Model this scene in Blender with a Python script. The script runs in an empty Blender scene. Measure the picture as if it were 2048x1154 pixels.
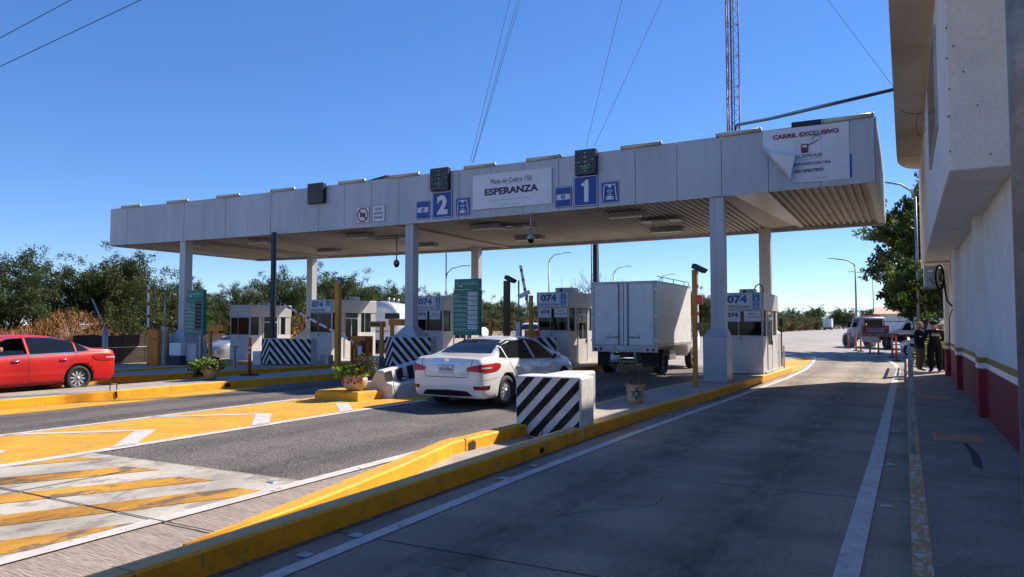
import bpy, bmesh, math, random
import numpy as np
from mathutils import Vector, Matrix
from mathutils.bvhtree import BVHTree
from math import radians as R, sin, cos, pi

SC = bpy.context.scene
COL = SC.collection
random.seed(7)

# ------------------------------------------------------------------ camera, light, exposure
cam_d = bpy.data.cameras.new('camera')
cam_d.sensor_width = 36.0
cam_d.lens = 25.56
cam_d.clip_start = 0.1
cam_d.clip_end = 9000
cam = bpy.data.objects.new('camera', cam_d)
COL.objects.link(cam)
cam.location = (0, 0, 1.8)
cam.rotation_euler = (R(90 + 2.835), 0, R(28.396))
SC.camera = cam

SUN_AZ = math.atan2(0.61, 1.12)      # from +Y towards +X
SUN_EL = math.atan(1 / 1.275)
world = bpy.data.worlds.new('World')
SC.world = world
world.use_nodes = True
wn = world.node_tree
wn.nodes.clear()
w_out = wn.nodes.new('ShaderNodeOutputWorld')
w_bg = wn.nodes.new('ShaderNodeBackground')
w_sky = wn.nodes.new('ShaderNodeTexSky')
w_sky.sky_type = 'NISHITA'
w_sky.sun_disc = False
w_sky.sun_elevation = SUN_EL
w_sky.sun_rotation = SUN_AZ
w_sky.altitude = 0
w_sky.air_density = 0.7
w_sky.dust_density = 0.0
w_sky.ozone_density = 6.0
w_bg.inputs['Strength'].default_value = 0.156
w_hs = wn.nodes.new('ShaderNodeHueSaturation')
w_hs.inputs['Hue'].default_value = 0.512
w_hs.inputs['Saturation'].default_value = 1.3
w_gm = wn.nodes.new('ShaderNodeGamma')
w_gm.inputs['Gamma'].default_value = 0.72
wn.links.new(w_sky.outputs[0], w_gm.inputs['Color'])
wn.links.new(w_gm.outputs[0], w_hs.inputs['Color'])
wn.links.new(w_hs.outputs[0], w_bg.inputs[0])
wn.links.new(w_bg.outputs[0], w_out.inputs[0])

sun_d = bpy.data.lights.new('sun', 'SUN')
sun_d.energy = 4.5
sun_d.angle = R(0.53)
sun_d.color = (1.0, 0.90, 0.77)
sun = bpy.data.objects.new('sun', sun_d)
COL.objects.link(sun)
sd = Vector((sin(SUN_AZ) * cos(SUN_EL), cos(SUN_AZ) * cos(SUN_EL), sin(SUN_EL)))
sun.rotation_euler = sd.to_track_quat('Z', 'Y').to_euler()
sun.location = (0, 0, 60)

SC.view_settings.view_transform = 'Standard'
SC.view_settings.look = 'None'
SC.view_settings.exposure = 0.9
SC.view_settings.gamma = 1.0
SC.cycles.max_bounces = 6
SC.cycles.transparent_max_bounces = 8

# ------------------------------------------------------------------ materials
MATS = {}

def mat(name, rgb, rough=0.6, metal=0.0, var=0.12, scale=2.5, bump=0.0, bscale=60, rgb2=None,
        coat=0.0, stretch=(1, 1, 1), spec=0.5, fine=0.0, emit=0.0, lo=0.4, hi=0.65):
    """principled material: large mottling towards rgb2 (or a darker shade) plus fine grain"""
    if name in MATS:
        return MATS[name]
    m = bpy.data.materials.new(name)
    m.use_nodes = True
    nt = m.node_tree
    b = nt.nodes['Principled BSDF']
    b.inputs['Roughness'].default_value = rough
    b.inputs['Metallic'].default_value = metal
    b.inputs['Coat Weight'].default_value = coat
    b.inputs['Coat Roughness'].default_value = 0.04
    b.inputs['Specular IOR Level'].default_value = spec
    c1 = tuple(rgb) + (1,)
    if rgb2 is None:
        rgb2 = tuple(max(0, c * (1 - var * 2.2)) for c in rgb)
    c2 = tuple(rgb2) + (1,)
    tc = nt.nodes.new('ShaderNodeTexCoord')
    mp = nt.nodes.new('ShaderNodeMapping')
    mp.inputs['Scale'].default_value = stretch
    nt.links.new(tc.outputs['Object'], mp.inputs['Vector'])
    n = nt.nodes.new('ShaderNodeTexNoise')
    n.inputs['Scale'].default_value = scale
    n.inputs['Detail'].default_value = 7
    n.inputs['Roughness'].default_value = 0.62
    nt.links.new(mp.outputs[0], n.inputs['Vector'])
    r = nt.nodes.new('ShaderNodeValToRGB')
    r.color_ramp.elements[0].position = lo
    r.color_ramp.elements[1].position = hi
    r.color_ramp.elements[0].color = c1
    r.color_ramp.elements[1].color = c2
    nt.links.new(n.outputs['Fac'], r.inputs['Fac'])
    last = r.outputs['Color']
    if fine > 0:
        f = nt.nodes.new('ShaderNodeTexNoise')
        f.inputs['Scale'].default_value = bscale
        f.inputs['Detail'].default_value = 4
        nt.links.new(mp.outputs[0], f.inputs['Vector'])
        mr = nt.nodes.new('ShaderNodeMapRange')
        mr.inputs['From Min'].default_value = 0.3
        mr.inputs['From Max'].default_value = 0.7
        mr.inputs['To Min'].default_value = 1 - fine
        mr.inputs['To Max'].default_value = 1 + fine
        nt.links.new(f.outputs['Fac'], mr.inputs['Value'])
        mx = nt.nodes.new('ShaderNodeVectorMath')
        mx.operation = 'SCALE'
        nt.links.new(last, mx.inputs[0])
        nt.links.new(mr.outputs[0], mx.inputs['Scale'])
        last = mx.outputs[0]
    nt.links.new(last, b.inputs['Base Color'])
    if emit > 0:
        nt.links.new(last, b.inputs['Emission Color'])
        b.inputs['Emission Strength'].default_value = emit
    if bump > 0:
        bn = nt.nodes.new('ShaderNodeTexNoise')
        bn.inputs['Scale'].default_value = bscale
        bn.inputs['Detail'].default_value = 5
        nt.links.new(mp.outputs[0], bn.inputs['Vector'])
        bp = nt.nodes.new('ShaderNodeBump')
        bp.inputs['Strength'].default_value = bump
        bp.inputs['Distance'].default_value = 0.02
        nt.links.new(bn.outputs['Fac'], bp.inputs['Height'])
        nt.links.new(bp.outputs[0], b.inputs['Normal'])
    MATS[name] = m
    return m


def wear_paint(name, paint, under, amount=0.5, scale=5, rough=0.7, stretch=(1, 1, 1), dark=None, fscale=90):
    """paint worn through to the surface below in ragged flecks, with dark scuffs"""
    if name in MATS:
        return MATS[name]
    m = mat(name, paint, rough=rough, var=0.1, scale=scale, bump=0.25, bscale=fscale, fine=0.12, stretch=stretch)
    nt = m.node_tree
    b = nt.nodes['Principled BSDF']
    old = b.inputs['Base Color'].links[0].from_socket
    mp = [n for n in nt.nodes if n.type == 'MAPPING'][0]
    n1 = nt.nodes.new('ShaderNodeTexNoise'); n1.inputs['Scale'].default_value = scale * 1.7
    n1.inputs['Detail'].default_value = 10; n1.inputs['Roughness'].default_value = 0.72
    nt.links.new(mp.outputs[0], n1.inputs['Vector'])
    r1 = nt.nodes.new('ShaderNodeValToRGB')
    r1.color_ramp.elements[0].position = 0.5 + (1 - amount) * 0.12
    r1.color_ramp.elements[1].position = 0.56 + (1 - amount) * 0.12
    nt.links.new(n1.outputs['Fac'], r1.inputs['Fac'])
    mx = nt.nodes.new('ShaderNodeMix'); mx.data_type = 'RGBA'
    nt.links.new(r1.outputs['Color'], mx.inputs[0])
    nt.links.new(old, mx.inputs[6])
    mx.inputs[7].default_value = tuple(under) + (1,)
    nt.links.new(mx.outputs[2], b.inputs['Base Color'])
    return m


M = dict(
    grit=mat('grit', (0.10, 0.08, 0.06), 0.95, rgb2=(0.2, 0.16, 0.12), scale=9),
    asphalt=mat('asphalt', (0.155, 0.135, 0.122), 0.85, var=0.0, rgb2=(0.105, 0.092, 0.084), scale=1.3, bump=1.0, bscale=38, fine=0.75, stretch=(1, 0.8, 1)),
    concrete_road=mat('concrete_road', (0.36, 0.325, 0.29), 0.85, rgb2=(0.25, 0.22, 0.195), scale=0.9, bump=0.8, bscale=90, fine=0.28, stretch=(0.8, 1.3, 1)),
    concrete_lane=mat('concrete_lane', (0.34, 0.275, 0.215), 0.85, rgb2=(0.235, 0.19, 0.15), scale=0.55, bump=0.7, bscale=62, fine=0.42, stretch=(0.55, 1.25, 1), lo=0.42, hi=0.6),
    ribbed=mat('ribbed_concrete', (0.38, 0.31, 0.265), 0.85, rgb2=(0.30, 0.245, 0.21), scale=2, bump=1.0, bscale=22, fine=0.3, stretch=(0.35, 4, 1)),
    far_road=mat('far_road', (0.36, 0.33, 0.295), 0.85, rgb2=(0.22, 0.20, 0.18), scale=0.15, fine=0.15, bscale=20),
    tyre_dark=mat('tyre_dark', (0.075, 0.068, 0.064), 0.85, rgb2=(0.11, 0.10, 0.095), scale=2, fine=0.4, bump=0.7, stretch=(1, .2, 1)),
    pavement=mat('pavement', (0.30, 0.265, 0.23), 0.9, rgb2=(0.20, 0.175, 0.15), scale=1.4, bump=0.6, bscale=70, fine=0.4),
    island_top=mat('island_concrete', (0.40, 0.355, 0.31), 0.85, rgb2=(0.29, 0.255, 0.22), scale=1.6, bump=0.35, bscale=70, fine=0.18),
    dirt=mat('dirt', (0.28, 0.22, 0.15), 0.95, rgb2=(0.17, 0.13, 0.08), scale=0.4, bump=0.5, bscale=6, fine=0.3),
    kerb=wear_paint('kerb_yellow', (0.90, 0.41, 0.004), (0.42, 0.24, 0.09), 0.35, 3.2, 0.7),
    kerb_top=wear_paint('kerb_top_yellow', (0.66, 0.42, 0.16), (0.46, 0.34, 0.22), 0.7, 3.0, 0.75),
    road_yellow=wear_paint('road_yellow', (0.70, 0.36, 0.03), (0.36, 0.24, 0.12), 0.42, 2.2, 0.8),
    road_yellow2=wear_paint('stripe_yellow', (0.64, 0.32, 0.03), (0.20, 0.14, 0.08), 0.9, 1.6, 0.8, stretch=(1, 0.5, 1)),
    road_white=wear_paint('road_white', (0.62, 0.58, 0.54), (0.3, 0.26, 0.23), 0.35, 3.5, 0.8),
    road_white2=wear_paint('stripe_white', (0.54, 0.50, 0.43), (0.32, 0.28, 0.24), 0.9, 1.9, 0.8, stretch=(1, 0.6, 1), fscale=60),
    kerb_worn=wear_paint('kerb_worn', (0.50, 0.29, 0.12), (0.56, 0.50, 0.43), 0.95, 6.5, 0.8, stretch=(2.2, 0.8, 1)),
    joint=mat('joint', (0.05, 0.045, 0.04), 0.9),
    tar=mat('tar', (0.055, 0.05, 0.05), 0.9),
    stucco=mat('stucco', (0.84, 0.80, 0.75), 0.9, rgb2=(0.72, 0.68, 0.62), scale=1.1, bump=0.9, bscale=42, fine=0.09, lo=.42, hi=.75),
    cream=mat('cream_render', (0.66, 0.58, 0.45), 0.9, rgb2=(0.58, 0.49, 0.36), scale=0.7, bump=0.4, bscale=50),
    maroon=mat('maroon', (0.28, 0.022, 0.028), 0.75, rgb2=(0.17, 0.014, 0.022), scale=2, bump=0.3, bscale=50),
    gold=mat('gold_band', (0.40, 0.235, 0.06), 0.75, rgb2=(0.33, 0.19, 0.05)),
    panel=mat('aluminium_panel', (0.46, 0.465, 0.48), 0.42, 0.12, rgb2=(0.38, 0.385, 0.395), scale=0.8, fine=0.05, bscale=4, stretch=(1, 1, 0.2)),
    panel_dark=mat('panel_dark', (0.30, 0.31, 0.33), 0.5, 0.15),
    booth=mat('booth_panel', (0.46, 0.455, 0.44), 0.45, 0.15, rgb2=(0.38, 0.375, 0.36), scale=0.8, fine=0.03),
    booth_low=mat('booth_lower', (0.62, 0.61, 0.60), 0.5, 0.0, rgb2=(0.52, 0.50, 0.48), scale=1.2),
    soffit=mat('soffit_sheet', (0.38, 0.355, 0.33), 0.65, 0.1, rgb2=(0.25, 0.225, 0.20), scale=0.5, fine=0.1, bscale=15, stretch=(1, 0.3, 1)),
    black=mat('black_plastic', (0.012, 0.012, 0.013), 0.4),
    blackmetal=mat('black_metal', (0.02, 0.021, 0.023), 0.45, 0.3),
    blackpaint=mat('black_paint', (0.020, 0.016, 0.015), 0.9, spec=0.15, var=0.2, rgb2=(0.05, 0.042, 0.038), scale=5, bump=0.2),
    whitepaint=wear_paint('white_paint', (0.68, 0.67, 0.66), (0.48, 0.45, 0.42), 0.12, 5.0, 0.65),
    white=mat('white_smooth', (0.80, 0.79, 0.77), 0.4, rgb2=(0.72, 0.70, 0.67)),
    signwhite=mat('sign_white', (0.72, 0.73, 0.75), 0.5, rgb2=(0.64, 0.65, 0.67), scale=1),
    signblue=mat('sign_blue', (0.012, 0.06, 0.30), 0.45, var=0.15),
    blue=mat('number_blue', (0.02, 0.11, 0.42), 0.5),
    lightblue=mat('light_blue', (0.03, 0.20, 0.52), 0.5),
    navy=mat('navy_ink', (0.03, 0.04, 0.075), 0.6),
    grey_ink=mat('grey_ink', (0.30, 0.31, 0.33), 0.6),
    red=mat('red_paint', (0.42, 0.02, 0.02), 0.5),
    redink=mat('maroon_ink', (0.25, 0.02, 0.04), 0.6),
    green_sign=mat('green_sign', (0.010, 0.19, 0.12), 0.5, rgb2=(0.008, 0.16, 0.10)),
    tube=mat('lamp_tube', (0.58, 0.55, 0.42), 0.4, rgb2=(0.45, 0.42, 0.3), scale=4),
    steel=mat('galvanised_steel', (0.30, 0.31, 0.32), 0.5, 0.6, rgb2=(0.20, 0.21, 0.22), scale=6, fine=0.12, bscale=30),
    steel_light=mat('light_steel', (0.45, 0.46, 0.47), 0.45, 0.5),
    pole_yellow=mat('pole_yellow', (0.66, 0.27, 0.015), 0.55, rgb2=(0.50, 0.19, 0.015), scale=3),
    orange=mat('cabinet_orange', (0.75, 0.23, 0.012), 0.5, rgb2=(0.62, 0.17, 0.012)),
    post_orange=mat('delineator_orange', (0.66, 0.10, 0.02), 0.5, rgb2=(0.5, 0.08, 0.02)),
    refl=mat('reflector_white', (0.7, 0.7, 0.7), 0.35),
    rubber=mat('rubber', (0.018, 0.018, 0.018), 0.75, rgb2=(0.035, 0.033, 0.03)),
    glass=mat('dark_glass', (0.006, 0.007, 0.008), 0.08, spec=0.18),
    glass_car=mat('car_glass', (0.012, 0.014, 0.016), 0.04, spec=0.6, coat=0.0),
    terracotta=mat('terracotta', (0.52, 0.30, 0.16), 0.6, rgb2=(0.42, 0.22, 0.11), scale=5),
    cream_pot=mat('glazed_cream', (0.55, 0.42, 0.28), 0.4, rgb2=(0.45, 0.33, 0.2), scale=6),
    teal=mat('teal_glaze', (0.02, 0.16, 0.24), 0.35),
    yellow_glaze=mat('yellow_glaze', (0.6, 0.3, 0.03), 0.35),
    soil=mat('soil', (0.05, 0.035, 0.022), 0.95),
    wood=mat('wooden_fence', (0.062, 0.042, 0.03), 0.85, rgb2=(0.03, 0.02, 0.015), scale=1.5, stretch=(1, 0.6, 6), fine=0.2),
    wallbrown=mat('block_wall', (0.42, 0.27, 0.16), 0.9, rgb2=(0.30, 0.19, 0.11), scale=1.2, stretch=(1, 1, 4), fine=0.15, bscale=12),
    bark=mat('bark', (0.14, 0.10, 0.07), 0.9, rgb2=(0.08, 0.06, 0.045), scale=8),
    drygrass=mat('dry_grass', (0.62, 0.31, 0.12), 0.9, rgb2=(0.36, 0.15, 0.05), scale=1),
    car_red=mat('red_car_paint', (0.58, 0.014, 0.012), 0.4, 0.0, var=0.03, coat=0.6, spec=0.35),
    car_white=mat('white_car_paint', (0.78, 0.77, 0.74), 0.3, var=0.02, coat=0.8),
    ambulance=mat('ambulance_paint', (0.50, 0.47, 0.42), 0.4),
    truck_cab=mat('tow_cab_paint', (0.36, 0.36, 0.37), 0.4),
    car_silver=mat('silver_car_paint', (0.42, 0.43, 0.44), 0.3, 0.4, var=0.03, coat=0.8),
    chrome=mat('chrome', (0.75, 0.75, 0.76), 0.15, 1.0, var=0.0),
    alloy=mat('alloy', (0.68, 0.68, 0.69), 0.3, 0.35, var=0.05),
    lamp_red=mat('lamp_red', (0.50, 0.012, 0.012), 0.3, spec=0.3, coat=0.15),
    lamp_clear=mat('lamp_clear', (0.6, 0.6, 0.62), 0.12, 0.2, coat=1.0),
    gap=mat('panel_gap', (0.03, 0.03, 0.03), 0.8),
    skin=mat('skin', (0.38, 0.20, 0.13), 0.6),
    cloth_navy=mat('navy_cloth', (0.008, 0.011, 0.022), 0.85, spec=0.2),
    cloth_dark=mat('dark_cloth', (0.006, 0.007, 0.012), 0.85, spec=0.2),
    brownpost=mat('brown_post', (0.13, 0.075, 0.035), 0.6),
    cloth_green=mat('hivis_yellow', (0.50, 0.65, 0.05), 0.8),
    cloth_olive=mat('olive_cloth', (0.055, 0.048, 0.038), 0.85),
    grille=mat('grate', (0.60, 0.33, 0.15), 0.8, rgb2=(0.45, 0.25, 0.12), scale=8),
    led_green=mat('led_green', (0.03, 0.30, 0.06), 0.4, emit=0.25, var=0),
    led_dim=mat('led_dim', (0.12, 0.20, 0.03), 0.4, emit=0.15, var=0),
    mast_red=mat('mast_red', (0.30, 0.07, 0.035), 0.6, rgb2=(0.2, 0.06, 0.03)),
    roof_peach=mat('roof_peach', (0.62, 0.42, 0.28), 0.7),
)


def leafmat(name, a, b):
    m = mat(name, a, 0.6, rgb2=b, scale=0.9, fine=0.35, bscale=9, spec=0.25, lo=0.38, hi=0.62)
    nt = m.node_tree
    bs = nt.nodes['Principled BSDF']
    src = bs.inputs['Base Color'].links[0].from_socket
    tr = nt.nodes.new('ShaderNodeBsdfTranslucent')
    nt.links.new(src, tr.inputs['Color'])
    ms = nt.nodes.new('ShaderNodeMixShader')
    ms.inputs[0].default_value = 0.3
    out = [n for n in nt.nodes if n.type == 'OUTPUT_MATERIAL'][0]
    nt.links.new(bs.outputs[0], ms.inputs[1]); nt.links.new(tr.outputs[0], ms.inputs[2])
    nt.links.new(ms.outputs[0], out.inputs['Surface'])
    return m


M['leaf_olive'] = leafmat('leaf_olive', (0.065, 0.088, 0.028), (0.12, 0.13, 0.045))
M['leaf_green'] = leafmat('leaf_green', (0.065, 0.092, 0.026), (0.10, 0.14, 0.035))
M['leaf_dark'] = leafmat('leaf_dark', (0.034, 0.054, 0.017), (0.062, 0.085, 0.026))
M['leaf_bright'] = leafmat('leaf_bright', (0.26, 0.40, 0.05), (0.36, 0.46, 0.09))
M['petal'] = leafmat('petal', (0.45, 0.04, 0.18), (0.6, 0.10, 0.3))
M['straw'] = leafmat('straw', (0.62, 0.31, 0.12), (0.36, 0.15, 0.05))


def tyre_paths(m, centres, width, dark, lo=0.35, hi=0.7, nscale=1.6, stretch=(1, .12, 1)):
    """worn rubber bands along the lanes (they belong to the surface), broken up by noise"""
    nt = m.node_tree; b = nt.nodes['Principled BSDF']; src = b.inputs['Base Color'].links[0].from_socket
    tc = nt.nodes.new('ShaderNodeTexCoord'); sp = nt.nodes.new('ShaderNodeSeparateXYZ'); nt.links.new(tc.outputs['Object'], sp.inputs[0])
    acc = None
    for c in centres:
        a = nt.nodes.new('ShaderNodeMath'); a.operation = 'SUBTRACT'; nt.links.new(sp.outputs['X'], a.inputs[0]); a.inputs[1].default_value = c
        ab = nt.nodes.new('ShaderNodeMath'); ab.operation = 'ABSOLUTE'; nt.links.new(a.outputs[0], ab.inputs[0])
        mr = nt.nodes.new('ShaderNodeMapRange'); mr.interpolation_type = 'SMOOTHSTEP'; mr.inputs['From Min'].default_value = width; mr.inputs['From Max'].default_value = 0.0
        nt.links.new(ab.outputs[0], mr.inputs['Value'])
        if acc is None: acc = mr.outputs[0]
        else:
            mx = nt.nodes.new('ShaderNodeMath'); mx.operation = 'MAXIMUM'; nt.links.new(acc, mx.inputs[0]); nt.links.new(mr.outputs[0], mx.inputs[1]); acc = mx.outputs[0]
    mp = nt.nodes.new('ShaderNodeMapping'); mp.inputs['Scale'].default_value = stretch; nt.links.new(tc.outputs['Object'], mp.inputs[0])
    n = nt.nodes.new('ShaderNodeTexNoise'); n.inputs['Scale'].default_value = nscale; n.inputs['Detail'].default_value = 8; n.inputs['Roughness'].default_value = .7; nt.links.new(mp.outputs[0], n.inputs['Vector'])
    r = nt.nodes.new('ShaderNodeMapRange'); r.inputs['From Min'].default_value = lo; r.inputs['From Max'].default_value = hi; nt.links.new(n.outputs['Fac'], r.inputs['Value'])
    mu = nt.nodes.new('ShaderNodeMath'); mu.operation = 'MULTIPLY'; nt.links.new(acc, mu.inputs[0]); nt.links.new(r.outputs[0], mu.inputs[1])
    mix = nt.nodes.new('ShaderNodeMix'); mix.data_type = 'RGBA'; mix.blend_type = 'MULTIPLY'; nt.links.new(mu.outputs[0], mix.inputs[0]); nt.links.new(src, mix.inputs[6]); mix.inputs[7].default_value = tuple(dark) + (1,)
    nt.links.new(mix.outputs[2], b.inputs['Base Color'])


tyre_paths(M['concrete_lane'], [-3.05, -1.45], 0.8, (0.42, 0.42, 0.42), .3, .62, 4.5, (1, .3, 1))
tyre_paths(M['asphalt'], [-8.45, -6.75, -14.1, -12.5, -20.0, -18.4], 0.6, (0.5, 0.5, 0.5), .3, .6)
tyre_paths(M['road_yellow2'], [-8.5, -6.7], 1.0, (0.34, 0.28, 0.24), .36, .64, 2.2, (1, .3, 1))
tyre_paths(M['road_white2'], [-8.5, -6.7], 0.9, (0.62, 0.60, 0.60), .35, .65, 2.2, (1, .3, 1))
tyre_paths(M['ribbed'], [-8.5, -6.7], 0.8, (0.7, 0.68, 0.66), .3, .7)


def hx(X):
    """height of the road surface: crowned between the middle lanes, falling to the left"""
    return float(np.interp(X, [-34, -27.5, -21.5, -17, -15.6, -12, -9.4, -4.6], [-.15, -.1, .04, .1, .12, .14, .14, 0]))


# ------------------------------------------------------------------ mesh builder
class MB:
    def __init__(self):
        self.v = []; self.f = []; self.m = []; self.mats = []; self.mi = 0; self.sm = []; self.smooth = False
        self.T = None

    def use(self, mname, smooth=None):
        m = M[mname] if isinstance(mname, str) else mname
        if m not in self.mats:
            self.mats.append(m)
        self.mi = self.mats.index(m)
        if smooth is not None:
            self.smooth = smooth
        return self

    def add(self, vs, fs):
        o = len(self.v)
        if self.T is not None:
            vs = [tuple(self.T @ Vector(p)) for p in vs]
        self.v.extend([tuple(p) for p in vs])
        for f in fs:
            self.f.append([i + o for i in f]); self.m.append(self.mi); self.sm.append(self.smooth)
        return self

    def box(self, x0, x1, y0, y1, z0, z1):
        if x0 > x1: x0, x1 = x1, x0
        if y0 > y1: y0, y1 = y1, y0
        if z0 > z1: z0, z1 = z1, z0
        vs = [(x0, y0, z0), (x1, y0, z0), (x1, y1, z0), (x0, y1, z0), (x0, y0, z1), (x1, y0, z1), (x1, y1, z1), (x0, y1, z1)]
        return self.add(vs, [(0, 3, 2, 1), (4, 5, 6, 7), (0, 1, 5, 4), (1, 2, 6, 5), (2, 3, 7, 6), (3, 0, 4, 7)])

    def frustum(self, b0, b1, z0, z1):
        """b=(x0,x1,y0,y1) rectangles at z0 and z1"""
        r = lambda b, z: [(b[0], b[2], z), (b[1], b[2], z), (b[1], b[3], z), (b[0], b[3], z)]
        return self.add(r(b0, z0) + r(b1, z1), [(0, 3, 2, 1), (4, 5, 6, 7), (0, 1, 5, 4), (1, 2, 6, 5), (2, 3, 7, 6), (3, 0, 4, 7)])

    def prism(self, poly, z0, z1):
        """plan polygon (ccw); z0,z1 numbers or functions of (x,y)"""
        n = len(poly)
        a = [(x, y, z0(x, y) if callable(z0) else z0) for x, y in poly]
        b = [(x, y, z1(x, y) if callable(z1) else z1) for x, y in poly]
        return self.add(a + b, [list(range(n - 1, -1, -1)), list(range(n, 2 * n))] + [(i, (i + 1) % n, n + (i + 1) % n, n + i) for i in range(n)])

    def loft(self, rings, close=True, caps=True):
        n = len(rings[0]); vs = [p for r in rings for p in r]; fs = []
        for k in range(len(rings) - 1):
            for i in range(n if close else n - 1):
                j = (i + 1) % n
                fs.append((k * n + i, k * n + j, (k + 1) * n + j, (k + 1) * n + i))
        if caps:
            fs.append(list(range(n - 1, -1, -1))); fs.append([(len(rings) - 1) * n + i for i in range(n)])
        return self.add(vs, fs)

    def tube(self, pts, r, n=8, caps=True):
        pts = [Vector(p) for p in pts]; rr = r if isinstance(r, (list, tuple)) else [r] * len(pts)
        rings = []; prev = None
        for i, p in enumerate(pts):
            d = (pts[min(i + 1, len(pts) - 1)] - pts[max(i - 1, 0)]).normalized()
            if prev is None:
                u = d.cross(Vector((0, 0, 1)))
                if u.length < 0.05: u = d.cross(Vector((1, 0, 0)))
            else:
                u = prev - d * prev.dot(d)
            u.normalize(); prev = u
            w = d.cross(u)
            rings.append([tuple(p + (u * cos(2 * pi * k / n) + w * sin(2 * pi * k / n)) * rr[i]) for k in range(n)])
        s = self.smooth
        self.smooth = n > 5
        self.loft(rings, caps=caps)
        self.smooth = s
        return self

    def cyl(self, x, y, z0, z1, r, n=16, r1=None):
        return self.tube([(x, y, z0), (x, y, z1)], [r, r if r1 is None else r1], n)

    def lathe(self, prof, cx=0, cy=0, cz=0, n=24, axis='Z'):
        rings = []
        for r, h in prof:
            ring = []
            for k in range(n):
                a = 2 * pi * k / n
                if axis == 'Z': ring.append((cx + r * cos(a), cy + r * sin(a), cz + h))
                elif axis == 'Y': ring.append((cx + r * cos(a), cy + h, cz + r * sin(a)))
                else: ring.append((cx + h, cy + r * cos(a), cz + r * sin(a)))
            rings.append(ring)
        s = self.smooth; self.smooth = True
        self.loft(rings, caps=False); self.smooth = s
        return self

    def quad(self, a, b, c, d):
        return self.add([a, b, c, d], [(0, 1, 2, 3)])

    def poly3(self, pts):
        return self.add(pts, [list(range(len(pts)))])

    def build(self, name, parent=None, local=False, bevel=0, sub=0):
        me = bpy.data.meshes.new(name)
        vs = self.v
        if parent is not None and not local:
            L = root_loc(parent)
            vs = [(a - L[0], b - L[1], c - L[2]) for a, b, c in vs]
        me.from_pydata(vs, [], self.f)
        for m in self.mats: me.materials.append(m)
        me.polygons.foreach_set('material_index', self.m)
        me.polygons.foreach_set('use_smooth', self.sm)
        me.update()
        o = bpy.data.objects.new(name, me); COL.objects.link(o)
        if parent is not None: o.parent = parent
        if bevel:
            b = o.modifiers.new('bevel', 'BEVEL'); b.width = bevel; b.segments = 2; b.limit_method = 'ANGLE'; b.angle_limit = R(40)
        if sub:
            s = o.modifiers.new('sub', 'SUBSURF'); s.levels = sub; s.render_levels = sub
        return o


def root_loc(o):
    v = Vector((0, 0, 0))
    while o is not None:
        v += Vector(o.location); o = o.parent
    return v


def tag(o, label=None, cat=None, group=None, kind=None):
    if label: o['label'] = label
    if cat: o['category'] = cat
    if group: o['group'] = group
    if kind: o['kind'] = kind
    return o


def thing(name, label, cat, loc=(0, 0, 0), rz=0, group=None):
    o = bpy.data.objects.new(name, None); COL.objects.link(o)
    o.location = loc; o.rotation_euler = (0, 0, rz); o.empty_display_size = 0.2
    return tag(o, label, cat, group)


def struct(o):
    o['kind'] = 'structure'; return o


def copy_tree(o, parent=None):
    c = o.copy(); COL.objects.link(c); c.parent = parent
    for ch in list(o.children): copy_tree(ch, c)
    return c


# text turned into mesh, in a local frame (u right, v up)
_txt = {}

def text_mesh(s, bold=0.0, spacing=1.0):
    k = (s, bold, spacing)
    if k in _txt: return _txt[k]
    cu = bpy.data.curves.new('txt', 'FONT'); cu.body = s; cu.size = 1.0; cu.offset = bold; cu.resolution_u = 3
    cu.align_x = 'CENTER'; cu.align_y = 'CENTER'; cu.space_character = spacing
    o = bpy.data.objects.new('txt', cu); COL.objects.link(o)
    dg = bpy.context.evaluated_depsgraph_get(); dg.update()
    me = bpy.data.meshes.new_from_object(o.evaluated_get(dg))
    vs = [tuple(v.co) for v in me.vertices]; fs = [tuple(p.vertices) for p in me.polygons]
    bpy.data.objects.remove(o); bpy.data.meshes.remove(me); bpy.data.curves.remove(cu)
    if vs:
        xs = [v[0] for v in vs]; ys = [v[1] for v in vs]
        cx = (min(xs) + max(xs)) / 2; cy = (min(ys) + max(ys)) / 2
        w = max(xs) - min(xs); h = max(ys) - min(ys)
        vs = [(v[0] - cx, v[1] - cy) for v in vs]
    else: w = h = 1
    _txt[k] = (vs, fs, w, h)
    return _txt[k]


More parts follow.
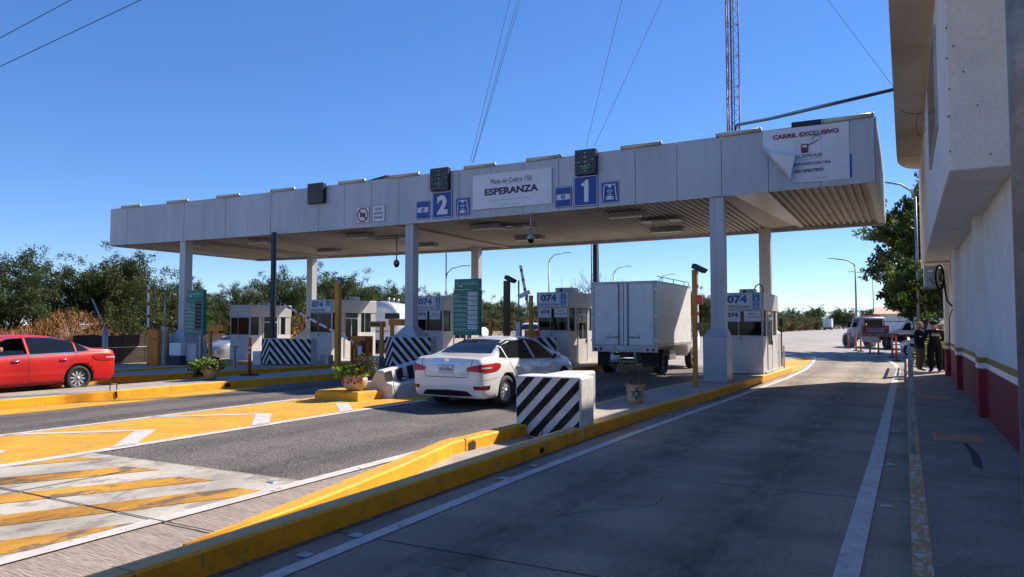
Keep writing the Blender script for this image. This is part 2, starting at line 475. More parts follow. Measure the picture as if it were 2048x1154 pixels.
class Face:
    """flat drawing plane: o = lower left corner, u right, v up, n outward"""
    def __init__(self, mb, o, u, v):
        self.mb = mb; self.o = Vector(o); self.u = Vector(u).normalized(); self.v = Vector(v).normalized(); self.n = self.u.cross(self.v)

    def p(self, a, b, d=0.003):
        return tuple(self.o + self.u * a + self.v * b + self.n * d)

    def rect(self, m, a0, b0, a1, b1, d=0.003):
        self.mb.use(m).quad(self.p(a0, b0, d), self.p(a1, b0, d), self.p(a1, b1, d), self.p(a0, b1, d)); return self

    def poly(self, m, pts, d=0.003):
        self.mb.use(m).poly3([self.p(a, b, d) for a, b in pts]); return self

    def frame(self, m, a0, b0, a1, b1, t, d=0.003):
        self.rect(m, a0, b0, a1, b0 + t, d); self.rect(m, a0, b1 - t, a1, b1, d)
        self.rect(m, a0, b0 + t, a0 + t, b1 - t, d); self.rect(m, a1 - t, b0 + t, a1, b1 - t, d); return self

    def disc(self, m, a, b, r, d=0.003, n=20, r2=None, a0=0, a1=2 * pi):
        if r2 is None:
            return self.poly(m, [(a + r * cos(a0 + (a1 - a0) * k / n), b + r * sin(a0 + (a1 - a0) * k / n)) for k in range(n)], d)
        self.mb.use(m)
        for k in range(n):
            t0 = a0 + (a1 - a0) * k / n; t1 = a0 + (a1 - a0) * (k + 1) / n
            self.mb.quad(self.p(a + r2 * cos(t0), b + r2 * sin(t0), d), self.p(a + r * cos(t0), b + r * sin(t0), d),
                         self.p(a + r * cos(t1), b + r * sin(t1), d), self.p(a + r2 * cos(t1), b + r2 * sin(t1), d))
        return self

    def text(self, m, s, a, b, h, w=None, bold=0.0, d=0.004, spacing=1.0):
        """centred at (a,b); h = height of the drawn glyphs; w = total width"""
        vs, fs, tw, th = text_mesh(s, bold, spacing)
        sy = h / th; sx = sy if w is None else w / tw
        self.mb.use(m).add([self.p(a + x * sx, b + y * sy, d) for x, y in vs], fs); return self

    def body(self, m, a0, b0, a1, b1, t):
        """solid slab of thickness t behind the plane"""
        c = [self.p(a0, b0, 0), self.p(a1, b0, 0), self.p(a1, b1, 0), self.p(a0, b1, 0)]
        k = [self.p(a0, b0, -t), self.p(a1, b0, -t), self.p(a1, b1, -t), self.p(a0, b1, -t)]
        self.mb.use(m).add(c + k, [(0, 1, 2, 3), (7, 6, 5, 4), (0, 4, 5, 1), (1, 5, 6, 2), (2, 6, 7, 3), (3, 7, 4, 0)]); return self


def clip(poly, a, b, c):
    """keep a*x+b*y<=c"""
    out = []
    for i in range(len(poly)):
        p, q = poly[i], poly[(i + 1) % len(poly)]
        dp = a * p[0] + b * p[1] - c; dq = a * q[0] + b * q[1] - c
        if dp <= 0: out.append(p)
        if (dp < 0 < dq) or (dq < 0 < dp):
            t = dp / (dp - dq); out.append((p[0] + (q[0] - p[0]) * t, p[1] + (q[1] - p[1]) * t))
    return out


def stripes(face, m, poly, ang, period, width, phase=0.0, d=0.004):
    """parallel stripes at angle ang clipped to a convex polygon of the face"""
    nx, ny = -sin(ang), cos(ang)
    ts = [p[0] * nx + p[1] * ny for p in poly]
    k0 = math.floor((min(ts) - phase) / period) - 1; k1 = math.ceil((max(ts) - phase) / period) + 1
    for k in range(k0, k1):
        t0 = phase + k * period
        q = clip(poly, nx, ny, t0 + width)
        if len(q) >= 3: q = clip(q, -nx, -ny, -t0)
        if len(q) >= 3: face.poly(m, q, d)
# ------------------------------------------------------------------ ground, roads, kerbs
HXB = [-34, -27.5, -21.5, -17, -15.6, -12, -9.4, -4.6]


def sheet(name, m, polys, dz, kind='structure', parent=None, build=True, mb=None, top=0.0):
    """polygons laid on the road surface, split where the crossfall changes"""
    mb = mb or MB(); mb.use(m)
    cuts = [-1e5] + HXB + [1e5]
    for p in polys:
        for a, b in zip(cuts[:-1], cuts[1:]):
            q = clip(clip(p, 1, 0, b), -1, 0, -a)
            if len(q) >= 3:
                ar = sum(q[i][0] * q[(i + 1) % len(q)][1] - q[(i + 1) % len(q)][0] * q[i][1] for i in range(len(q)))
                if ar < 0: q = q[::-1]
                mb.poly3([(x, y, hx(x) + dz + top) for x, y in q])
    if not build: return mb
    o = mb.build(name, parent)
    if kind: o['kind'] = kind
    return o


def rect(x0, x1, y0, y1): return [(x0, y0), (x1, y0), (x1, y1), (x0, y1)]


sheet('ground', 'dirt', [rect(-4000, 4000, -300, 7000)], -0.04)
sheet('road_apron', 'concrete_road', [rect(-34, -4.3, -12, 46), rect(-34, 3.0, 46, 60)], -0.002)
sheet('right_lane', 'concrete_lane', [rect(-4.5, 0.06, -12, 46)], 0.0)
sheet('highway', 'far_road', [[(-34, 60), (6, 60), (-3, 140), (-9, 900), (-27, 900), (-25, 140), (-29, 90)]], -0.002)
sheet('asphalt_lane', 'asphalt', [[(-9.33, 5.8), (-5.9, 6.2), (-5.75, 9.5), (-5.62, 14), (-5.55, 30), (-9.9, 30), (-9.9, 13.2), (-9.33, 13.2)],
                                  [(-15.6, -12), (-11.9, -12), (-11.9, 11), (-12.2, 18), (-12.2, 30), (-14.8, 30), (-15.4, 14)]], 0.003)
sheet('left_lane', 'asphalt', [rect(-20.9, -17.4, -12, 30)], 0.003)
sheet('ribbed_strip', 'ribbed', [[(-9.3, -12), (-4.7, -12), (-4.7, 4), (-5.6, 8.4), (-5.8, 9.4), (-5.9, 6.2), (-9.3, 5.8)]], 0.002)
# tyre grime running along the right lane
# transverse joints of the concrete slabs
jm = MB()
for y in [1.4, 4.9, 8.4, 11.9, 15.4, 18.9, 22.4, 26, 30, 34]:
    sheet('', 'joint', [[(-4.4, y), (0, y + 0.05), (0, y + 0.062), (-4.4, y + 0.012)]], 0.004, build=False, mb=jm)
for x in (-8.0,):
    sheet('', 'joint', [[(x, -6), (x + 0.02, -6), (x + 0.06, 5.4), (x + 0.04, 5.4)]], 0.0175, build=False, mb=jm)
for y in (-1.2, 4.35):
    sheet('', 'joint', [[(-9.3, y - 0.25), (-4.72, y + 0.0), (-4.72, y + 0.02), (-9.3, y - 0.23)]], 0.0175, build=False, mb=jm)
struct(jm.build('slab_joints'))

sheet('gore_paint', 'road_yellow', [[(-11.85, -12), (-9.35, -12), (-9.35, 13.3), (-10.1, 15), (-10.4, 15), (-12, 15), (-11.85, 12)],
                                    [(-15.6, -12), (-14.75, -12), (-14.65, 11), (-14.9, 13.9), (-15.6, 13.9)],
                                    [(-5.15, 29.5), (-3.75, 29.5), (-3.72, 31.5), (-4.1, 38.5), (-4.66, 43.2), (-5.15, 40)]], 0.008)
wl = [rect(-11.97, -11.82, -12, 12.0), rect(-9.42, -9.25, -12, 10.5),
      [(-9.42, 10.5), (-9.25, 10.5), (-9.2, 13.2), (-9.36, 13.2)]]
for k, ya in enumerate([-4.2, -1.8, 0.6, 3.0, 5.35, 7.5, 9.88, 12.0]):
    ax = -10.43
    wl.append([(ax, ya), (ax - 0.1, ya - 0.3), (-9.36, ya - 1.45), (-9.36, ya - 1.08)])
    if ya < 12: wl.append([(ax, ya), (-11.86, ya - 1.25), (-11.86, ya - 1.5), (ax - 0.1, ya - 0.3)])
sheet('gore_lines', 'road_white', wl, 0.0125)
sheet('stripe_ground', 'road_white2', [[(-9.3, -10), (-5.95, -10), (-5.92, 6.12), (-9.3, 5.76)]], 0.008)
st = []
for k in range(-8, 10):
    x = -8.71 + 0.935 * k        # x of the left edge at y = 4.4
    w = 0.42 if k != -1 else 0.26
    f = lambda y, o=0: (x + o + 0.47 * (y - 4.4), y)
    p = [f(-9), f(-9, w), f(5.62, w), f(5.5)]
    p = clip(clip(p, 1, 0, -6.02), -1, 0, 9.22)
    if len(p) >= 3: st.append(p)
sheet('road_stripes', 'road_yellow2', st, 0.0125)
sheet('lane_edge_line', 'road_white', [[(-6.0, -10), (-5.84, -10), (-5.84, 8), (-5.9, 9.6), (-5.99, 9.6), (-6.0, 8)]], 0.0165)
# lines of the right lane
rl = [(-4.08, -10), (-4.08, 3.97), (-4.12, 7.5), (-4.06, 11.6), (-3.95, 15), (-3.75, 20.5), (-3.6, 26), (-3.62, 31), (-3.95, 37), (-4.5, 43.3), (-4.9, 44.4)]
poly = []
for (x0, y0), (x1, y1) in zip(rl[:-1], rl[1:]): poly.append([(x0, y0), (x0 + 0.14, y0), (x1 + 0.14, y1), (x1, y1)])
rr = [(-0.5, -10), (-0.5, 5.8), (-0.46, 11.8), (-0.44, 20), (-0.42, 27), (-0.36, 33), (-0.55, 37.5), (-0.9, 41)]
for (x0, y0), (x1, y1) in zip(rr[:-1], rr[1:]): poly.append([(x0, y0), (x0 + 0.17, y0), (x1 + 0.17, y1), (x1, y1)])
sheet('right_lane_lines', 'road_white', poly, 0.008)
far = []
for y in range(60, 300, 12): far.append(rect(-10.3 - (y - 60) * .012, -10.15 - (y - 60) * .012, y, y + 5))
far.append([(-9.0, 46), (-8.85, 46), (-10.0, 60), (-10.15, 60)])
far.append([(-21.2, 46), (-21.0, 46), (-20.5, 300), (-20.8, 300)])
far.append([(-1.6, 48), (-1.45, 48), (-6.0, 200), (-6.3, 200)])
sheet('highway_lines', 'road_white', far, 0.006)
# small raised reflector studs beside the lines
for (x, y) in [(-4.2, 8.34), (-4.17, 7.5), (-4.16, 4.9), (-4.16, 4.3), (-4.2, 14.36), (-0.2, 10.57), (-0.2, 8.16), (-0.19, 13.84), (-0.2, 16.9), (-0.2, 20.0), (-6.2, 5.9), (-11.98, 6.6), (-11.98, 10.2)]:
    mb = MB(); mb.use('steel_light'); z = hx(x) + 0.008
    mb.frustum((x - .055, x + .055, y - .05, y + .05), (x - .035, x + .035, y - .03, y + .03), z, z + .013)
    o = mb.build('road_stud'); tag(o, 'small flat white reflector stud on the road beside a painted line', 'road stud', 'reflector studs beside the lines')


def inset(poly, d):
    n = len(poly); out = []
    for i in range(n):
        p0, p1, p2 = Vector(poly[i - 1]), Vector(poly[i]), Vector(poly[(i + 1) % n])
        a = (p1 - p0).normalized(); b = (p2 - p1).normalized()
        na = Vector((-a.y, a.x)); nb = Vector((-b.y, b.x))
        k = na + nb; k = k / max(0.3, k.dot(na))
        out.append(tuple(p1 + k * d))
    return out


def island(poly, h=0.2, kw=0.18, name='traffic_island', topmat='island_top', kerb='kerb', kt='kerb_top'):
    """kerb ring with a paved top, ccw plan polygon"""
    ins = inset(poly, kw); n = len(poly)
    mb = MB()
    Z = lambda x: hx(x) + h
    for i in range(n):
        j = (i + 1) % n
        (x0, y0), (x1, y1) = poly[i], poly[j]; (a0, b0), (a1, b1) = ins[i], ins[j]
        steps = max(1, int(math.hypot(x1 - x0, y1 - y0) / 1.6))
        for s in range(steps):
            t0, t1 = s / steps, (s + 1) / steps
            P = lambda A, B, t: (A[0] + (B[0] - A[0]) * t, A[1] + (B[1] - A[1]) * t)
            p0, p1 = P(poly[i], poly[j], t0), P(poly[i], poly[j], t1); q0, q1 = P(ins[i], ins[j], t0), P(ins[i], ins[j], t1)
            lx = 0.02
            e0 = P(p0, q0, 0.12); e1 = P(p1, q1, 0.12)
            mb.use(kerb).quad((*p0, hx(p0[0]) - 0.05), (*p1, hx(p1[0]) - 0.05), (*p1, Z(p1[0]) - lx), (*p0, Z(p0[0]) - lx))
            mb.quad((*p0, Z(p0[0]) - lx), (*p1, Z(p1[0]) - lx), (*e1, Z(e1[0])), (*e0, Z(e0[0])))
            mb.use(kt).quad((*e0, Z(e0[0])), (*e1, Z(e1[0])), (*q1, Z(q1[0])), (*q0, Z(q0[0])))
    struct(mb.build('kerb'))
    sheet(name, topmat, [ins], h - 0.003)


# island beside the right lane: two kerbs that part, sunken concrete between, paved behind the barrier
mb = MB(); Z = 0.2


def kerb_run(mb, outer, inner, z0=-0.05, z1=0.2, kerb='kerb', kt='kerb_top'):
    n = len(outer)
    for i in range(n - 1):
        o0, o1, i0, i1 = outer[i], outer[i + 1], inner[i], inner[i + 1]
        zz0, zz1 = z1 + hx(o0[0]) * 0, z1
        L = lambda a, b, t: (a[0] + (b[0] - a[0]) * t, a[1] + (b[1] - a[1]) * t)
        eo0, eo1, ei0, ei1 = L(o0, i0, .1), L(o1, i1, .1), L(i0, o0, .1), L(i1, o1, .1)
        mb.use(kerb).quad((*o0, z0), (*o1, z0), (*o1, zz1 - .02), (*o0, zz0 - .02))
        mb.quad((*o0, zz0 - .02), (*o1, zz1 - .02), (*eo1, zz1), (*eo0, zz0))
        mb.quad((*i1, z0), (*i0, z0), (*i0, zz0 - .02), (*i1, zz1 - .02))
        mb.quad((*i1, zz1 - .02), (*i0, zz0 - .02), (*ei0, zz0), (*ei1, zz1))
        mb.use(kt).quad((*eo0, zz0), (*eo1, zz1), (*ei1, zz1), (*ei0, zz0))
    for o, i in ((outer[0], inner[0]), (outer[-1], inner[-1])):
        mb.use(kerb).quad((*o, z0), (*i, z0), (*i, z1), (*o, z1))


ro = [(-4.43, -10), (-4.43, 3.0), (-4.43, 6.7), (-4.44, 10.49)]
ri = [(-4.66, -10), (-4.66, 3.0), (-4.66, 6.7), (-4.67, 10.49)]
kerb_run(mb, ro, ri)
struct(mb.build('kerb'))
lo = [(-4.68, 3.6), (-4.99, 5.09), (-5.17, 5.98), (-5.35, 6.88), (-5.70, 8.45), (-5.72, 8.72)]
li = [(-4.661, 3.61), (-4.75, 4.88), (-4.92, 5.9), (-5.09, 6.8), (-5.45, 8.38), (-5.46, 8.72)]
mb = MB(); kerb_run(mb, [p for p in li], [p for p in lo], kt='road_yellow'); struct(mb.build('kerb'))
lo = [(-5.70, 8.74), (-5.63, 10.49)]; li = [(-5.455, 8.74), (-5.40, 10.49)]
mb = MB(); kerb_run(mb, li, lo, kt='road_yellow', z1=0.195)
mb.use('black').cyl(-5.455, 8.96, 0.05, 0.13, 0.01)
struct(mb.build('kerb'))
# broken drain hole in the kerb
mb = MB(); mb.use('soil')
mb.poly3([(-5.445, 8.80, 0.02), (-5.438, 8.97, 0.01), (-5.438, 8.98, 0.12), (-5.44, 8.92, 0.16), (-5.445, 8.80, 0.14)])
mb.poly3([(-4.425, 9.0, 0.035), (-4.425, 9.1, 0.035), (-4.425, 9.12, 0.09), (-4.425, 9.06, 0.13), (-4.425, 9.0, 0.1)])
mb.poly3([(-15.64, 13.2, 0.165), (-15.64, 13.36, 0.165), (-15.64, 13.38, 0.25), (-15.64, 13.28, 0.28), (-15.64, 13.19, 0.24)])
struct(mb.build('drain_holes'))
sheet('sunken_pavement', 'island_top', [[(-4.65, 4.2), (-4.65, 10.62), (-5.45, 10.62), (-5.5, 8.4), (-5.14, 6.8)]], 0.0)
island([(-4.44, 10.62), (-4.37, 14.0), (-4.15, 17.6), (-4.02, 21.4), (-3.85, 27), (-3.8, 29.3), (-4.2, 30.2), (-5.2, 29.6), (-5.25, 21.7), (-5.5, 17.6), (-5.55, 13.8), (-5.62, 10.62)], 0.2)
island([(-10.0, 17.6), (-9.85, 22), (-9.85, 31), (-12.2, 31), (-12.2, 17.6)])
island([(-15.65, -12), (-15.65, 14), (-15.35, 16.5), (-15.0, 19.5), (-14.75, 22), (-14.75, 31), (-17.6, 31), (-17.5, 14), (-17.35, -12)])
island([(-20.9, 6), (-20.9, 13.6), (-20.3, 16), (-19.6, 19), (-19.4, 21.5), (-19.4, 31), (-23.7, 31), (-23.7, 6)])
island([(-25.3, 8), (-25.3, 31), (-28.9, 31), (-28.9, 8)])
# kerb block joints
jm = MB(); jm.use('soil')
for y in [-1.4, 3.05, 6.6, 9.9]: jm.box(-4.431, -4.428, y, y + .005, 0.0, 0.185); jm.box(-4.66, -4.44, y, y + .004, 0.199, 0.2015)
for y in [11.9, 13.3]: jm.box(-4.425 + .02 * (y > 13), -4.415 + .02 * (y > 13), y, y + .01, 0.0, 0.185)
for y in [7.2, 11.6]: jm.box(-15.652, -15.648, y, y + .006, hx(-15.6), hx(-15.6) + .185)
struct(jm.build('kerb_joints'))
# thin cracks wandering over the right lane and the pavement
cm = MB(); cr = random.Random(11)
for (x, y, a, n, xx) in [(-2.9, 6.3, 1.2, 14, 0), (-1.9, 8.9, .3, 12, 0), (-3.6, 12.2, .2, 16, 0), (-2.4, 4.2, 2.6, 9, 0), (.5, 8.2, .4, 6, .15), (.4, 14.0, .2, 7, .15), (-3.3, 18.2, .1, 12, 0)]:
    for k in range(n):
        a2 = a + cr.uniform(-.7, .7); L = cr.uniform(.05, .16); w = cr.uniform(.002, .005); x2, y2 = x + cos(a2) * L, y + sin(a2) * L
        if xx and x2 > 1.2: break
        nx_, ny_ = -sin(a2) * w, cos(a2) * w; z = xx + .0045 + hx(x) * (xx == 0)
        cm.use('joint').quad((x - nx_, y - ny_, z), (x2 - nx_, y2 - ny_, z), (x2 + nx_, y2 + ny_, z), (x + nx_, y + ny_, z)); x, y = x2, y2
struct(cm.build('cracks'))
# low yellow block for the flower pot
bx0, bx1, by0, by1 = -11.6, -10.36, 12.22, 13.05
mb = MB(); mb.use('kerb'); zb = 0.14
mb.frustum((bx0, bx1, by0, by1), (bx0 + .015, bx1 - .015, by0 + .015, by1), zb - .02, zb + .17)
mb.use('road_yellow').frustum((bx0 + .015, bx1 - .015, by0 + .015, by1), (bx0 + .05, bx1 - .05, by0 + .05, by1 - .03), zb + .17, zb + .2)
o = mb.build('planter_block'); tag(o, 'low yellow painted concrete block under the flower pot at the lane divider', 'concrete block')

# pavement beside the building
sheet('kerb_grit', 'grit', [[(-4.43, -10), (-4.36, -10), (-4.37, 14), (-4.43, 14)], [(-4.10, 17.6), (-4.02, 17.6), (-3.75, 29), (-3.82, 29)], [(-5.74, 8.7), (-5.80, 8.7), (-5.1, 5), (-5.03, 5)], [(-15.65, -12), (-15.58, -12), (-15.58, 14), (-15.65, 14)]], 0.006)
sheet('pavement', 'pavement', [rect(0.13, 3.2, -12, 42)], 0.15)
mb = MB(); mb.use('kerb_worn')
mb.box(0.0, 0.13, -12, 42, -0.05, 0.153)
struct(mb.build('kerb'))
mb = MB()
for y in (1.2, 4.3, 9.39, 13.6, 17.8, 22, 26): sheet('', 'joint', [[(0.13, y), (1.25, y + 0.03), (1.25, y + 0.045), (0.13, y + 0.012)]], 0.153, build=False, mb=mb)
sheet('', 'tar', [[(0.66, 10.2), (0.74, 9.9), (0.78, 10.9), (0.72, 11.95), (0.66, 11.9), (0.69, 11)]], 0.154, build=False, mb=mb)
struct(mb.build('pavement_joints'))
for (x0, x1, y0, y1) in [(0.32, 0.93, 12.15, 12.95), (0.26, 0.86, 18.9, 19.6), (0.3, 0.8, 25.6, 26.1)]:
    mb = MB(); mb.use('grille').box(x0, x1, y0, y1, 0.145, 0.156)
    mb.use('joint')
    n = 14
    for k in range(n): mb.box(x0 + .03 + (x1 - x0 - .06) * (k + .4) / n, x0 + .03 + (x1 - x0 - .06) * (k + .55) / n, y0 + .03, y1 - .03, 0.156, 0.158)
    o = mb.build('drain_grate')
    tag(o, ['rusty rectangular drain grate in the pavement, nearest the camera', 'rusty rectangular drain grate in the pavement, middle one along the wall', 'rusty drain grate in the pavement, farthest and nearest the standing people'][[12.15, 18.9, 25.6].index(y0)], 'drain grate', 'drain grates in the pavement')

# ------------------------------------------------------------------ canopy
CX0, CX1, CF, CR = -32.65, -0.59, 20.9, 29.6


def sag(x): return -0.115 * (1 - ((x + 16.62) / 16.03) ** 2)


can = thing('toll_canopy', 'long grey panelled toll plaza canopy on square columns over the lanes', 'canopy', (-16.6, 25, 0))
seams = [-31.38, -30.08, -28.79, -27.46, -26.14, -24.85, -23.55, -22.24, -20.97, -19.69, -18.42, -17.13, -15.88, -14.59, -13.33, -12.09, -10.85, -9.58, -8.31, -7.05, -5.78, -4.5, -3.23, -1.9]
xs = [CX0] + seams + [CX1]
for (y0, y1, zb, g) in ((CF - 0.06, CF, 5.49, 0.008), (CR, CR + 0.06, 5.42, 0.008)):
    mb = MB()
    for a, b in zip(xs[:-1], xs[1:]):
        mb.use('panel')
        a2, b2 = a + g, b - g
        vs = []
        for y in (y0, y1):
            for x, z in ((a2, zb + sag(a2)), (b2, zb + sag(b2)), (b2, 7.2 + sag(b2)), (a2, 7.2 + sag(a2))):
                vs.append((x, y + 0.004 * sin(a * 7), z))
        mb.add(vs, [(0, 1, 2, 3), (7, 6, 5, 4), (0, 4, 5, 1), (1, 5, 6, 2), (2, 6, 7, 3), (3, 7, 4, 0)])
    mb.build('fascia', can)
mb = MB(); mb.use('panel_dark')
for a, b in zip(xs[:-1], xs[1:]):
    mb.loft([[(x, CF + .01, 5.5 + sag(x)), (x, CF + .06, 5.5 + sag(x)), (x, CF + .06, 7.15 + sag(x)), (x, CF + .01, 7.15 + sag(x))] for x in (a, b)])
    mb.loft([[(x, CR - .06, 5.44 + sag(x)), (x, CR - .01, 5.44 + sag(x)), (x, CR - .01, 7.15 + sag(x)), (x, CR - .06, 7.15 + sag(x))] for x in (a, b)])
mb.build('backing_frame', can)
# end fascias
for (xa, xb) in ((CX1, CX1 + .05), (CX0 - .05, CX0)):
    mb = MB(); mb.use('panel')
    for k in range(6):
        y0 = CF + .003 + (CR - CF) * k / 6; y1 = CF + (CR - CF) * (k + 1) / 6 - .01
        mb.box(xa, xb, y0, y1, 5.47, 7.2)
    mb.build('end_fascia', can)
# soffit, corrugated, ribs along the lanes
mb = MB(); mb.use('soffit')
x = CX0 + .05; per = 0.21
rows = []
while x < CX1 - .05:
    for dx, dz in ((0, 0), (per * .38, 0), (per * .5, .075), (per * .88, .075)):
        xx = min(x + dx, CX1)
        if -4.62 < xx < -3.5: continue
        rows.append((xx, 5.60 + dz + sag(xx)))
    x += per
vs = []; fs = []
for i, (xx, zz) in enumerate(rows): vs += [(xx, CF + .06, zz), (xx, CR - .06, zz - 0.05)]
for i in range(len(rows) - 1): fs.append((2 * i, 2 * i + 1, 2 * i + 3, 2 * i + 2))
mb.add(vs, fs)
mb.use('panel').box(-4.62, -3.5, CF + .06, CR - .06, 5.57, 5.60)
mb.build('soffit', can)
for (xa, xb, za, zb, mm) in ((-3.5, -3.3, 5.50, 5.62, 'panel'), (-16.28, -16.12, 5.36, 5.6, 'soffit'), (-27.28, -27.12, 5.36, 5.6, 'soffit'), (CX0 + .06, CX0 + .2, 5.44, 5.6, 'panel'), (CX1 - .2, CX1 - .01, 5.49, 5.6, 'panel')):
    mb = MB(); mb.use(mm).box(xa, xb, CF + .07, CR - .07, za, zb); mb.build('beam', can)
mb = MB(); mb.use('panel_dark').add([(CX0, CF + .06, 6.9), (CX1, CF + .06, 6.9), (CX1, CR - .06, 6.85), (CX0, CR - .06, 6.85)], [(0, 1, 2, 3)])
mb.build('roof_deck', can)
# dark openings cut in the soffit
for (x, y, w, d) in [(-12.6, 23.6, 1.5, .5), (-7.4, 24.7, 1.4, .7), (-18.7, 24.2, 1.6, .4), (-12.9, 23.1, .9, .3)]:
    mb = MB(); mb.use('black').box(x - w / 2, x + w / 2, y - d / 2, y + d / 2, 5.47 + sag(x), 5.50 + sag(x))
    mb.use('soffit').box(x - w / 4, x + w / 6, y - d / 5, y + d / 5, 5.455 + sag(x), 5.468 + sag(x))
    mb.build('ceiling_hatch', can)
cols = [  # shaft x0,x1,y0,y1, pedestal x0,x1,y0,y1, ped top, shoulder top
    (-4.87, -4.47, 20.92, 21.25, -5.06, -4.40, 20.72, 21.45, 1.46, 1.69),
    (-15.64, -15.30, 20.92, 21.26, -15.95, -14.98, 20.7, 21.5, 1.40, 1.73),
    (-27.80, -27.44, 20.92, 21.30, -28.3, -26.9, 20.6, 21.7, 1.05, 1.58),
    (-4.92, -4.50, 29.15, 29.5, -5.0, -4.25, 28.9, 29.7, 1.45, 1.75),
    (-17.95, -17.55, 29.15, 29.5, -18.3, -17.1, 28.8, 29.8, 1.3, 1.8),
    (-28.35, -27.95, 29.15, 29.5, -28.8, -27.5, 28.8, 29.8, 1.1, 1.6)]
for c in cols:
    zg = hx(c[0]) + .19
    mb = MB(); mb.use('panel')
    mb.box(c[0], c[1], c[2], c[3], c[9] - .02, 5.56 + sag(c[0]))
    mb.use('panel_dark').box(c[0] + .15, c[0] + .156, c[2] - .003, c[2], c[9] + .02, 5.4 + sag(c[0]))
    mb.use('panel').box(c[4], c[5], c[6], c[7], zg, c[8])
    mb.frustum((c[4], c[5], c[6], c[7]), (c[0] - .01, c[1] + .01, c[2] - .01, c[3] + .01), c[8], c[9])
    mb.use('panel_dark').box(c[4] - .003, c[5] + .003, c[6] - .003, c[7] + .003, c[8] - .008, c[8] + .004)
    mb.build('column', can, bevel=0.008)

# tubes along the parapet
tubes = [(-31.75, -30.44), (-28.53, -27.21), (-25.35, -24.03), (-22.2, -20.95), (-18.65, -17.42), (-16.25, -14.99), (-13.09, -11.88), (-10.7, -9.47), (-7.48, -6.22), (-4.63, -3.39), (-1.85, -0.59)]
for i, (a, b) in enumerate(tubes):
    t = thing('tube_light', 'long pale sealed tube light clipped along the top edge of the canopy', 'tube light', ((a + b) / 2, CF - .12, 7.2 + sag(a)), group='tube lights along the canopy top')
    mb = MB(); z = lambda x: 7.235 + sag(x)
    mb.use('tube').tube([(a + .05, CF - .09, z(a)), (b - .05, CF - .09, z(b))], .062, 10); mb.build('diffuser', t)
    mb = MB(); mb.use('steel_light')
    mb.tube([(a, CF - .09, z(a)), (a + .06, CF - .09, z(a))], .066, 10); mb.tube([(b - .06, CF - .09, z(b)), (b, CF - .09, z(b))], .066, 10)
    mb.build('end_cap', t)
# ceiling light fittings under the soffit
for i, (x, y) in enumerate([(-19.34, 22.84), (-24.6, 26.8), (-24.46, 22.42), (-7.97, 22.73), (-7.91, 27.1), (-13.4, 22.9), (-13.6, 26.7), (-19.0, 26.9), (-28.4, 22.2)]):
    z = 5.45 + sag(x)
    t = thing('ceiling_light', 'rectangular box light fitting hanging under the ribbed canopy ceiling', 'light fitting', (x, y, z), group='light fittings under the canopy')
    mb = MB(); mb.use('panel_dark').box(x - .62, x + .62, y - .2, y - .16, z - .02, z + .12).box(x - .62, x + .62, y + .16, y + .2, z - .02, z + .12).box(x - .62, x - .58, y - .16, y + .16, z - .02, z + .12).box(x + .58, x + .62, y - .16, y + .16, z - .02, z + .12)
    mb.use('black').box(x - .58, x + .58, y - .16, y + .16, z + .05, z + .12); mb.build('housing', t)
    mb = MB(); mb.use('tube').box(x - .56, x + .56, y - .25, y - .08, z - .075, z - .03); mb.build('diffuser', t)


# ------------------------------------------------------------------ lane signals and signs on the fascia
def front(name, label, cat, x0, x1, z0, z1, t=0.03, m='signwhite', y=CF - 0.062, group=None):
    """flat sign facing the oncoming drivers: returns root, face drawing object, builder"""
    mb = MB(); f = Face(mb, (x0, y - t, z0), (1, 0, 0), (0, 0, 1))
    f.body(m, 0, 0, x1 - x0, z1 - z0, t)
    return mb, f, x1 - x0, z1 - z0, lambda: tag(mb.build(name), label, cat, group)


def signal(x0, x1, z0, z1, leds, on, label):
    t = thing('lane_signal', label, 'lane signal', ((x0 + x1) / 2, CF - .15, z0), group='lane signals on the canopy')
    mb = MB(); mb.use('blackmetal').box(x0, x1, CF - .24, CF - .065, z0, z1); mb.build('housing', t, bevel=.01)
    mb = MB(); f = Face(mb, (x0, CF - .243, z0), (1, 0, 0), (0, 0, 1)); w, h = x1 - x0, z1 - z0
    for i in range(5):
        for j in range(5): f.disc('panel_dark', w * (i + .5) / 5, h * (j + .5) / 5, .055, d=.003, n=12, r2=.045)
    mb.build('lamp_grid', t)
    if leds:
        mb = MB(); f = Face(mb, (x0, CF - .247, z0), (1, 0, 0), (0, 0, 1))
        for a, b in [(.5, .86), (.5, .68), (.5, .5), (.5, .32), (.5, .14), (.16, .5), (.84, .58), (.34, .34), (.66, .36), (.42, .24), (.58, .24)]:
            f.disc(on, w * a, h * b, .024, d=.003, n=10)
        mb.build('arrow_lights', t)


signal(-8.95, -8.25, 6.44, 7.22, True, 'led_green', 'square black lane signal lit with a green down arrow above number 1')
signal(-14.41, -13.66, 6.42, 7.2, True, 'led_dim', 'square black lane signal with a dim dotted arrow above number 2')
signal(-20.12, -19.32, 6.42, 7.2, False, None, 'unlit square black lane signal at the left, above no number')
t = thing('lane_signal', 'black lane signal mostly hidden behind the peeling banner at the right end', 'lane signal', (-2.2, CF, 7), group='lane signals on the canopy')
mb = MB(); mb.use('blackmetal').box(-2.61, -1.85, CF - .07, CF + .12, 6.7, 7.3); mb.build('housing', t, bevel=.01)
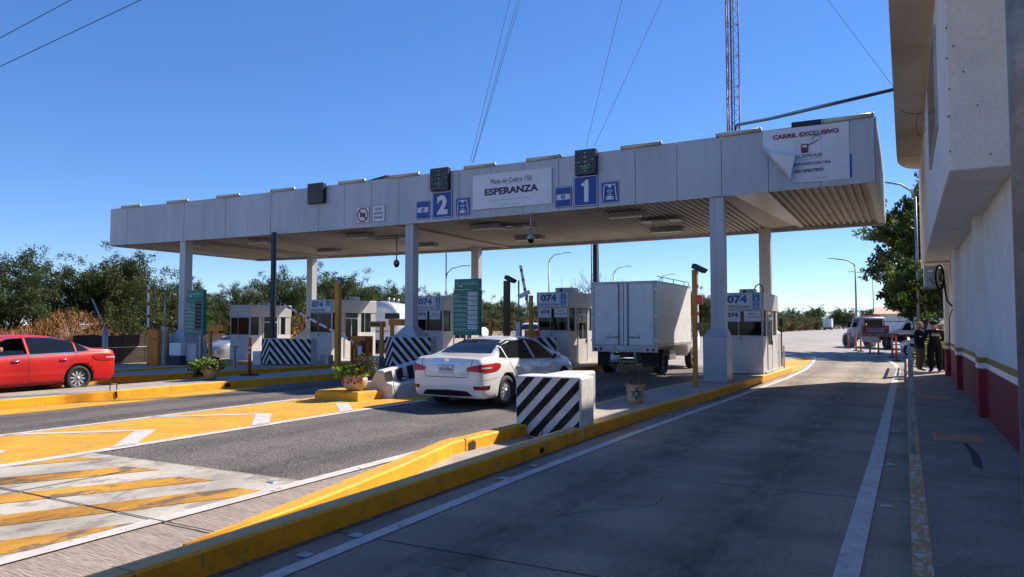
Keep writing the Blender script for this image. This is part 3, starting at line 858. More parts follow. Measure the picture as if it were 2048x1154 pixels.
# solar panel / flat box on the roof
mb = MB(); mb.use('blackmetal').add([(-18.0, 21.2, 7.14), (-16.6, 21.0, 7.26), (-16.3, 22.0, 7.34), (-17.8, 22.2, 7.22), (-18.0, 21.2, 7.10), (-16.6, 21.0, 7.20), (-16.3, 22.0, 7.30), (-17.8, 22.2, 7.18)],
                                    [(0, 1, 2, 3), (7, 6, 5, 4), (0, 4, 5, 1), (1, 5, 6, 2), (2, 6, 7, 3), (3, 7, 4, 0)])
mb.use('steel').tube([(-17.2, 21.6, 6.9), (-17.2, 21.6, 7.2)], .03)
tag(mb.build('solar_panel'), 'flat dark solar panel tilted on the canopy roof', 'solar panel')


def blue_number(n, x0, x1, z0, z1):
    mb, f, w, h, done = front('lane_number_sign', 'square blue sign with a big white number %s on the canopy front' % {'1': 'one', '2': 'two'}[n], 'number sign', x0, x1, z0, z1, m='signblue')
    f.frame('signwhite', .02, .02, w - .02, h - .02, .018)
    if n == '1':
        f.poly('signwhite', [(w * .44, h * .14), (w * .62, h * .14), (w * .62, h * .86), (w * .50, h * .86), (w * .44, h * .79)])
        f.poly('signwhite', [(w * .33, h * .66), (w * .44, h * .66), (w * .44, h * .79), (w * .33, h * .74)])
    else: f.text('signwhite', n, w / 2, h / 2, h * .72, w * .52, bold=.05)
    done()


blue_number('1', -9.06, -8.24, 5.47, 6.43)
blue_number('2', -14.41, -13.57, 5.47, 6.40)


def cash_sign(x0, x1, z0, z1, n):
    mb, f, w, h, done = front('cash_sign', 'small blue sign with a white banknote symbol left of the big number %s' % {'1': 'one', '2': 'two'}[n], 'payment sign', x0, x1, z0, z1, m='signblue')
    f.frame('signwhite', .012, .012, w - .012, h - .012, .01)
    f.rect('signwhite', w * .1, h * .36, w * .9, h * .64, d=.004)
    f.disc('signblue', w * .5, h * .5, h * .12, d=.006); f.text('signwhite', 'S', w * .5, h * .5, h * .15, bold=.03, d=.009)
    for a in (.16, .78): f.rect('signblue', w * a, h * .39, w * (a + .06), h * .42, d=.006); f.rect('signblue', w * a, h * .58, w * (a + .06), h * .61, d=.006)
    done()


cash_sign(-9.7, -9.13, 5.5, 6.14, '1'); cash_sign(-15.09, -14.52, 5.5, 6.13, '2')


def tag_symbol(f, w, h, x=0, y=0, bg='signblue'):
    for a in (.10, .86):
        f.poly('signwhite', [(x + w * (a if a < .5 else a), y + h * .1), (x + w * (a + .05), y + h * .1), (x + w * (a + (.10 if a < .5 else -.04)), y + h * .8), (x + w * (a + (.05 if a < .5 else -.09)), y + h * .8)])
    f.rect('signwhite', x + w * .18, y + h * .82, x + w * .82, y + h * .87)
    f.rect('signwhite', x + w * .4, y + h * .72, x + w * .6, y + h * .85, d=.005)
    for r in (.09, .15, .21): f.disc('signwhite', x + w * .5, y + h * .68, h * r, d=.004, n=8, r2=h * (r - .025), a0=-pi * .8, a1=-pi * .2)
    f.poly('signwhite', [(x + w * .28, y + h * .14), (x + w * .72, y + h * .14), (x + w * .72, y + h * .26), (x + w * .64, y + h * .30), (x + w * .59, y + h * .4), (x + w * .41, y + h * .4), (x + w * .36, y + h * .30), (x + w * .28, y + h * .26)], d=.004)
    f.rect(bg, x + w * .42, y + h * .31, x + w * .58, y + h * .37, d=.007); f.rect(bg, x + w * .32, y + h * .19, x + w * .4, y + h * .24, d=.007); f.rect(bg, x + w * .6, y + h * .19, x + w * .68, y + h * .24, d=.007)


def tag_sign(x0, x1, z0, z1, n):
    mb, f, w, h, done = front('tag_sign', 'small blue sign with a white car symbol right of the big number %s' % {'1': 'one', '2': 'two'}[n], 'payment sign', x0, x1, z0, z1, m='signblue')
    f.frame('signwhite', .012, .012, w - .012, h - .012, .008); tag_symbol(f, w, h); done()


tag_sign(-8.14, -7.57, 5.52, 6.17, '1'); tag_sign(-13.44, -12.88, 5.5, 6.11, '2')
mb, f, w, h, done = front('plaza_name_sign', 'wide white sign reading ESPERANZA in the middle of the canopy', 'name sign', -12.74, -9.8, 5.65, 6.81, t=.06)
f.text('navy', 'Plaza de Cobro 150', w * .5, h * .77, .155, w * .52, bold=.012)
f.rect('grey_ink', w * .22, h * .665, w * .76, h * .672)
f.text('navy', 'ESPERANZA', w * .5, h * .48, .235, w * .68, bold=.045)
f.text('grey_ink', 'Gral. Tomas Alvarado Estacion Obr. - Nogales', w * .49, h * .225, .05, w * .5)
f.text('grey_ink', 'COMUNICACIONES', w * .43, h * .075, .028, w * .13); f.text('grey_ink', 'CAPUFE', w * .56, h * .075, .03, w * .07)
done()
mb, f, w, h, done = front('no_card_sign', 'small square white sign with a red crossed circle left of the canopy middle', 'prohibition sign', -17.81, -17.2, 5.53, 6.13)
f.frame('navy', .0, .0, w, h, .012); f.rect('navy', w * .3, h * .38, w * .72, h * .62)
f.disc('red', w / 2, h / 2, w * .44, d=.006, r2=w * .36, n=28)
f.poly('red', [(w * .2, h * .72), (w * .27, h * .8), (w * .8, h * .28), (w * .73, h * .2)], d=.006); done()
mb, f, w, h, done = front('no_dollars_sign', 'small white sign reading NO SE ACEPTAN DOLARES on the canopy', 'notice', -17.06, -16.48, 5.54, 6.14)
f.frame('navy', .0, .0, w, h, .012)
for i, s in enumerate(['NO SE', 'ACEPTAN', 'DOLARES']): f.text('navy', s, w / 2, h * (.76 - .25 * i), .1, w * (.5 if i == 0 else .72), bold=.02)
done()
# banner, lower left corner peeled and curled forward
ban = thing('vinyl_banner', 'white vinyl banner with its lower left corner peeling off the canopy right end', 'banner', (-2.3, CF - .1, 6.3))
bw, bh = 2.17, 1.52; bx, bz = -3.36, 5.62


def ban_pt(a, b):
    """a across, b up (m): the corner beyond the fold line curls back over itself"""
    # fold line from (0.02,1.20) on the left edge to (0.98,0) on the bottom edge
    px, pz = a, b
    nx, nz = 1.25, 0.95; L = math.hypot(nx, nz); nx /= L; nz /= L
    d = (0.95 * nx) - (px * nx + pz * nz)
    y = 0.012 * sin(a * 5) * cos(b * 4)
    if d > 0:
        r = 0.13; th = min(d / r, 2.9)
        if d / r <= 2.9: ox = d - r * sin(th); oy = r * (1 - cos(th))
        else:
            ox = d - (r * sin(2.9) + (d - 2.9 * r) * cos(2.9)); oy = r * (1 - cos(2.9)) + (d - 2.9 * r) * sin(2.9)
        px += nx * ox; pz += nz * ox; y -= oy
    return (bx + px, CF - .085 + y, bz + pz + 0.06 * a * 0 + 0.0)


mb = MB(); mb.use('signwhite', True); N, K = 44, 32
vs = [ban_pt(bw * i / N, bh * j / K) for j in range(K + 1) for i in range(N + 1)]
mb.add(vs, [(j * (N + 1) + i, j * (N + 1) + i + 1, (j + 1) * (N + 1) + i + 1, (j + 1) * (N + 1) + i) for j in range(K) for i in range(N)])
o = mb.build('vinyl_sheet', ban)
mb = MB(); f = Face(mb, (bx, CF - .105, bz), (1, 0, 0), (0, 0, 1))
f.text('redink', 'CARRIL EXCLUSIVO', 1.10, 1.31, .125, 1.66, bold=.035)
f.text('navy', 'TELEPEAJE', 1.12, .70, .10, .80, bold=.0)
f.text('navy', 'VEHICULOS CON TAG', 1.22, .50, .075, .98, bold=.02); f.text('navy', 'NO EFECTIVO', 1.18, .31, .085, .72, bold=.03)
f.rect('navy', 1.0, .80, 1.16, .84); f.frame('redink', .99, .84, 1.17, 1.04, .025); f.rect('redink', 1.02, .86, 1.14, .94, d=.005)
f.poly('navy', [(1.14, 1.0), (1.42, 1.12), (1.43, 1.105), (1.16, .98)]); f.disc('grey_ink', 1.38, 1.13, .12, n=16, r2=.10, a0=0, a1=pi)
f.rect('grey_ink', .8, .62, 1.62, .626)
f.frame('grey_ink', .86, .76, 1.5, 1.14, .004)
f.text('grey_ink', 'CAPUFE', 1.45, .1, .035, .3)
mb.build('banner_print', ban)
mb, f, w, h, done = front('covered_blue_sign', 'blue sign edge showing behind the right side of the white banner', 'sign', -2.0, -1.14, 5.66, 6.27, m='signblue', t=.008); done()


# ------------------------------------------------------------------ toll booths
def booth(x0, x1, y0, y1, zt, num, label, roof_label, low_z=1.42):
    zb = hx(x0) + 0.198
    t = thing('toll_booth', label, 'toll booth', ((x0 + x1) / 2, (y0 + y1) / 2, zb), group='toll booths on the islands')
    mb = MB(); e = .0
    mb.use('booth_low').box(x0, x1, y0, y1, zb, low_z)
    mb.use('joint').box(x1 - .3, x1 + .003, y0 - .003, y0 + .3, low_z - .004, low_z + .004)
    mb.use('booth_low').box(x1 - .14, x1 + .05, y0 + .3, y1 - .9, zb, zb + .06)
    mb.use('panel_dark').box(x0 + .55, x0 + .6, y0 - .05, y0, low_z - .12, low_z - .04)
    mb.build('lower_wall', t, bevel=.01)
    mb = MB(); z2 = zt - .58
    mb.use('booth').box(x0 - .03, x1 + .03, y0 - .03, y1 + .03, z2, zt)
    mb.build('roof_band', t, bevel=.015)
    mb = MB(); mb.use('booth')
    for (a, b, c, d) in ((x0, x0 + .05, y0, y0 + .05), (x1 - .05, x1, y0, y0 + .05), (x0, x0 + .05, y1 - .05, y1), (x1 - .05, x1, y0 + .55, y0 + .80), (x1 - .05, x1, y0 + 1.75, y0 + 1.95), (x1 - .05, x1, y1 - .35, y1)):
        mb = MB(); mb.use('booth').box(a, b, c, d, low_z, z2); mb.build('corner_post', t)
    w = thing_part('front_window', t)
    mb = MB(); mb.use('glass').box(x0 + .05, x1 - .05, y0 + .03, y0 + .04, low_z, z2); mb.build('pane', w)
    mb = MB(); mb.use('steel_light').box(x0 + .05, x1 - .05, y0 + .01, y0 + .03, low_z, low_z + .03); mb.box(x0 + .05, x1 - .05, y0 + .01, y0 + .03, z2 - .03, z2)
    mb.box(x0 + .5, x0 + .52, y0 + .015, y0 + .03, low_z + .03, z2 - .03); mb.build('frame', w)
    w = thing_part('side_window', t)
    mb = MB(); mb.use('glass').box(x1 - .04, x1 - .03, y0 + .05, y0 + .55, low_z, z2); mb.box(x1 - .04, x1 - .03, y0 + 1.95, y1 - .35, low_z, z2)
    mb.box(x0 + .01, x0 + .02, y0 + .05, y1 - .05, low_z, z2); mb.box(x0 + .05, x1 - .05, y1 - .04, y1 - .03, low_z, z2); mb.build('pane', w)
    mb = MB(); mb.use('steel_light').box(x1 - .03, x1 - .0, y1 - .8, y1 - .77, low_z, z2); mb.build('frame', w)
    d = thing_part('door', t)
    mb = MB(); mb.use('glass').box(x1 - .02, x1 + .003, y0 + .86, y0 + 1.69, low_z - .3, z2 - .28); mb.box(x1 - .02, x1 + .003, y0 + .86, y0 + 1.69, z2 - .22, z2 - .02)
    mb.build('pane', d)
    mb = MB(); mb.use('steel_light')
    for c in (y0 + .80, y0 + 1.69): mb.box(x1 - .03, x1 + .02, c, c + .06, zb + .06, z2)
    mb.box(x1 - .03, x1 + .02, y0 + .86, y0 + 1.69, z2 - .28, z2 - .22); mb.box(x1 - .03, x1 + .02, y0 + 1.25, y0 + 1.29, low_z - .3, z2 - .28)
    mb.use('booth_low').box(x1 - .02, x1 + .012, y0 + .86, y0 + 1.69, zb + .08, low_z - .3); mb.build('frame', d)
    mb = MB(); mb.use('black').box(x1 + .02, x1 + .05, y0 + 1.6, y0 + 1.64, 1.1, 1.25); mb.build('handle', d)
    if num:
        sgn = MB(); f = Face(sgn, (x0 + .02, y0 - .05, z2 + .03), (1, 0, 0), (0, 0, 1)); W = x1 - x0 - .04; H = zt - z2 - .06
        f.body('signwhite', 0, 0, W, H, .015)
        f.frame('navy', .03, .03, W * .72, H - .02, .008)
        f.text('blue', '074', W * .375, H * .64, H * .52, W * .52, bold=.05)
        f.text('navy', 'CAPUFE', W * .19, H * .18, H * .15, W * .26, bold=.02); f.text('navy', '24 HORAS', W * .56, H * .18, H * .15, W * .28, bold=.02)
        f.poly('navy', [(W * .34, H * .10), (W * .37, H * .10), (W * .41, H * .28), (W * .38, H * .29), (W * .385, H * .22), (W * .35, H * .16)])
        f.rect('lightblue', W * .77, H * .5, W * .95, H * .97); f.text('signwhite', num, W * .86, H * .68, H * .24, bold=.03, d=.008); f.text('signwhite', 'CARRIL', W * .86, H * .88, H * .07, W * .13, d=.008)
        if num != '3':
            f.rect('lightblue', W * .77, H * .12, W * .95, H * .47); tag_symbol(Face(sgn, f.p(W * .77, H * .12, .004), (1, 0, 0), (0, 0, 1)), W * .18, H * .35, bg='lightblue'); f.rect('lightblue', W * .77, H * .0 + .01, W * .95, H * .09)
        o = sgn.build('phone_number_sign', t); 
        if num != '3':
            sgn = MB(); f = Face(sgn, (x0 + .07, y0 - .012, z2 - .36), (1, 0, 0), (0, 0, 1))
            f.body('signwhite', 0, 0, .50, .33, .01); f.text('navy', '074', .25, .21, .15, .37, bold=.04); f.text('grey_ink', 'MARCA GRATIS', .25, .06, .03, .34)
            f.body('signwhite', .62, 0, 1.14, .33, .01); f.text('redink', 'Agiliza tu', .88, .24, .06, .3, bold=.03); f.text('redink', 'cruce con TAG', .88, .15, .055, .42, bold=.03); f.text('grey_ink', 'telepeaje', .88, .05, .025, .2)
            sgn.build('window_notice', t)
    return t


def thing_part(name, parent):
    o = bpy.data.objects.new(name, None); COL.objects.link(o); o.parent = parent; o.empty_display_size = .1
    return o


booth(-5.3, -4.03, 24.4, 27.4, 2.84, '6', 'toll booth at the right lane behind the first column, marked lane six', '')
booth(-12.1, -10.83, 24.4, 27.4, 3.0, '1', 'toll booth left of the white box truck, marked lane one', '', 1.56)
booth(-17.68, -16.35, 24.4, 27.2, 2.95, '2', 'toll booth half behind the second column, marked lane two', '', 1.53)
booth(-23.5, -22.2, 24.4, 27.4, 2.91, '3', 'toll booth behind the slanting gate arm, marked lane three', '', 1.44)
booth(-28.62, -27.3, 24.4, 27.0, 2.74, None, 'leftmost toll booth without any number sign, behind the black pole', '', 1.3)


def ac_unit(name, x0, x1, y0, y1, z0, z1, label):
    t = thing(name, label, 'air conditioner', ((x0 + x1) / 2, (y0 + y1) / 2, z0))
    mb = MB(); mb.use('steel_light').box(x0, x1, y0, y1, z0, z1); mb.build('casing', t, bevel=.02)
    mb = MB(); f = Face(mb, (x0, y0 - .003, z0), (1, 0, 0), (0, 0, 1)); w = x1 - x0; h = z1 - z0
    f.disc('black', w * .36, h * .5, min(w * .3, h * .42), d=.003); f.disc('steel', w * .36, h * .5, min(w * .3, h * .42), d=.005, r2=min(w * .27, h * .37))
    for k in range(-2, 3): f.rect('steel', w * .36 + k * .05 - .004, h * .15, w * .36 + k * .05 + .004, h * .85, d=.007)
    f.rect('panel_dark', w * .72, h * .2, w * .94, h * .5); mb.build('fan_grille', t)


ac_unit('rooftop_ac_unit', -11.75, -11.05, 25.2, 25.8, 3.0, 3.2, 'grey air conditioner on the roof of the lane one booth')
ac_unit('rooftop_ac_unit', -4.95, -4.45, 25.4, 25.9, 2.84, 3.0, 'small air conditioner on the roof of the lane six booth')
ac_unit('rooftop_ac_unit', -16.7, -16.2, 25.6, 26.1, 2.95, 3.13, 'air conditioner on the roof of the lane two booth')
ac_unit('rooftop_ac_unit', -28.5, -27.8, 26.0, 26.5, 2.74, 2.9, 'air conditioner on the roof of the leftmost booth')
ac_unit('rooftop_ac_unit', -22.9, -22.4, 26.0, 26.5, 2.91, 3.09, 'air conditioner on the roof of the lane three booth')
mb = MB(); mb.use('black').tube([(-4.5, 25.5, 2.9), (-4.42, 25.5, 3.1), (-4.32, 25.5, 3.16), (-4.2, 25.5, 3.08), (-4.18, 25.5, 2.86)], .022)
tag(mb.build('hose'), 'black hose looping over the roof of the lane six booth', 'hose')
# ------------------------------------------------------------------ the building on the right
WX = 1.25
bld = thing('service_building', 'white two storey building with maroon base and gold stripe along the right pavement', 'building', (3, 16, 0.15))
pil = [(2.0, 2.6), (9.0, 9.6), (15.4, 16.0), (21.7, 22.35), (27.2, 28.3)]
spans = []
y = -12.0
for a, b in pil: spans.append((y, a, WX)); spans.append((a, b, WX - .12)); y = b
for nm, m, z0, z1, pr in (('base_band', 'maroon', 0.1, 1.02, 0.012), ('white_band', 'white', 1.02, 1.115, 0.008), ('gold_band', 'gold', 1.115, 1.215, 0.008), ('ground_floor_wall', 'stucco', 1.215, 3.75, 0)):
    mb = MB(); mb.use(m)
    prof = []
    for a, b, x in spans: prof += [(x - pr, a), (x - pr, b)]
    prof = [(x, y if i else y) for i, (x, y) in enumerate(prof)]
    poly = [(6.0, 28.3 + pr)] + [(6.0, -12)] + prof[:]
    poly[-1] = (poly[-1][0], 28.3 + pr)
    mb.prism(poly, z0, z1); mb.build(nm, bld)
mb = MB(); mb.use('stucco'); mb.box(0.53, 6.0, 10.7, 29.3, 3.75, 8.6); mb.build('upper_storey', bld, bevel=.02)
mb = MB(); mb.use('stucco'); mb.box(1.2, 6.0, -12, 10.7, 3.75, 7.0); mb.build('rear_upper_wall', bld)
# roof slab with a rounded far corner
poly = [(6.0, -12.0), (6.0, 27.9), (0.55, 27.7)]
for k in range(9):
    a = pi / 2 + (pi / 2) * k / 8
    poly.append((0.55 + 0.66 * cos(a), 25.9 + 1.8 * sin(a)))
poly.append((-0.12, 25.0)); poly.append((-0.12, -12.0))
mb = MB(); mb.use('cream').prism(poly[::-1] if False else poly, 7.0, 7.45)
mb.use('stucco').prism(inset(poly[::1], .02) if False else poly, 7.45, 7.66)
mb.build('roof_slab', bld)
w = thing_part('window', bld)
mb = MB(); mb.use('glass').box(0.5, 0.525, 13.2, 16.6, 4.95, 6.5); mb.build('pane', w)
mb = MB(); mb.use('steel_light').box(0.49, 0.53, 13.1, 16.7, 4.9, 4.95).box(0.49, 0.53, 13.1, 16.7, 6.5, 6.55).box(0.49, 0.53, 13.1, 13.2, 4.95, 6.5).box(0.49, 0.53, 16.6, 16.7, 4.95, 6.5)
mb.build('frame', w)
# small stains / nail heads on the near face of the upper storey
mb = MB(); mb.use('tar'); rnd = random.Random(3)
for (x, z) in [(0.62, 5.35), (0.86, 4.55), (0.98, 3.92), (0.545, 6.1), (0.55, 5.6), (0.545, 5.2), (0.56, 4.8), (0.545, 4.45), (0.55, 4.0), (0.72, 5.0)]:
    mb.box(x - .008, x + .008, 10.694, 10.70, z - .012, z + .012)
mb.build('stains', bld)
# wall mounted condenser
ac = thing('wall_ac_unit', 'grey outdoor air conditioner on a bracket high on the white wall', 'air conditioner', (0.8, 26.2, 2.95))
mb = MB(); mb.use('steel_light').box(0.54, 0.94, 25.9, 26.7, 2.98, 3.62); mb.build('casing', ac, bevel=.015)
mb = MB(); f = Face(mb, (0.54, 25.897, 2.98), (1, 0, 0), (0, 0, 1)); f.rect('panel_dark', .08, .38, .26, .56); f.rect('white', .1, .44, .24, .52, d=.005)
for k in range(4): f.rect('black', .08 + .05 * k, .12, .09 + .05 * k, .33, d=.005)
mb.build('service_cover', ac)
mb = MB(); mb.use('steel').box(0.45, 1.14, 25.95, 26.0, 2.93, 2.98).box(0.45, 1.14, 26.6, 26.65, 2.93, 2.98).box(0.45, 0.5, 26.0, 26.6, 2.93, 2.98); mb.build('bracket', ac)
mb = MB(); mb.use('black')
mb.tube([(0.95 + .22 * cos(a) * .5, 25.7 - .2 * cos(a) * 0, 3.25 + .36 * sin(a)) for a in [k * pi / 10 for k in range(0, 42)]], .028, 7)
mb.tube([(1.06, 25.7, 3.2), (1.08, 25.5, 2.8), (1.12, 25.4, 2.5), (1.2, 24.9, 2.35)], .028, 7)
mb.tube([(1.22, 24.9, 2.25), (1.15, 25.2, 2.0), (1.14, 25.3, 0.3)], .016, 6)
mb.tube([(0.7, 25.86, 3.2), (0.76, 25.75, 3.05), (0.92, 25.72, 3.08)], .016, 6)
tag(mb.build('coiled_cable'), 'black coiled cable hanging beside the wall air conditioner', 'cable')
mb = MB(); mb.use('black')
mb.tube([(0.0, 19.6, 6.97), (0.15, 19.8, 6.9), (0.35, 20.0, 6.9), (0.5, 20.2, 6.98)], .008, 5)
mb.tube([(0.44 + .09 * sin(a), 20.2, 6.68 + .28 * cos(a)) for a in [k * pi / 12 for k in range(25)]], .006, 5)
mb.tube([(-.1, 25.2, 6.99), (.2, 25.3, 6.98), (.5, 25.2, 6.99)], .006, 5)
tag(mb.build('roof_cable'), 'thin wire loop hanging under the rounded roof slab', 'cable')
# steel pole right beside the camera
mb = MB(); mb.use('steel', True).tube([(0.545, 3.62, 0.14), (0.545, 3.62, 7.5)], .145, 40)
tag(mb.build('steel_pole'), 'thick galvanised steel pole at the right edge close to the camera', 'pole')
mb = MB(); mb.use('leaf_dark').add([(0.40, 3.6, 3.30), (0.385, 3.6, 3.335), (0.392, 3.58, 3.365), (0.405, 3.58, 3.35), (0.405, 3.58, 3.31)], [(0, 1, 2, 3, 4)])
tag(mb.build('leaf'), 'single dark leaf caught on the big steel pole', 'leaf')
# handrail on the kerb
hr = thing('handrail', 'low grey steel handrail standing on the worn kerb by the pavement', 'handrail', (0.05, 14, 0.15))
for y in (10.75, 13.0, 15.25, 17.5, 19.75):
    mb = MB(); mb.use('steel').box(0.025, 0.075, y - .025, y + .025, 0.153, 1.3); mb.box(0.01, 0.105, y - .06, y + .06, 0.153, 0.163); mb.build('post', hr)
mb = MB(); mb.use('steel').box(0.02, 0.08, 10.72, 19.8, 1.3, 1.345); mb.build('top_rail', hr)
mb = MB(); mb.use('steel').box(0.03, 0.07, 10.78, 19.72, 0.72, 0.75); mb.build('middle_rail', hr)
# pale railing further on beside the planted strip
hr = thing('fence_railing', 'pale slatted railing behind the standing people at the pavement end', 'railing', (0.1, 31, 0.15))
for k in range(9):
    mb = MB(); mb.use('cream').box(0.06, 0.12, 28.6 + k * .8, 28.68 + k * .8, 0.153, 1.2); mb.build('post', hr)
mb = MB(); mb.use('cream').box(0.05, 0.13, 28.5, 35.2, 1.2, 1.26).box(0.065, 0.115, 28.5, 35.2, 0.6, 0.65); mb.build('rail', hr)


# ------------------------------------------------------------------ striped concrete barriers
def slab_faces(mb, p0, p1, z0, z1, th, m='whitepaint'):
    """upright slab from plan point p0 to p1, front face to the right-hand side of p0->p1"""
    a = Vector((p1[0] - p0[0], p1[1] - p0[1])); L = a.length; a.normalize(); n = Vector((a.y, -a.x))
    f = Face(mb, (p0[0], p0[1], z0), (a.x, a.y, 0), (0, 0, 1))
    f.body(m, 0, 0, L, z1 - z0, th)
    return f, L, z1 - z0


A = thing('striped_barrier', 'big white concrete barrier with black diagonal stripes nearest the camera', 'barrier', (-5.0, 10.8, 0.05), group='black and white striped barriers')
mb = MB(); mb.use('whitepaint'); mb.box(-5.61, -4.46, 10.5, 11.05, 0.0, 0.975); mb.build('front_slab', A, bevel=.035)
mb = MB(); f = Face(mb, (-5.59, 10.497, 0.01), (1, 0, 0), (0, 0, 1))
stripes(f, 'blackpaint', [(0, 0), (1.10, 0), (1.10, .945), (0, .945)], R(46), 0.222, 0.112, phase=-.03, d=.001)
mb.build('stripes', A)
mb = MB(); mb.use('whitepaint'); mb.add([(-5.6, 11.05, .15), (-4.95, 11.05, .15), (-4.85, 12.1, .15), (-5.5, 12.1, .15), (-5.6, 11.05, .93), (-4.78, 11.05, .955), (-4.85, 12.1, .99), (-5.45, 12.1, .97)],
                                         [(0, 3, 2, 1), (4, 5, 6, 7), (0, 1, 5, 4), (1, 2, 6, 5), (2, 3, 7, 6), (3, 0, 4, 7)]); mb.build('rear_slab', A, bevel=.04)
mb = MB(); mb.use('black').tube([(-5.2, 10.46, .01), (-5.22, 10.46, .15), (-5.16, 10.45, .21), (-5.1, 10.46, .19), (-5.12, 10.46, .02)], .006, 5)
mb.tube([(-5.3, 10.35, .02), (-5.2, 10.2, .02), (-5.0, 10.35, .02), (-4.75, 10.3, .02)], .01, 5)
tag(mb.build('loose_cable'), 'loose black wire at the foot of the nearest striped barrier', 'cable')


def nose(apex, left, right, z0, z1, label, flip=False):
    """v-shaped barrier, chevron pattern meeting at the apex edge"""
    t = thing('striped_barrier', label, 'barrier', (apex[0], apex[1] + .3, z0), group='black and white striped barriers')
    mb = MB(); mb.use('whitepaint')
    back = apex[1] + 0.9
    mb.prism([left, apex, right, (right[0], right[1] + .35), (left[0], left[1] + .35)], z0, z1)
    mb.build('wall', t, bevel=.015)
    mb = MB()
    for (p, q, sgn) in ((left, apex, 1), (apex, right, -1)):
        a = Vector((q[0] - p[0], q[1] - p[1])); L = a.length
        f = Face(mb, (p[0], p[1], z0), (a.x, a.y, 0), (0, 0, 1))
        H = z1 - z0
        # stripes symmetrical about the apex, sloping down away from it
        ang = R(50) if sgn > 0 else R(-50)
        per = .215; wd = .112
        if sgn > 0:
            # distance above a line through (L,0)
            nx, ny = -sin(ang), cos(ang); ph = L * nx
        else:
            nx, ny = -sin(ang), cos(ang); ph = 0
        stripes(f, 'blackpaint', [(0.0, 0.01), (L, 0.01), (L, H - .02), (0.0, H - .02)], ang, per, wd, phase=ph + .02, d=.004)
    mb.build('stripes', t)
    mb = MB(); f = Face(mb, (apex[0], apex[1] - .012, z0), (1, 0, 0), (0, 0, 1))
    return t


nose((-15.46, 20.0), (-15.95, 20.22), (-14.3, 20.62), .36, 1.38, 'chevron striped concrete barrier in front of the second column')
nose((-21.62, 20.3), (-22.2, 20.45), (-20.05, 20.9), .28, 1.26, 'chevron striped concrete barrier left of the tall yellow camera post')
nose((-11.35, 20.3), (-11.95, 20.5), (-9.95, 21.4), .36, 1.40, 'chevron striped concrete barrier behind the white sedan')

# jersey wall rising behind the flower pot
J = thing('divider_wall', 'sloping white concrete divider wall with upright black stripes beside the white sedan', 'barrier', (-10.5, 15, .14), group='black and white striped barriers')
mb = MB(); mb.use('whitepaint')


def jr(y, zt, zl): return [(-10.12, y, .1), (-10.12, y, .46), (-10.30, y, .5), (-10.36, y, zt), (-10.58, y, zt), (-10.72, y, zl), (-11.0, y, zl - .02), (-11.05, y, .1)]


mb.loft([jr(13.08, .76, .50), jr(14.5, .92, .62), jr(16.0, 1.08, .75), jr(18.0, 1.12, .8)]); mb.build('wall', J, bevel=.03)
mb = MB(); mb.use('blackpaint')
for y in (13.11, 13.50, 13.92, 14.34, 14.78, 15.24, 15.7):
    zt = .76 + (y - 13.08) * .108
    q = lambda yy, s: (-10.275 - .06 * s, yy, .53 + (zt + (yy - y) * .108 - .03 - .53) * s)
    mb.quad(q(y, 0), q(y + .23, 0), q(y + .23, 1), q(y, 1))
mb.build('stripes', J)
mb = MB(); mb.use('black').tube([(-10.1, 13.1, .5), (-10.08, 13.12, .35), (-10.09, 13.2, .16)], .008, 5)
mb.use('blackmetal').box(-10.27, -10.22, 13.55, 13.78, .51, .60); mb.use('signwhite').box(-10.22, -10.215, 13.58, 13.75, .535, .58)
mb.build('junction_box', J)


# ------------------------------------------------------------------ posts, gates, cabinets
def post(name, x, y, z1, s, m, label, cat='post', z0=None, group=None, band=True):
    z0 = hx(x) + .195 if z0 is None else z0
    t = thing(name, label, cat, (x, y, z0), group=group)
    mb = MB(); mb.use(m).box(x - s, x + s, y - s, y + s, z0, z1); mb.build('pole', t, bevel=.01)
    mb = MB(); mb.use('steel').box(x - s * 2.2, x + s * 2.2, y - s * 2.2, y + s * 2.2, z0, z0 + .02); mb.build('base_plate', t)
    if band:
        mb = MB(); mb.use(m); mz = z0 + (z1 - z0) * .42; mb.box(x - s * 1.12, x + s * 1.12, y - s * 1.12, y + s * 1.12, mz, mz + .09); mb.build('collar', t)
    return t


def camera_head(t, x, y, z, dx=.28, dy=-.1, m='blackmetal'):
    mb = MB(); mb.use(m)
    a = Vector((dx, dy, -.10)); L = a.length; a.normalize()
    s = Vector((0, 0, 1)).cross(a).normalized(); u = a.cross(s)
    c = Vector((x, y, z))
    P = lambda i, j, k: tuple(c + a * i + s * j + u * k)
    L2 = L * 1.25
    mb.add([P(-.08, -.07, -.05), P(L2, -.07, -.05), P(L2, .07, -.05), P(-.08, .07, -.05), P(-.08, -.07, .07), P(L2 + .05, -.07, .07), P(L2 + .05, .07, .07), P(-.08, .07, .07)],
           [(0, 3, 2, 1), (4, 5, 6, 7), (0, 1, 5, 4), (1, 2, 6, 5), (2, 3, 7, 6), (3, 0, 4, 7)])
    mb.build('camera_housing', t)
    mb = MB(); mb.use('steel').tube([(x, y, z - .14), (x, y, z - .04)], .025, 6); mb.build('bracket', t)


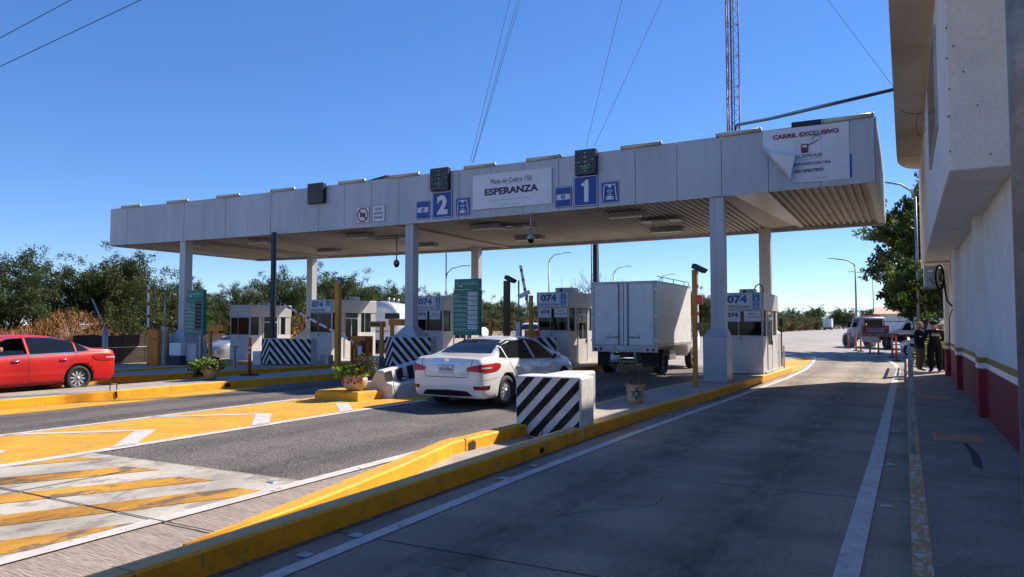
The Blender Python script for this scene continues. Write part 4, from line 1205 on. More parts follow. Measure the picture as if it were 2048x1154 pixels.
t = post('camera_post', -4.79, 18.8, 3.22, .055, 'pole_yellow', 'tall yellow camera post right of the white box truck', 'camera post', z0=.2, group='camera posts'); camera_head(t, -4.74, 18.75, 3.28, .2, -.1)
t = post('camera_post', -17.52, 19.57, 3.3, .085, 'pole_yellow', 'tall yellow camera post beside the wheeled fire extinguisher', 'camera post', group='camera posts'); camera_head(t, -17.45, 19.55, 3.36, .2, -.12, 'steel')
t = post('camera_post', -11.05, 20.1, 3.18, .085, 'brownpost', 'dark brown camera post in front of the red and white raised arm', 'camera post', group='camera posts'); camera_head(t, -11.0, 20.05, 3.26, .24, -.1)
t = post('camera_post', -10.45, 20.6, 2.72, .055, 'pole_yellow', 'short bright yellow post left of the lane one booth', 'camera post', group='camera posts', band=False); camera_head(t, -10.55, 20.55, 2.80, -.2, -.05, 'white')
# black conduit post by the leftmost booth
t = thing('conduit_post', 'slim black conduit post reaching up to the canopy at the left', 'post', (-21.72, 20.56, .22), group='conduit posts')
mb = MB(); mb.use('blackmetal').box(-21.83, -21.66, 20.5, 20.6, .22, 5.42); mb.build('pole', t)
mb = MB(); mb.use('steel').tube([(-21.61, 20.55, .22), (-21.61, 20.55, 5.42)], .025, 6); mb.build('pipe', t)
mb = MB(); mb.use('black').box(-21.9, -21.4, 20.45, 20.8, .22, .75); mb.build('base_box', t)
mb = MB(); mb.use('steel_light').box(-22.75, -22.3, 20.5, 20.8, .2, .74)
tag(mb.build('control_box'), 'small grey control box at the foot of the black conduit post', 'control box')
t = thing('conduit_post', 'bundle of dark conduits behind the canopy above the white box truck', 'post', (-12.0, 29.9, .3), group='conduit posts')
mb = MB(); mb.use('blackmetal').box(-12.08, -11.9, 29.85, 30.0, .3, 5.9); mb.build('pole', t)
mb = MB(); mb.use('blackmetal').tube([(-12.16, 29.9, .3), (-12.16, 29.9, 5.8)], .025, 6); mb.tube([(-11.83, 29.9, .3), (-11.83, 29.9, 5.8)], .02, 6); mb.build('pipe', t)


def gate(px, py, pz, qx, qy, qz, label, cab=None, stripes_n=8, m1='whitepaint'):
    t = thing('barrier_gate', label, 'barrier gate', (px, py, hx(px) + .2), group='lane barrier gates')
    P, Q = Vector((px, py, pz)), Vector((qx, qy, qz)); d = (Q - P); L = d.length; d.normalize()
    s = Vector((0, 1, 0)); s = (s - d * s.dot(d)).normalized(); u = d.cross(s)
    def bx(mb, a, b, w, th):
        c0, c1 = P + d * a, P + d * b
        r = lambda c: [tuple(c + s * i * th + u * j * w) for i, j in ((-1, -1), (1, -1), (1, 1), (-1, 1))]
        mb.loft([r(c0), r(c1)])
    mb = MB(); mb.use('white'); bx(mb, 0, L, .045, .025); mb.build('arm', t)
    mb = MB(); mb.use('red')
    for k in range(stripes_n): bx(mb, L * (k + .35) / stripes_n, L * (k + .62) / stripes_n, .047, .027)
    mb.build('red_bands', t)
    if cab:
        x0, x1, y0, y1, z1 = cab
        mb = MB(); mb.use('orange').box(x0, x1, y0, y1, hx(x0) + .2, z1); mb.build('cabinet', t, bevel=.02)
        mb = MB(); mb.use('black').box((x0 + x1) / 2 + .1, (x0 + x1) / 2 + .25, y0 - .004, y0, z1 - .42, z1 - .35); mb.build('lock', t)
    return t


gate(-19.2, 22.4, 1.10, -23.03, 22.4, 2.62, 'slanting red and white gate arm in front of the lane three booth', (-19.5, -18.75, 22.5, 23.0, 1.34), 7)
gate(-28.42, 19.95, .82, -28.46, 19.95, 3.49, 'raised red and white gate arm at the far left island with an orange cabinet', (-28.38, -27.66, 19.85, 20.4, 1.57), 5)
gate(-11.8, 23.4, 1.5, -12.3, 23.4, 3.95, 'raised red and white gate arm behind the dark brown camera post', (-12.15, -11.7, 23.4, 23.8, 1.6), 7)
gate(-7.9, 31.5, .8, -7.9, 31.5, 4.35, 'raised gate arm with red band sticking up behind the white box truck', None, 6)
# arm rest posts (tubular lights / rests)
for (x, y, za, zb, lab) in [(-27.58, 20.1, 1.72, 3.05, 'grey upright post with thin rod at the far left island'), (-11.95, 22.6, 1.9, 3.35, 'grey upright post with thin rod behind the dark brown camera post')]:
    t = thing('rod_post', lab, 'post', (x, y, .1), group='grey posts with thin rods')
    mb = MB(); mb.use('steel_light').box(x - .1, x + .1, y - .08, y + .08, hx(x) + .2, za); mb.build('housing', t, bevel=.02)
    mb = MB(); mb.use('steel_light').tube([(x, y, za), (x, y, zb)], .03, 8); mb.build('rod', t)
t = thing('rod_post', 'grey post with a thin rod leaning left beyond the red sedan', 'post', (-32.8, 20.9, 0), group='grey posts with thin rods')
mb = MB(); mb.use('steel_light').tube([(-32.9, 20.9, -.1), (-32.9, 20.9, 1.6)], .12, 12); mb.build('housing', t)
mb = MB(); mb.use('steel_light').tube([(-32.9, 20.9, 1.6), (-33.5, 20.6, 3.0)], .04, 8); mb.build('rod', t)


def display(x, y, zb, zt, w, h, label, m='pole_yellow', face='black', arm=0.0, side=1):
    """arm display: post with a horizontal sign box on top"""
    z0 = hx(x) + .2
    t = thing('fare_display', label, 'fare display', (x, y, z0), group='fare displays on yellow posts')
    mb = MB(); mb.use(m).box(x - .06, x + .06, y - .05, y + .05, z0, zt); mb.build('post', t)
    mb = MB(); xa, xb = (x - .1, x - .1 + w) if side > 0 else (x + .1 - w, x + .1)
    mb.use(m).box(xa, xb, y - .1, y + .12, zt - h, zt); mb.build('display_box', t, bevel=.012)
    if face:
        mb = MB(); f = Face(mb, (xa, y - .103, zt - h), (1, 0, 0), (0, 0, 1)); f.rect(face, .05, h * .25, w - .12, h * .78)
        mb.build('screen', t)
    return t


display(-24.6, 20.0, .1, 1.78, .95, .24, 'yellow T-shaped fare display right of the left green sign', face=None, side=1)
display(-17.52, 22.0, .3, 1.92, .62, .22, 'orange fare display hanging left of its post near the lane three booth', side=-1)
display(-16.95, 21.9, .3, 2.0, .62, .24, 'plain yellow box on a post just left of the second column', face=None, side=1)
display(-12.75, 22.0, .3, 1.92, .75, .22, 'orange fare display right of the big green fare sign', side=-1)
for (x0, x1, y, z0, z1, lab) in [(-17.85, -17.2, 22.6, 2.02, 2.24, 'small black display on a stalk beside the lane three booth'), (-4.05, -3.9, 27.9, 1.75, 2.0, 'small black display box right of the lane six booth')]:
    t = thing('black_display', lab, 'display', ((x0 + x1) / 2, y, z0))
    mb = MB(); mb.use('black').box(x0, x1, y, y + .08, z0, z1); mb.build('screen_box', t)
    mb = MB(); mb.use('blackmetal').box((x0 + x1) / 2 - .02, (x0 + x1) / 2 + .02, y + .02, y + .06, .3, z0); mb.build('stalk', t)

# cabinets at column three
for (x0, x1, y0, y1, z0, z1, m, nm, lab, cat) in [
    (-26.97, -26.25, 19.9, 20.2, .52, 1.04, 'white', 'electric_box', 'white electrical box on a stone plinth by the left column', 'electrical box'),
    (-26.97, -26.25, 19.9, 20.2, .09, .52, 'tar', 'stone_plinth', 'dark stone plinth under the white electrical box', 'plinth'),
    (-26.2, -25.55, 20.1, 20.4, .3, 1.02, 'steel_light', 'meter_cabinet', 'grey meter cabinet right of the white electrical box', 'cabinet'),
    (-16.62, -16.2, 20.2, 20.5, .3, .69, 'steel_light', 'low_cabinet', 'small grey cabinet left of the second striped chevron barrier', 'cabinet'),
    (-16.15, -15.86, 20.2, 20.5, .3, .62, 'black', 'dark_cabinet', 'small dark box touching the second chevron barrier', 'cabinet'),
    (-19.95, -19.55, 21.3, 21.6, .23, .62, 'steel_light', 'low_cabinet', 'small grey cabinet right of the left chevron barrier', 'cabinet'),
    (-12.0, -11.3, 23.4, 23.8, .34, 1.0, 'white', 'white_cabinet', 'white cabinet behind the roof of the white sedan', 'cabinet')]:
    mb = MB(); mb.use(m).box(x0, x1, y0, y1, z0, z1); mb.use('panel_dark').box(x0 + .04, x1 - .04, y0 - .006, y0, z1 - .06, z1 - .05); o = mb.build(nm, bevel=.012); tag(o, lab, cat)
t = thing('short_post', 'short grey post with a flat cap between the left column and the leftmost booth', 'post', (-20.95, 18.07, .2))
mb = MB(); mb.use('steel').box(-20.98, -20.92, 18.04, 18.10, .2, 1.0); mb.build('pole', t)
mb = MB(); mb.use('steel').box(-21.05, -20.85, 17.97, 18.17, 1.0, 1.03); mb.build('cap', t)

# wheeled fire extinguisher
t = thing('fire_extinguisher', 'dark red wheeled fire extinguisher by the orange cabinet of the slanting arm', 'fire extinguisher', (-17.4, 20.7, .3))
mb = MB(); mb.use('red').lathe([(0, 0), (.15, 0), (.17, .05), (.17, .62), (.13, .72), (.05, .76), (.04, .82), (0, .82)], -17.38, 20.7, .42, 18); mb.build('cylinder', t)
mb = MB(); mb.use('rubber')
for y in (20.52, 20.88): mb.lathe([(.05, -.03), (.14, -.03), (.15, 0), (.14, .03), (.05, .03)], -17.2, y, .46, 16, 'Y')
mb.build('wheel', t)
mb = MB(); mb.use('blackmetal').tube([(-17.5, 20.6, .35), (-17.2, 20.55, .9), (-17.1, 20.55, 1.2), (-17.0, 20.55, 1.26), (-16.95, 20.7, 1.2), (-17.1, 20.8, .8)], .018, 6); mb.build('handle', t)
mb = MB(); mb.use('red').tube([(-17.6 + .09 * sin(a) , 20.52, .75 + .3 * cos(a)) for a in [k * pi / 8 for k in range(33)]], .02, 6); mb.build('hose', t)
mb = MB(); mb.use('signwhite').box(-17.42, -17.24, 20.515, 20.525, .65, 1.02); mb.build('label_plate', t)


def delineator(x, y, label, h=1.12, z0=None, proto=None):
    z0 = hx(x) + (.2 if x < -15 else 0) if z0 is None else z0
    t = thing('delineator_post', label, 'delineator', (x, y, z0), group='orange delineator posts')
    mb = MB(); mb.use('rubber').frustum((x - .2, x + .2, y - .2, y + .2), (x - .17, x + .17, y - .17, y + .17), z0, z0 + .05); mb.build('base', t)
    mb = MB(); mb.use('post_orange').tube([(x, y, z0 + .05), (x, y, z0 + h * .88), (x, y, z0 + h * .9), (x, y, z0 + h * .97), (x, y, z0 + h)], [.055, .05, .035, .05, .03], 12); mb.build('post', t)
    mb = MB(); mb.use('refl')
    for a in (.58, .70): mb.tube([(x, y, z0 + h * a), (x, y, z0 + h * (a + .05))], .054, 12)
    mb.build('reflective_band', t)
    return t


delineator(-17.04, 15.25, 'orange delineator post on the island by itself, left of the tall yellow post', 1.12)
dl = [(-3.81, 60.2), (-3.0, 54.8), (-2.66, 53.9), (-1.98, 50.5), (-1.47, 49.0), (-.66, 44.3), (-.43, 40.7)]
nm = ['farthest and leftmost orange delineator beside the tow truck wheel', 'second orange delineator from the left before the tow truck', 'third orange delineator from the left before the tow truck', 'fourth orange delineator from the left before the tow truck', 'fifth orange delineator from the left, under the flatbed', 'second nearest orange delineator of the row by the pavement', 'nearest orange delineator of the row by the pavement']
for (x, y), s in zip(dl, nm): delineator(x, y, s, 1.25)


# green fare boards
def fare_board(x0, x1, y, z0, z1, prices, label, px, m='green_sign'):
    t = thing('fare_board', label, 'fare board', ((x0 + x1) / 2, y, hx(x0) + .2), group='green fare boards')
    W, H = x1 - x0, z1 - z0
    mb = MB(); mb.use(m).box(x0, x1, y, y + .16, z0, z1 - .32); mb.box(x0 + .03, x1 - .01, y + .01, y + .15, z1 - .31, z1); mb.build('board', t, bevel=.01)
    mb = MB(); f = Face(mb, (x0, y - .004, z0), (1, 0, 0), (0, 0, 1))
    f.poly('signwhite', [(W * .12, H - .1), (W * .26, H - .22), (W * .3, H - .17), (W * .36, H - .24), (W * .28, H - .25), (W * .16, H - .17)])
    f.rect('signwhite', W * .3, H - .13, W * .85, H - .122); f.rect('signwhite', W * .3, H - .17, W * .95, H - .162)
    n = len(prices); rows = ['MOTOS', 'AUTOS', 'AUTOBUS 2 3 4', 'CAMION 2 3 4', 'CAMION 5 6', 'CAMION 7 8 9', 'EJE EXCEDENTE', 'EJE LIGERO']
    for i, pr in enumerate(prices):
        zz = H - .45 - i * (H - .55) / n
        f.rect('signwhite', .02, zz - .1, W - .1, zz - .09)
        f.text('signwhite', rows[i], W * (.16 if i < 2 else .28), zz - .05, .045, W * (.2 if i < 2 else .44))
        if pr: f.rect('signwhite', W * .56, zz - .055, W * .92, zz + .045); f.text('navy', pr, W * .74, zz - .005, .05, W * .3, bold=.02, d=.008)
        else: f.rect('black', W * .56, zz - .085, W * .9, zz + .075)
    mb.build('lettering', t)
    mb = MB(); mb.use('steel').box(px - .05, px + .05, y + .02, y + .12, hx(x0) + .2, z0); mb.build('post', t)
    return t


fare_board(-12.02, -11.1, 18.5, 1.48, 3.17, ['$ 52.00', '$ 105.00', '$ 177.00', '$ 177.00', '$ 255.00', '$ 307.00', '$ 52.00', '$ 27.00'], 'green fare board with white price tags above the white sedan', -11.5)
fare_board(-22.87, -21.93, 17.5, 1.42, 3.04, [None] * 8, 'green fare board with blank black price windows by the left column', -22.1)


# flower pots
def foliage(name, parent, centre, rx, rz, n, mats, leaf=.05, seed=1, petals=None):
    rnd = random.Random(seed); mb = MB()
    for i in range(n):
        a = rnd.uniform(0, 2 * pi); r = rx * math.sqrt(rnd.random()); x = centre[0] + r * cos(a); y = centre[1] + r * sin(a)
        z = centre[2] + rz * rnd.uniform(-.35, 1) * (1 - .5 * (r / rx) ** 2)
        d = Vector((rnd.uniform(-1, 1), rnd.uniform(-1, 1), rnd.uniform(-.2, 1))).normalized(); s = d.cross(Vector((rnd.uniform(-1, 1), rnd.uniform(-1, 1), rnd.uniform(-1, 1)))).normalized()
        L = leaf * rnd.uniform(.6, 1.5); w = L * .35; c = Vector((x, y, z))
        mb.use(rnd.choice(mats)); mb.add([tuple(c), tuple(c + d * L * .5 + s * w), tuple(c + d * L), tuple(c + d * L * .5 - s * w)], [(0, 1, 2, 3)])
    return mb.build(name, parent)


t = thing('flower_pot', 'round terracotta pot of green plants and pink flowers on the yellow block', 'flower pot', (-10.78, 12.62, .34))
mb = MB(); mb.use('cream_pot').lathe([(0, 0), (.17, 0), (.24, .08), (.28, .2), (.26, .28), (.24, .30), (.28, .32), (.28, .345), (.24, .345), (.22, .25)], -10.78, 12.62, .345, 28); mb.build('pot', t)
mb = MB(); mb.use('red')
for k in range(9):
    a = -2.6 + k * .28; mb.box(-10.78 + .272 * cos(a) - .02, -10.78 + .272 * cos(a) + .02, 12.62 + .272 * sin(a) - .02, 12.62 + .272 * sin(a) + .02, .5 + .03 * (k % 2), .55 + .03 * (k % 3))
mb.build('glaze_pattern', t)
foliage('plants', t, (-10.86, 12.58, .70), .38, .2, 900, [M['leaf_bright'], M['leaf_bright'], M['leaf_green']], .07, 4)
o = foliage('upright_stems', t, (-10.60, 12.72, .88), .28, .26, 420, [M['leaf_green'], M['leaf_dark']], .06, 5)
o = foliage('flowers', t, (-10.52, 12.65, .93), .26, .17, 75, [M['petal']], .04, 6)
t = thing('flower_pot', 'terracotta pot of trailing green plants on the island kerb at the left', 'flower pot', (-16.62, 13.45, .3))
mb = MB(); mb.use('terracotta').lathe([(0, 0), (.13, 0), (.17, .12), (.23, .3), (.25, .34), (.22, .34), (.16, .2)], -16.5, 13.45, .30, 24); mb.build('pot', t)
foliage('plants', t, (-16.62, 13.42, .62), .42, .26, 700, [M['leaf_bright'], M['leaf_green'], M['leaf_green']], .09, 8)
foliage('trailing_leaves', t, (-16.8, 13.4, .45), .22, .18, 220, [M['leaf_green'], M['leaf_dark']], .08, 9)
# painted pot with bare shrub
t = thing('painted_pot', 'glazed cream pot painted with a blue flower, holding a nearly bare shrub', 'flower pot', (-4.88, 14.3, .2))
cx_, cy_ = -4.88, 14.32
mb = MB(); mb.use('cream_pot').lathe([(0, 0), (.13, 0), (.15, .06), (.19, .33)], cx_, cy_, .2, 28)
mb.use('terracotta').lathe([(.19, .33), (.215, .35), (.215, .385), (.17, .385), (.16, .3)], cx_, cy_, .2, 28); mb.lathe([(.132, .0), (.142, .0), (.156, .045), (.15, .06)], cx_, cy_, .2, 28); mb.build('pot', t)
mb = MB()
az = math.atan2(-14.3, 4.9) + .12


def on_pot(a, z, d=.004):
    r = .15 + (.04) * (z - .06) / .27 + d; return (cx_ + r * cos(az + a / r), cy_ + r * sin(az + a / r), .2 + z)


mb.use('navy')
for rad, m, dd in ((.135, 'navy', .003), (.12, 'teal', .006)):
    mb.use(m)
    pts = [on_pot((rad if k % 2 == 0 else rad * .58) * cos(pi / 2 + k * pi / 6), .2 + (rad if k % 2 == 0 else rad * .58) * sin(pi / 2 + k * pi / 6), dd) for k in range(12)]
    c = on_pot(0, .2, dd)
    for k in range(12): mb.add([c, pts[k], pts[(k + 1) % 12]], [(0, 1, 2)])
mb.use('yellow_glaze'); c = on_pot(0, .2, .009); pts = [on_pot(.035 * cos(k * pi / 6), .2 + .035 * sin(k * pi / 6), .009) for k in range(12)]
for k in range(12): mb.add([c, pts[k], pts[(k + 1) % 12]], [(0, 1, 2)])
mb.build('painted_flower', t)
mb = MB(); mb.use('bark'); rnd = random.Random(12)


tips = []


def twig(p, d, L, r, depth):
    n = 3; pts = [p]; q = p.copy(); dd = d.copy()
    for i in range(n):
        dd = (dd + Vector((rnd.uniform(-.3, .3), rnd.uniform(-.3, .3), rnd.uniform(-.15, .2)))).normalized(); q = q + dd * L / n; pts.append(q.copy())
    mb.tube([tuple(x) for x in pts], [r, r * .85, r * .7, r * .5], 5)
    if depth == 0: tips.extend(pts[1:]); return
    for k in range(3):
        a = rnd.choice(pts[1:]); twig(a, (dd * .35 + Vector((rnd.uniform(-1, 1), rnd.uniform(-1, 1), rnd.uniform(-.35, .7)))).normalized(), L * .66, r * .55, depth - 1)


for k in range(4): twig(Vector((cx_ + rnd.uniform(-.03, .03), cy_, .5)), Vector((rnd.uniform(-.8, .8), rnd.uniform(-.8, .8), 1)).normalized(), .46, .018, 3)
twig(Vector((cx_ - .05, cy_, .72)), Vector((-1, -.1, -.1)), .65, .007, 0); twig(Vector((cx_ + .05, cy_, .75)), Vector((1, .2, .3)), .5, .007, 0)
mb.build('branches', t)
mb = MB(); rnd = random.Random(5)
for p in tips:
    for k in range(2):
        d = Vector((rnd.uniform(-1, 1), rnd.uniform(-1, 1), rnd.uniform(-1, 1))).normalized(); s = d.orthogonal().normalized(); L = .025
        mb.use(rnd.choice(['leaf_olive', 'bark', 'leaf_olive', 'leaf_green'])); c = p + Vector((rnd.uniform(-.04, .04), rnd.uniform(-.04, .04), rnd.uniform(-.04, .04)))
        mb.add([tuple(c), tuple(c + d * L * .5 + s * .01), tuple(c + d * L), tuple(c + d * L * .5 - s * .01)], [(0, 1, 2, 3)])
mb.build('leaves', t)
mb = MB(); mb.use('blackmetal')
for dy in (0, .16): mb.tube([(-15.75, 10.15 + dy, .31), (-15.75, 10.15 + dy, .47)], .012, 5)
mb.tube([(-15.75, 10.15, .46), (-15.75, 10.31, .46)], .012, 5); mb.tube([(-15.63, 10.22, .3), (-15.635, 10.24, .16)], .02, 5)
tag(mb.build('kerb_bracket'), 'small rusty metal bracket fixed on the yellow kerb below the red sedan wheel', 'bracket')
# frame left at the end of island: small pale guard rail
t = thing('guard_rail', 'small pale metal guard rail at the far end of the right island', 'guard rail', (-4.05, 28.9, .2))
mb = MB(); mb.use('cream')
for (x, y) in ((-4.12, 29.4), (-3.98, 28.6)): mb.tube([(x, y, .2), (x, y, 1.0)], .02, 7)
mb.tube([(-4.12, 29.4, 1.0), (-3.98, 28.6, 1.0)], .02, 7); mb.tube([(-4.12, 29.4, .6), (-3.98, 28.6, .6)], .018, 7)
mb.build('tube_frame', t)

# CCTV cameras hanging from the canopy
for (x, y, zt, zc, lab) in [(-10.5, 20.7, 5.4, 4.55, 'white dome camera on a drop pole below the plaza name sign'), (-18.38, 24, 5.45, 4.3, 'brown dome camera on a drop pole left of the second column')]:
    t = thing('dome_camera', lab, 'security camera', (x, y, zc), group='dome cameras under the canopy')
    mb = MB(); mb.use('panel_dark').tube([(x, y, zc + .1), (x, y, zt)], .028, 8); mb.build('drop_pole', t)
    mb = MB(); mb.use('steel_light' if x > -12 else 'gold').lathe([(0, .16), (.06, .16), (.11, .1), (.13, .02), (.13, -.03), (0, -.03)], x, y, zc, 18); mb.build('housing', t)
    mb = MB(); mb.use('glass').lathe([(.11, -.03), (.1, -.09), (.06, -.14), (0, -.16)], x, y, zc, 18); mb.build('lens_dome', t)
# ------------------------------------------------------------------ vehicles
def hermite(pts, x):
    xs = [p[0] for p in pts]; ys = [p[1] for p in pts]; n = len(xs)
    if x <= xs[0]: return ys[0]
    if x >= xs[-1]: return ys[-1]
    i = max(k for k in range(n - 1) if xs[k] <= x)
    d = [(ys[k + 1] - ys[k]) / (xs[k + 1] - xs[k]) for k in range(n - 1)]
    def m(k):
        if k == 0: return d[0]
        if k == n - 1: return d[-1]
        if d[k - 1] * d[k] <= 0: return 0
        return 2 * d[k - 1] * d[k] / (d[k - 1] + d[k])
    h = xs[i + 1] - xs[i]; t = (x - xs[i]) / h; m0, m1 = m(i), m(i + 1)
    return ((2 * t ** 3 - 3 * t ** 2 + 1) * ys[i] + (t ** 3 - 2 * t ** 2 + t) * h * m0 + (-2 * t ** 3 + 3 * t ** 2) * ys[i + 1] + (t ** 3 - t ** 2) * h * m1)


def apply_mods(o):
    dg = bpy.context.evaluated_depsgraph_get(); dg.update()
    me = bpy.data.meshes.new_from_object(o.evaluated_get(dg))
    o.modifiers.clear(); old = o.data; o.data = me; bpy.data.meshes.remove(old)
    return o


class Decal:
    def __init__(self, bvh, L): self.b = bvh; self.L = L; self.mb = MB()

    def cast(self, kind, a, b, off, s=1):
        if kind == 'side': o, d = Vector((a, s * 3, b)), Vector((0, -s, 0))
        elif kind == 'rear': o, d = Vector((-2, a, b)), Vector((1, 0, 0))
        elif kind == 'front': o, d = Vector((self.L + 2, a, b)), Vector((-1, 0, 0))
        elif kind == 'top': o, d = Vector((a, b, 4)), Vector((0, 0, -1))
        elif kind == 'rcorner':
            th = a; dr = Vector((-cos(th), s * sin(th), 0)); o = Vector((.75, s * .35, b)) + dr * 3; d = -dr
        elif kind == 'fcorner':
            th = a; dr = Vector((cos(th), s * sin(th), 0)); o = Vector((self.L - .8, s * .35, b)) + dr * 3; d = -dr
        h = self.b.ray_cast(o, d)
        if h[0] is None: return None
        n = h[1]
        if n.dot(d) > 0: n = -n
        return h[0] + n * off

    def patch(self, m, kind, lower, upper, nv=6, off=.006, s=1, sub=6):
        """lower/upper: equally long lists of 2D points"""
        def res(pl):
            out = []
            for i in range(len(pl) - 1):
                for k in range(sub):
                    t = k / sub; out.append((pl[i][0] + (pl[i + 1][0] - pl[i][0]) * t, pl[i][1] + (pl[i + 1][1] - pl[i][1]) * t))
            return out + [pl[-1]]
        lo, up = res(lower), res(upper); n = len(lo); g = []
        for j in range(nv + 1):
            t = j / nv; g.append([self.cast(kind, a[0] + (b[0] - a[0]) * t, a[1] + (b[1] - a[1]) * t, off, s) for a, b in zip(lo, up)])
        self.mb.use(m, True)
        for j in range(nv):
            for i in range(n - 1):
                q = [g[j][i], g[j][i + 1], g[j + 1][i + 1], g[j + 1][i]]
                if any(p is None for p in q): continue
                self.mb.add([tuple(p) for p in q], [(0, 1, 2, 3)])
        return self

    def line(self, m, kind, pts, w=.012, off=.004, s=1, sub=6):
        P = [Vector(p) for p in pts]; lo = []; up = []
        for i, p in enumerate(P):
            d = (P[min(i + 1, len(P) - 1)] - P[max(i - 1, 0)]).normalized(); n = Vector((-d.y, d.x)) * w / 2
            lo.append(tuple(p - n)); up.append(tuple(p + n))
        return self.patch(m, kind, lo, up, 1, off, s, sub)

    def build(self, name, parent):
        me = self.mb
        # weld the grid
        o = me.build(name, parent, local=True)
        bm = bmesh.new(); bm.from_mesh(o.data); bmesh.ops.remove_doubles(bm, verts=bm.verts, dist=.0004)
        bmesh.ops.recalc_face_normals(bm, faces=bm.faces); bm.to_mesh(o.data); bm.free()
        self.mb = MB(); return o


def wheel(parent, x, y, r, w, s, spokes=10, rim='alloy', hub=.66):
    """s = +1 outer side towards +y"""
    e = thing_part('wheel', parent)
    mb = MB(); mb.use('rubber').lathe([(r * hub, -w / 2), (r * .93, -w / 2), (r, -w * .38), (r, w * .38), (r * .93, w / 2), (r * hub, w / 2), (r * hub * .97, w * .3)] if s > 0 else
                                      [(r * hub, w / 2), (r * .93, w / 2), (r, w * .38), (r, -w * .38), (r * .93, -w / 2), (r * hub, -w / 2), (r * hub * .97, -w * .3)], x, y, r, 32, 'Y')
    mb.build('tyre', e, local=True)
    mb = MB(); R_ = r * hub
    yo = y + s * w * .36; yi = y + s * w * .12
    mb.use('black').lathe([(0, 0), (R_, 0)], x, yi, r, 28, 'Y')
    mb.use(rim).lathe([(R_ * .9, s * w * .30), (R_, s * w * .34), (R_, 0), (R_ * .92, 0)], x, y, r, 32, 'Y')
    mb.lathe([(0, s * .012), (R_ * .2, s * .01), (R_ * .22, -s * .02)], x, yo, r, 16, 'Y')
    if spokes:
        mb.smooth = False
        for k in range(spokes):
            a = 2 * pi * k / spokes + .1
            for da in (-.09, .07) if spokes <= 12 else (0,):
                a1 = a + da; c, sn = cos(a1), sin(a1); px, pz = -sn, c
                w0, w1 = R_ * .055, R_ * .05
                pts = [(R_ * .15, -w0), (R_ * .95, -w1), (R_ * .95, w1), (R_ * .15, w0)]
                top = [(x + q * c + t * px, yo, r + q * sn + t * pz) for q, t in pts]; bot = [(p[0], yo - s * .03, p[2]) for p in top]
                mb.add(top + bot, [(0, 1, 2, 3), (4, 5, 6, 7), (0, 4, 5, 1), (1, 5, 6, 2), (2, 6, 7, 3), (3, 7, 4, 0)])
    mb.build('rim', e, local=True)
    return e


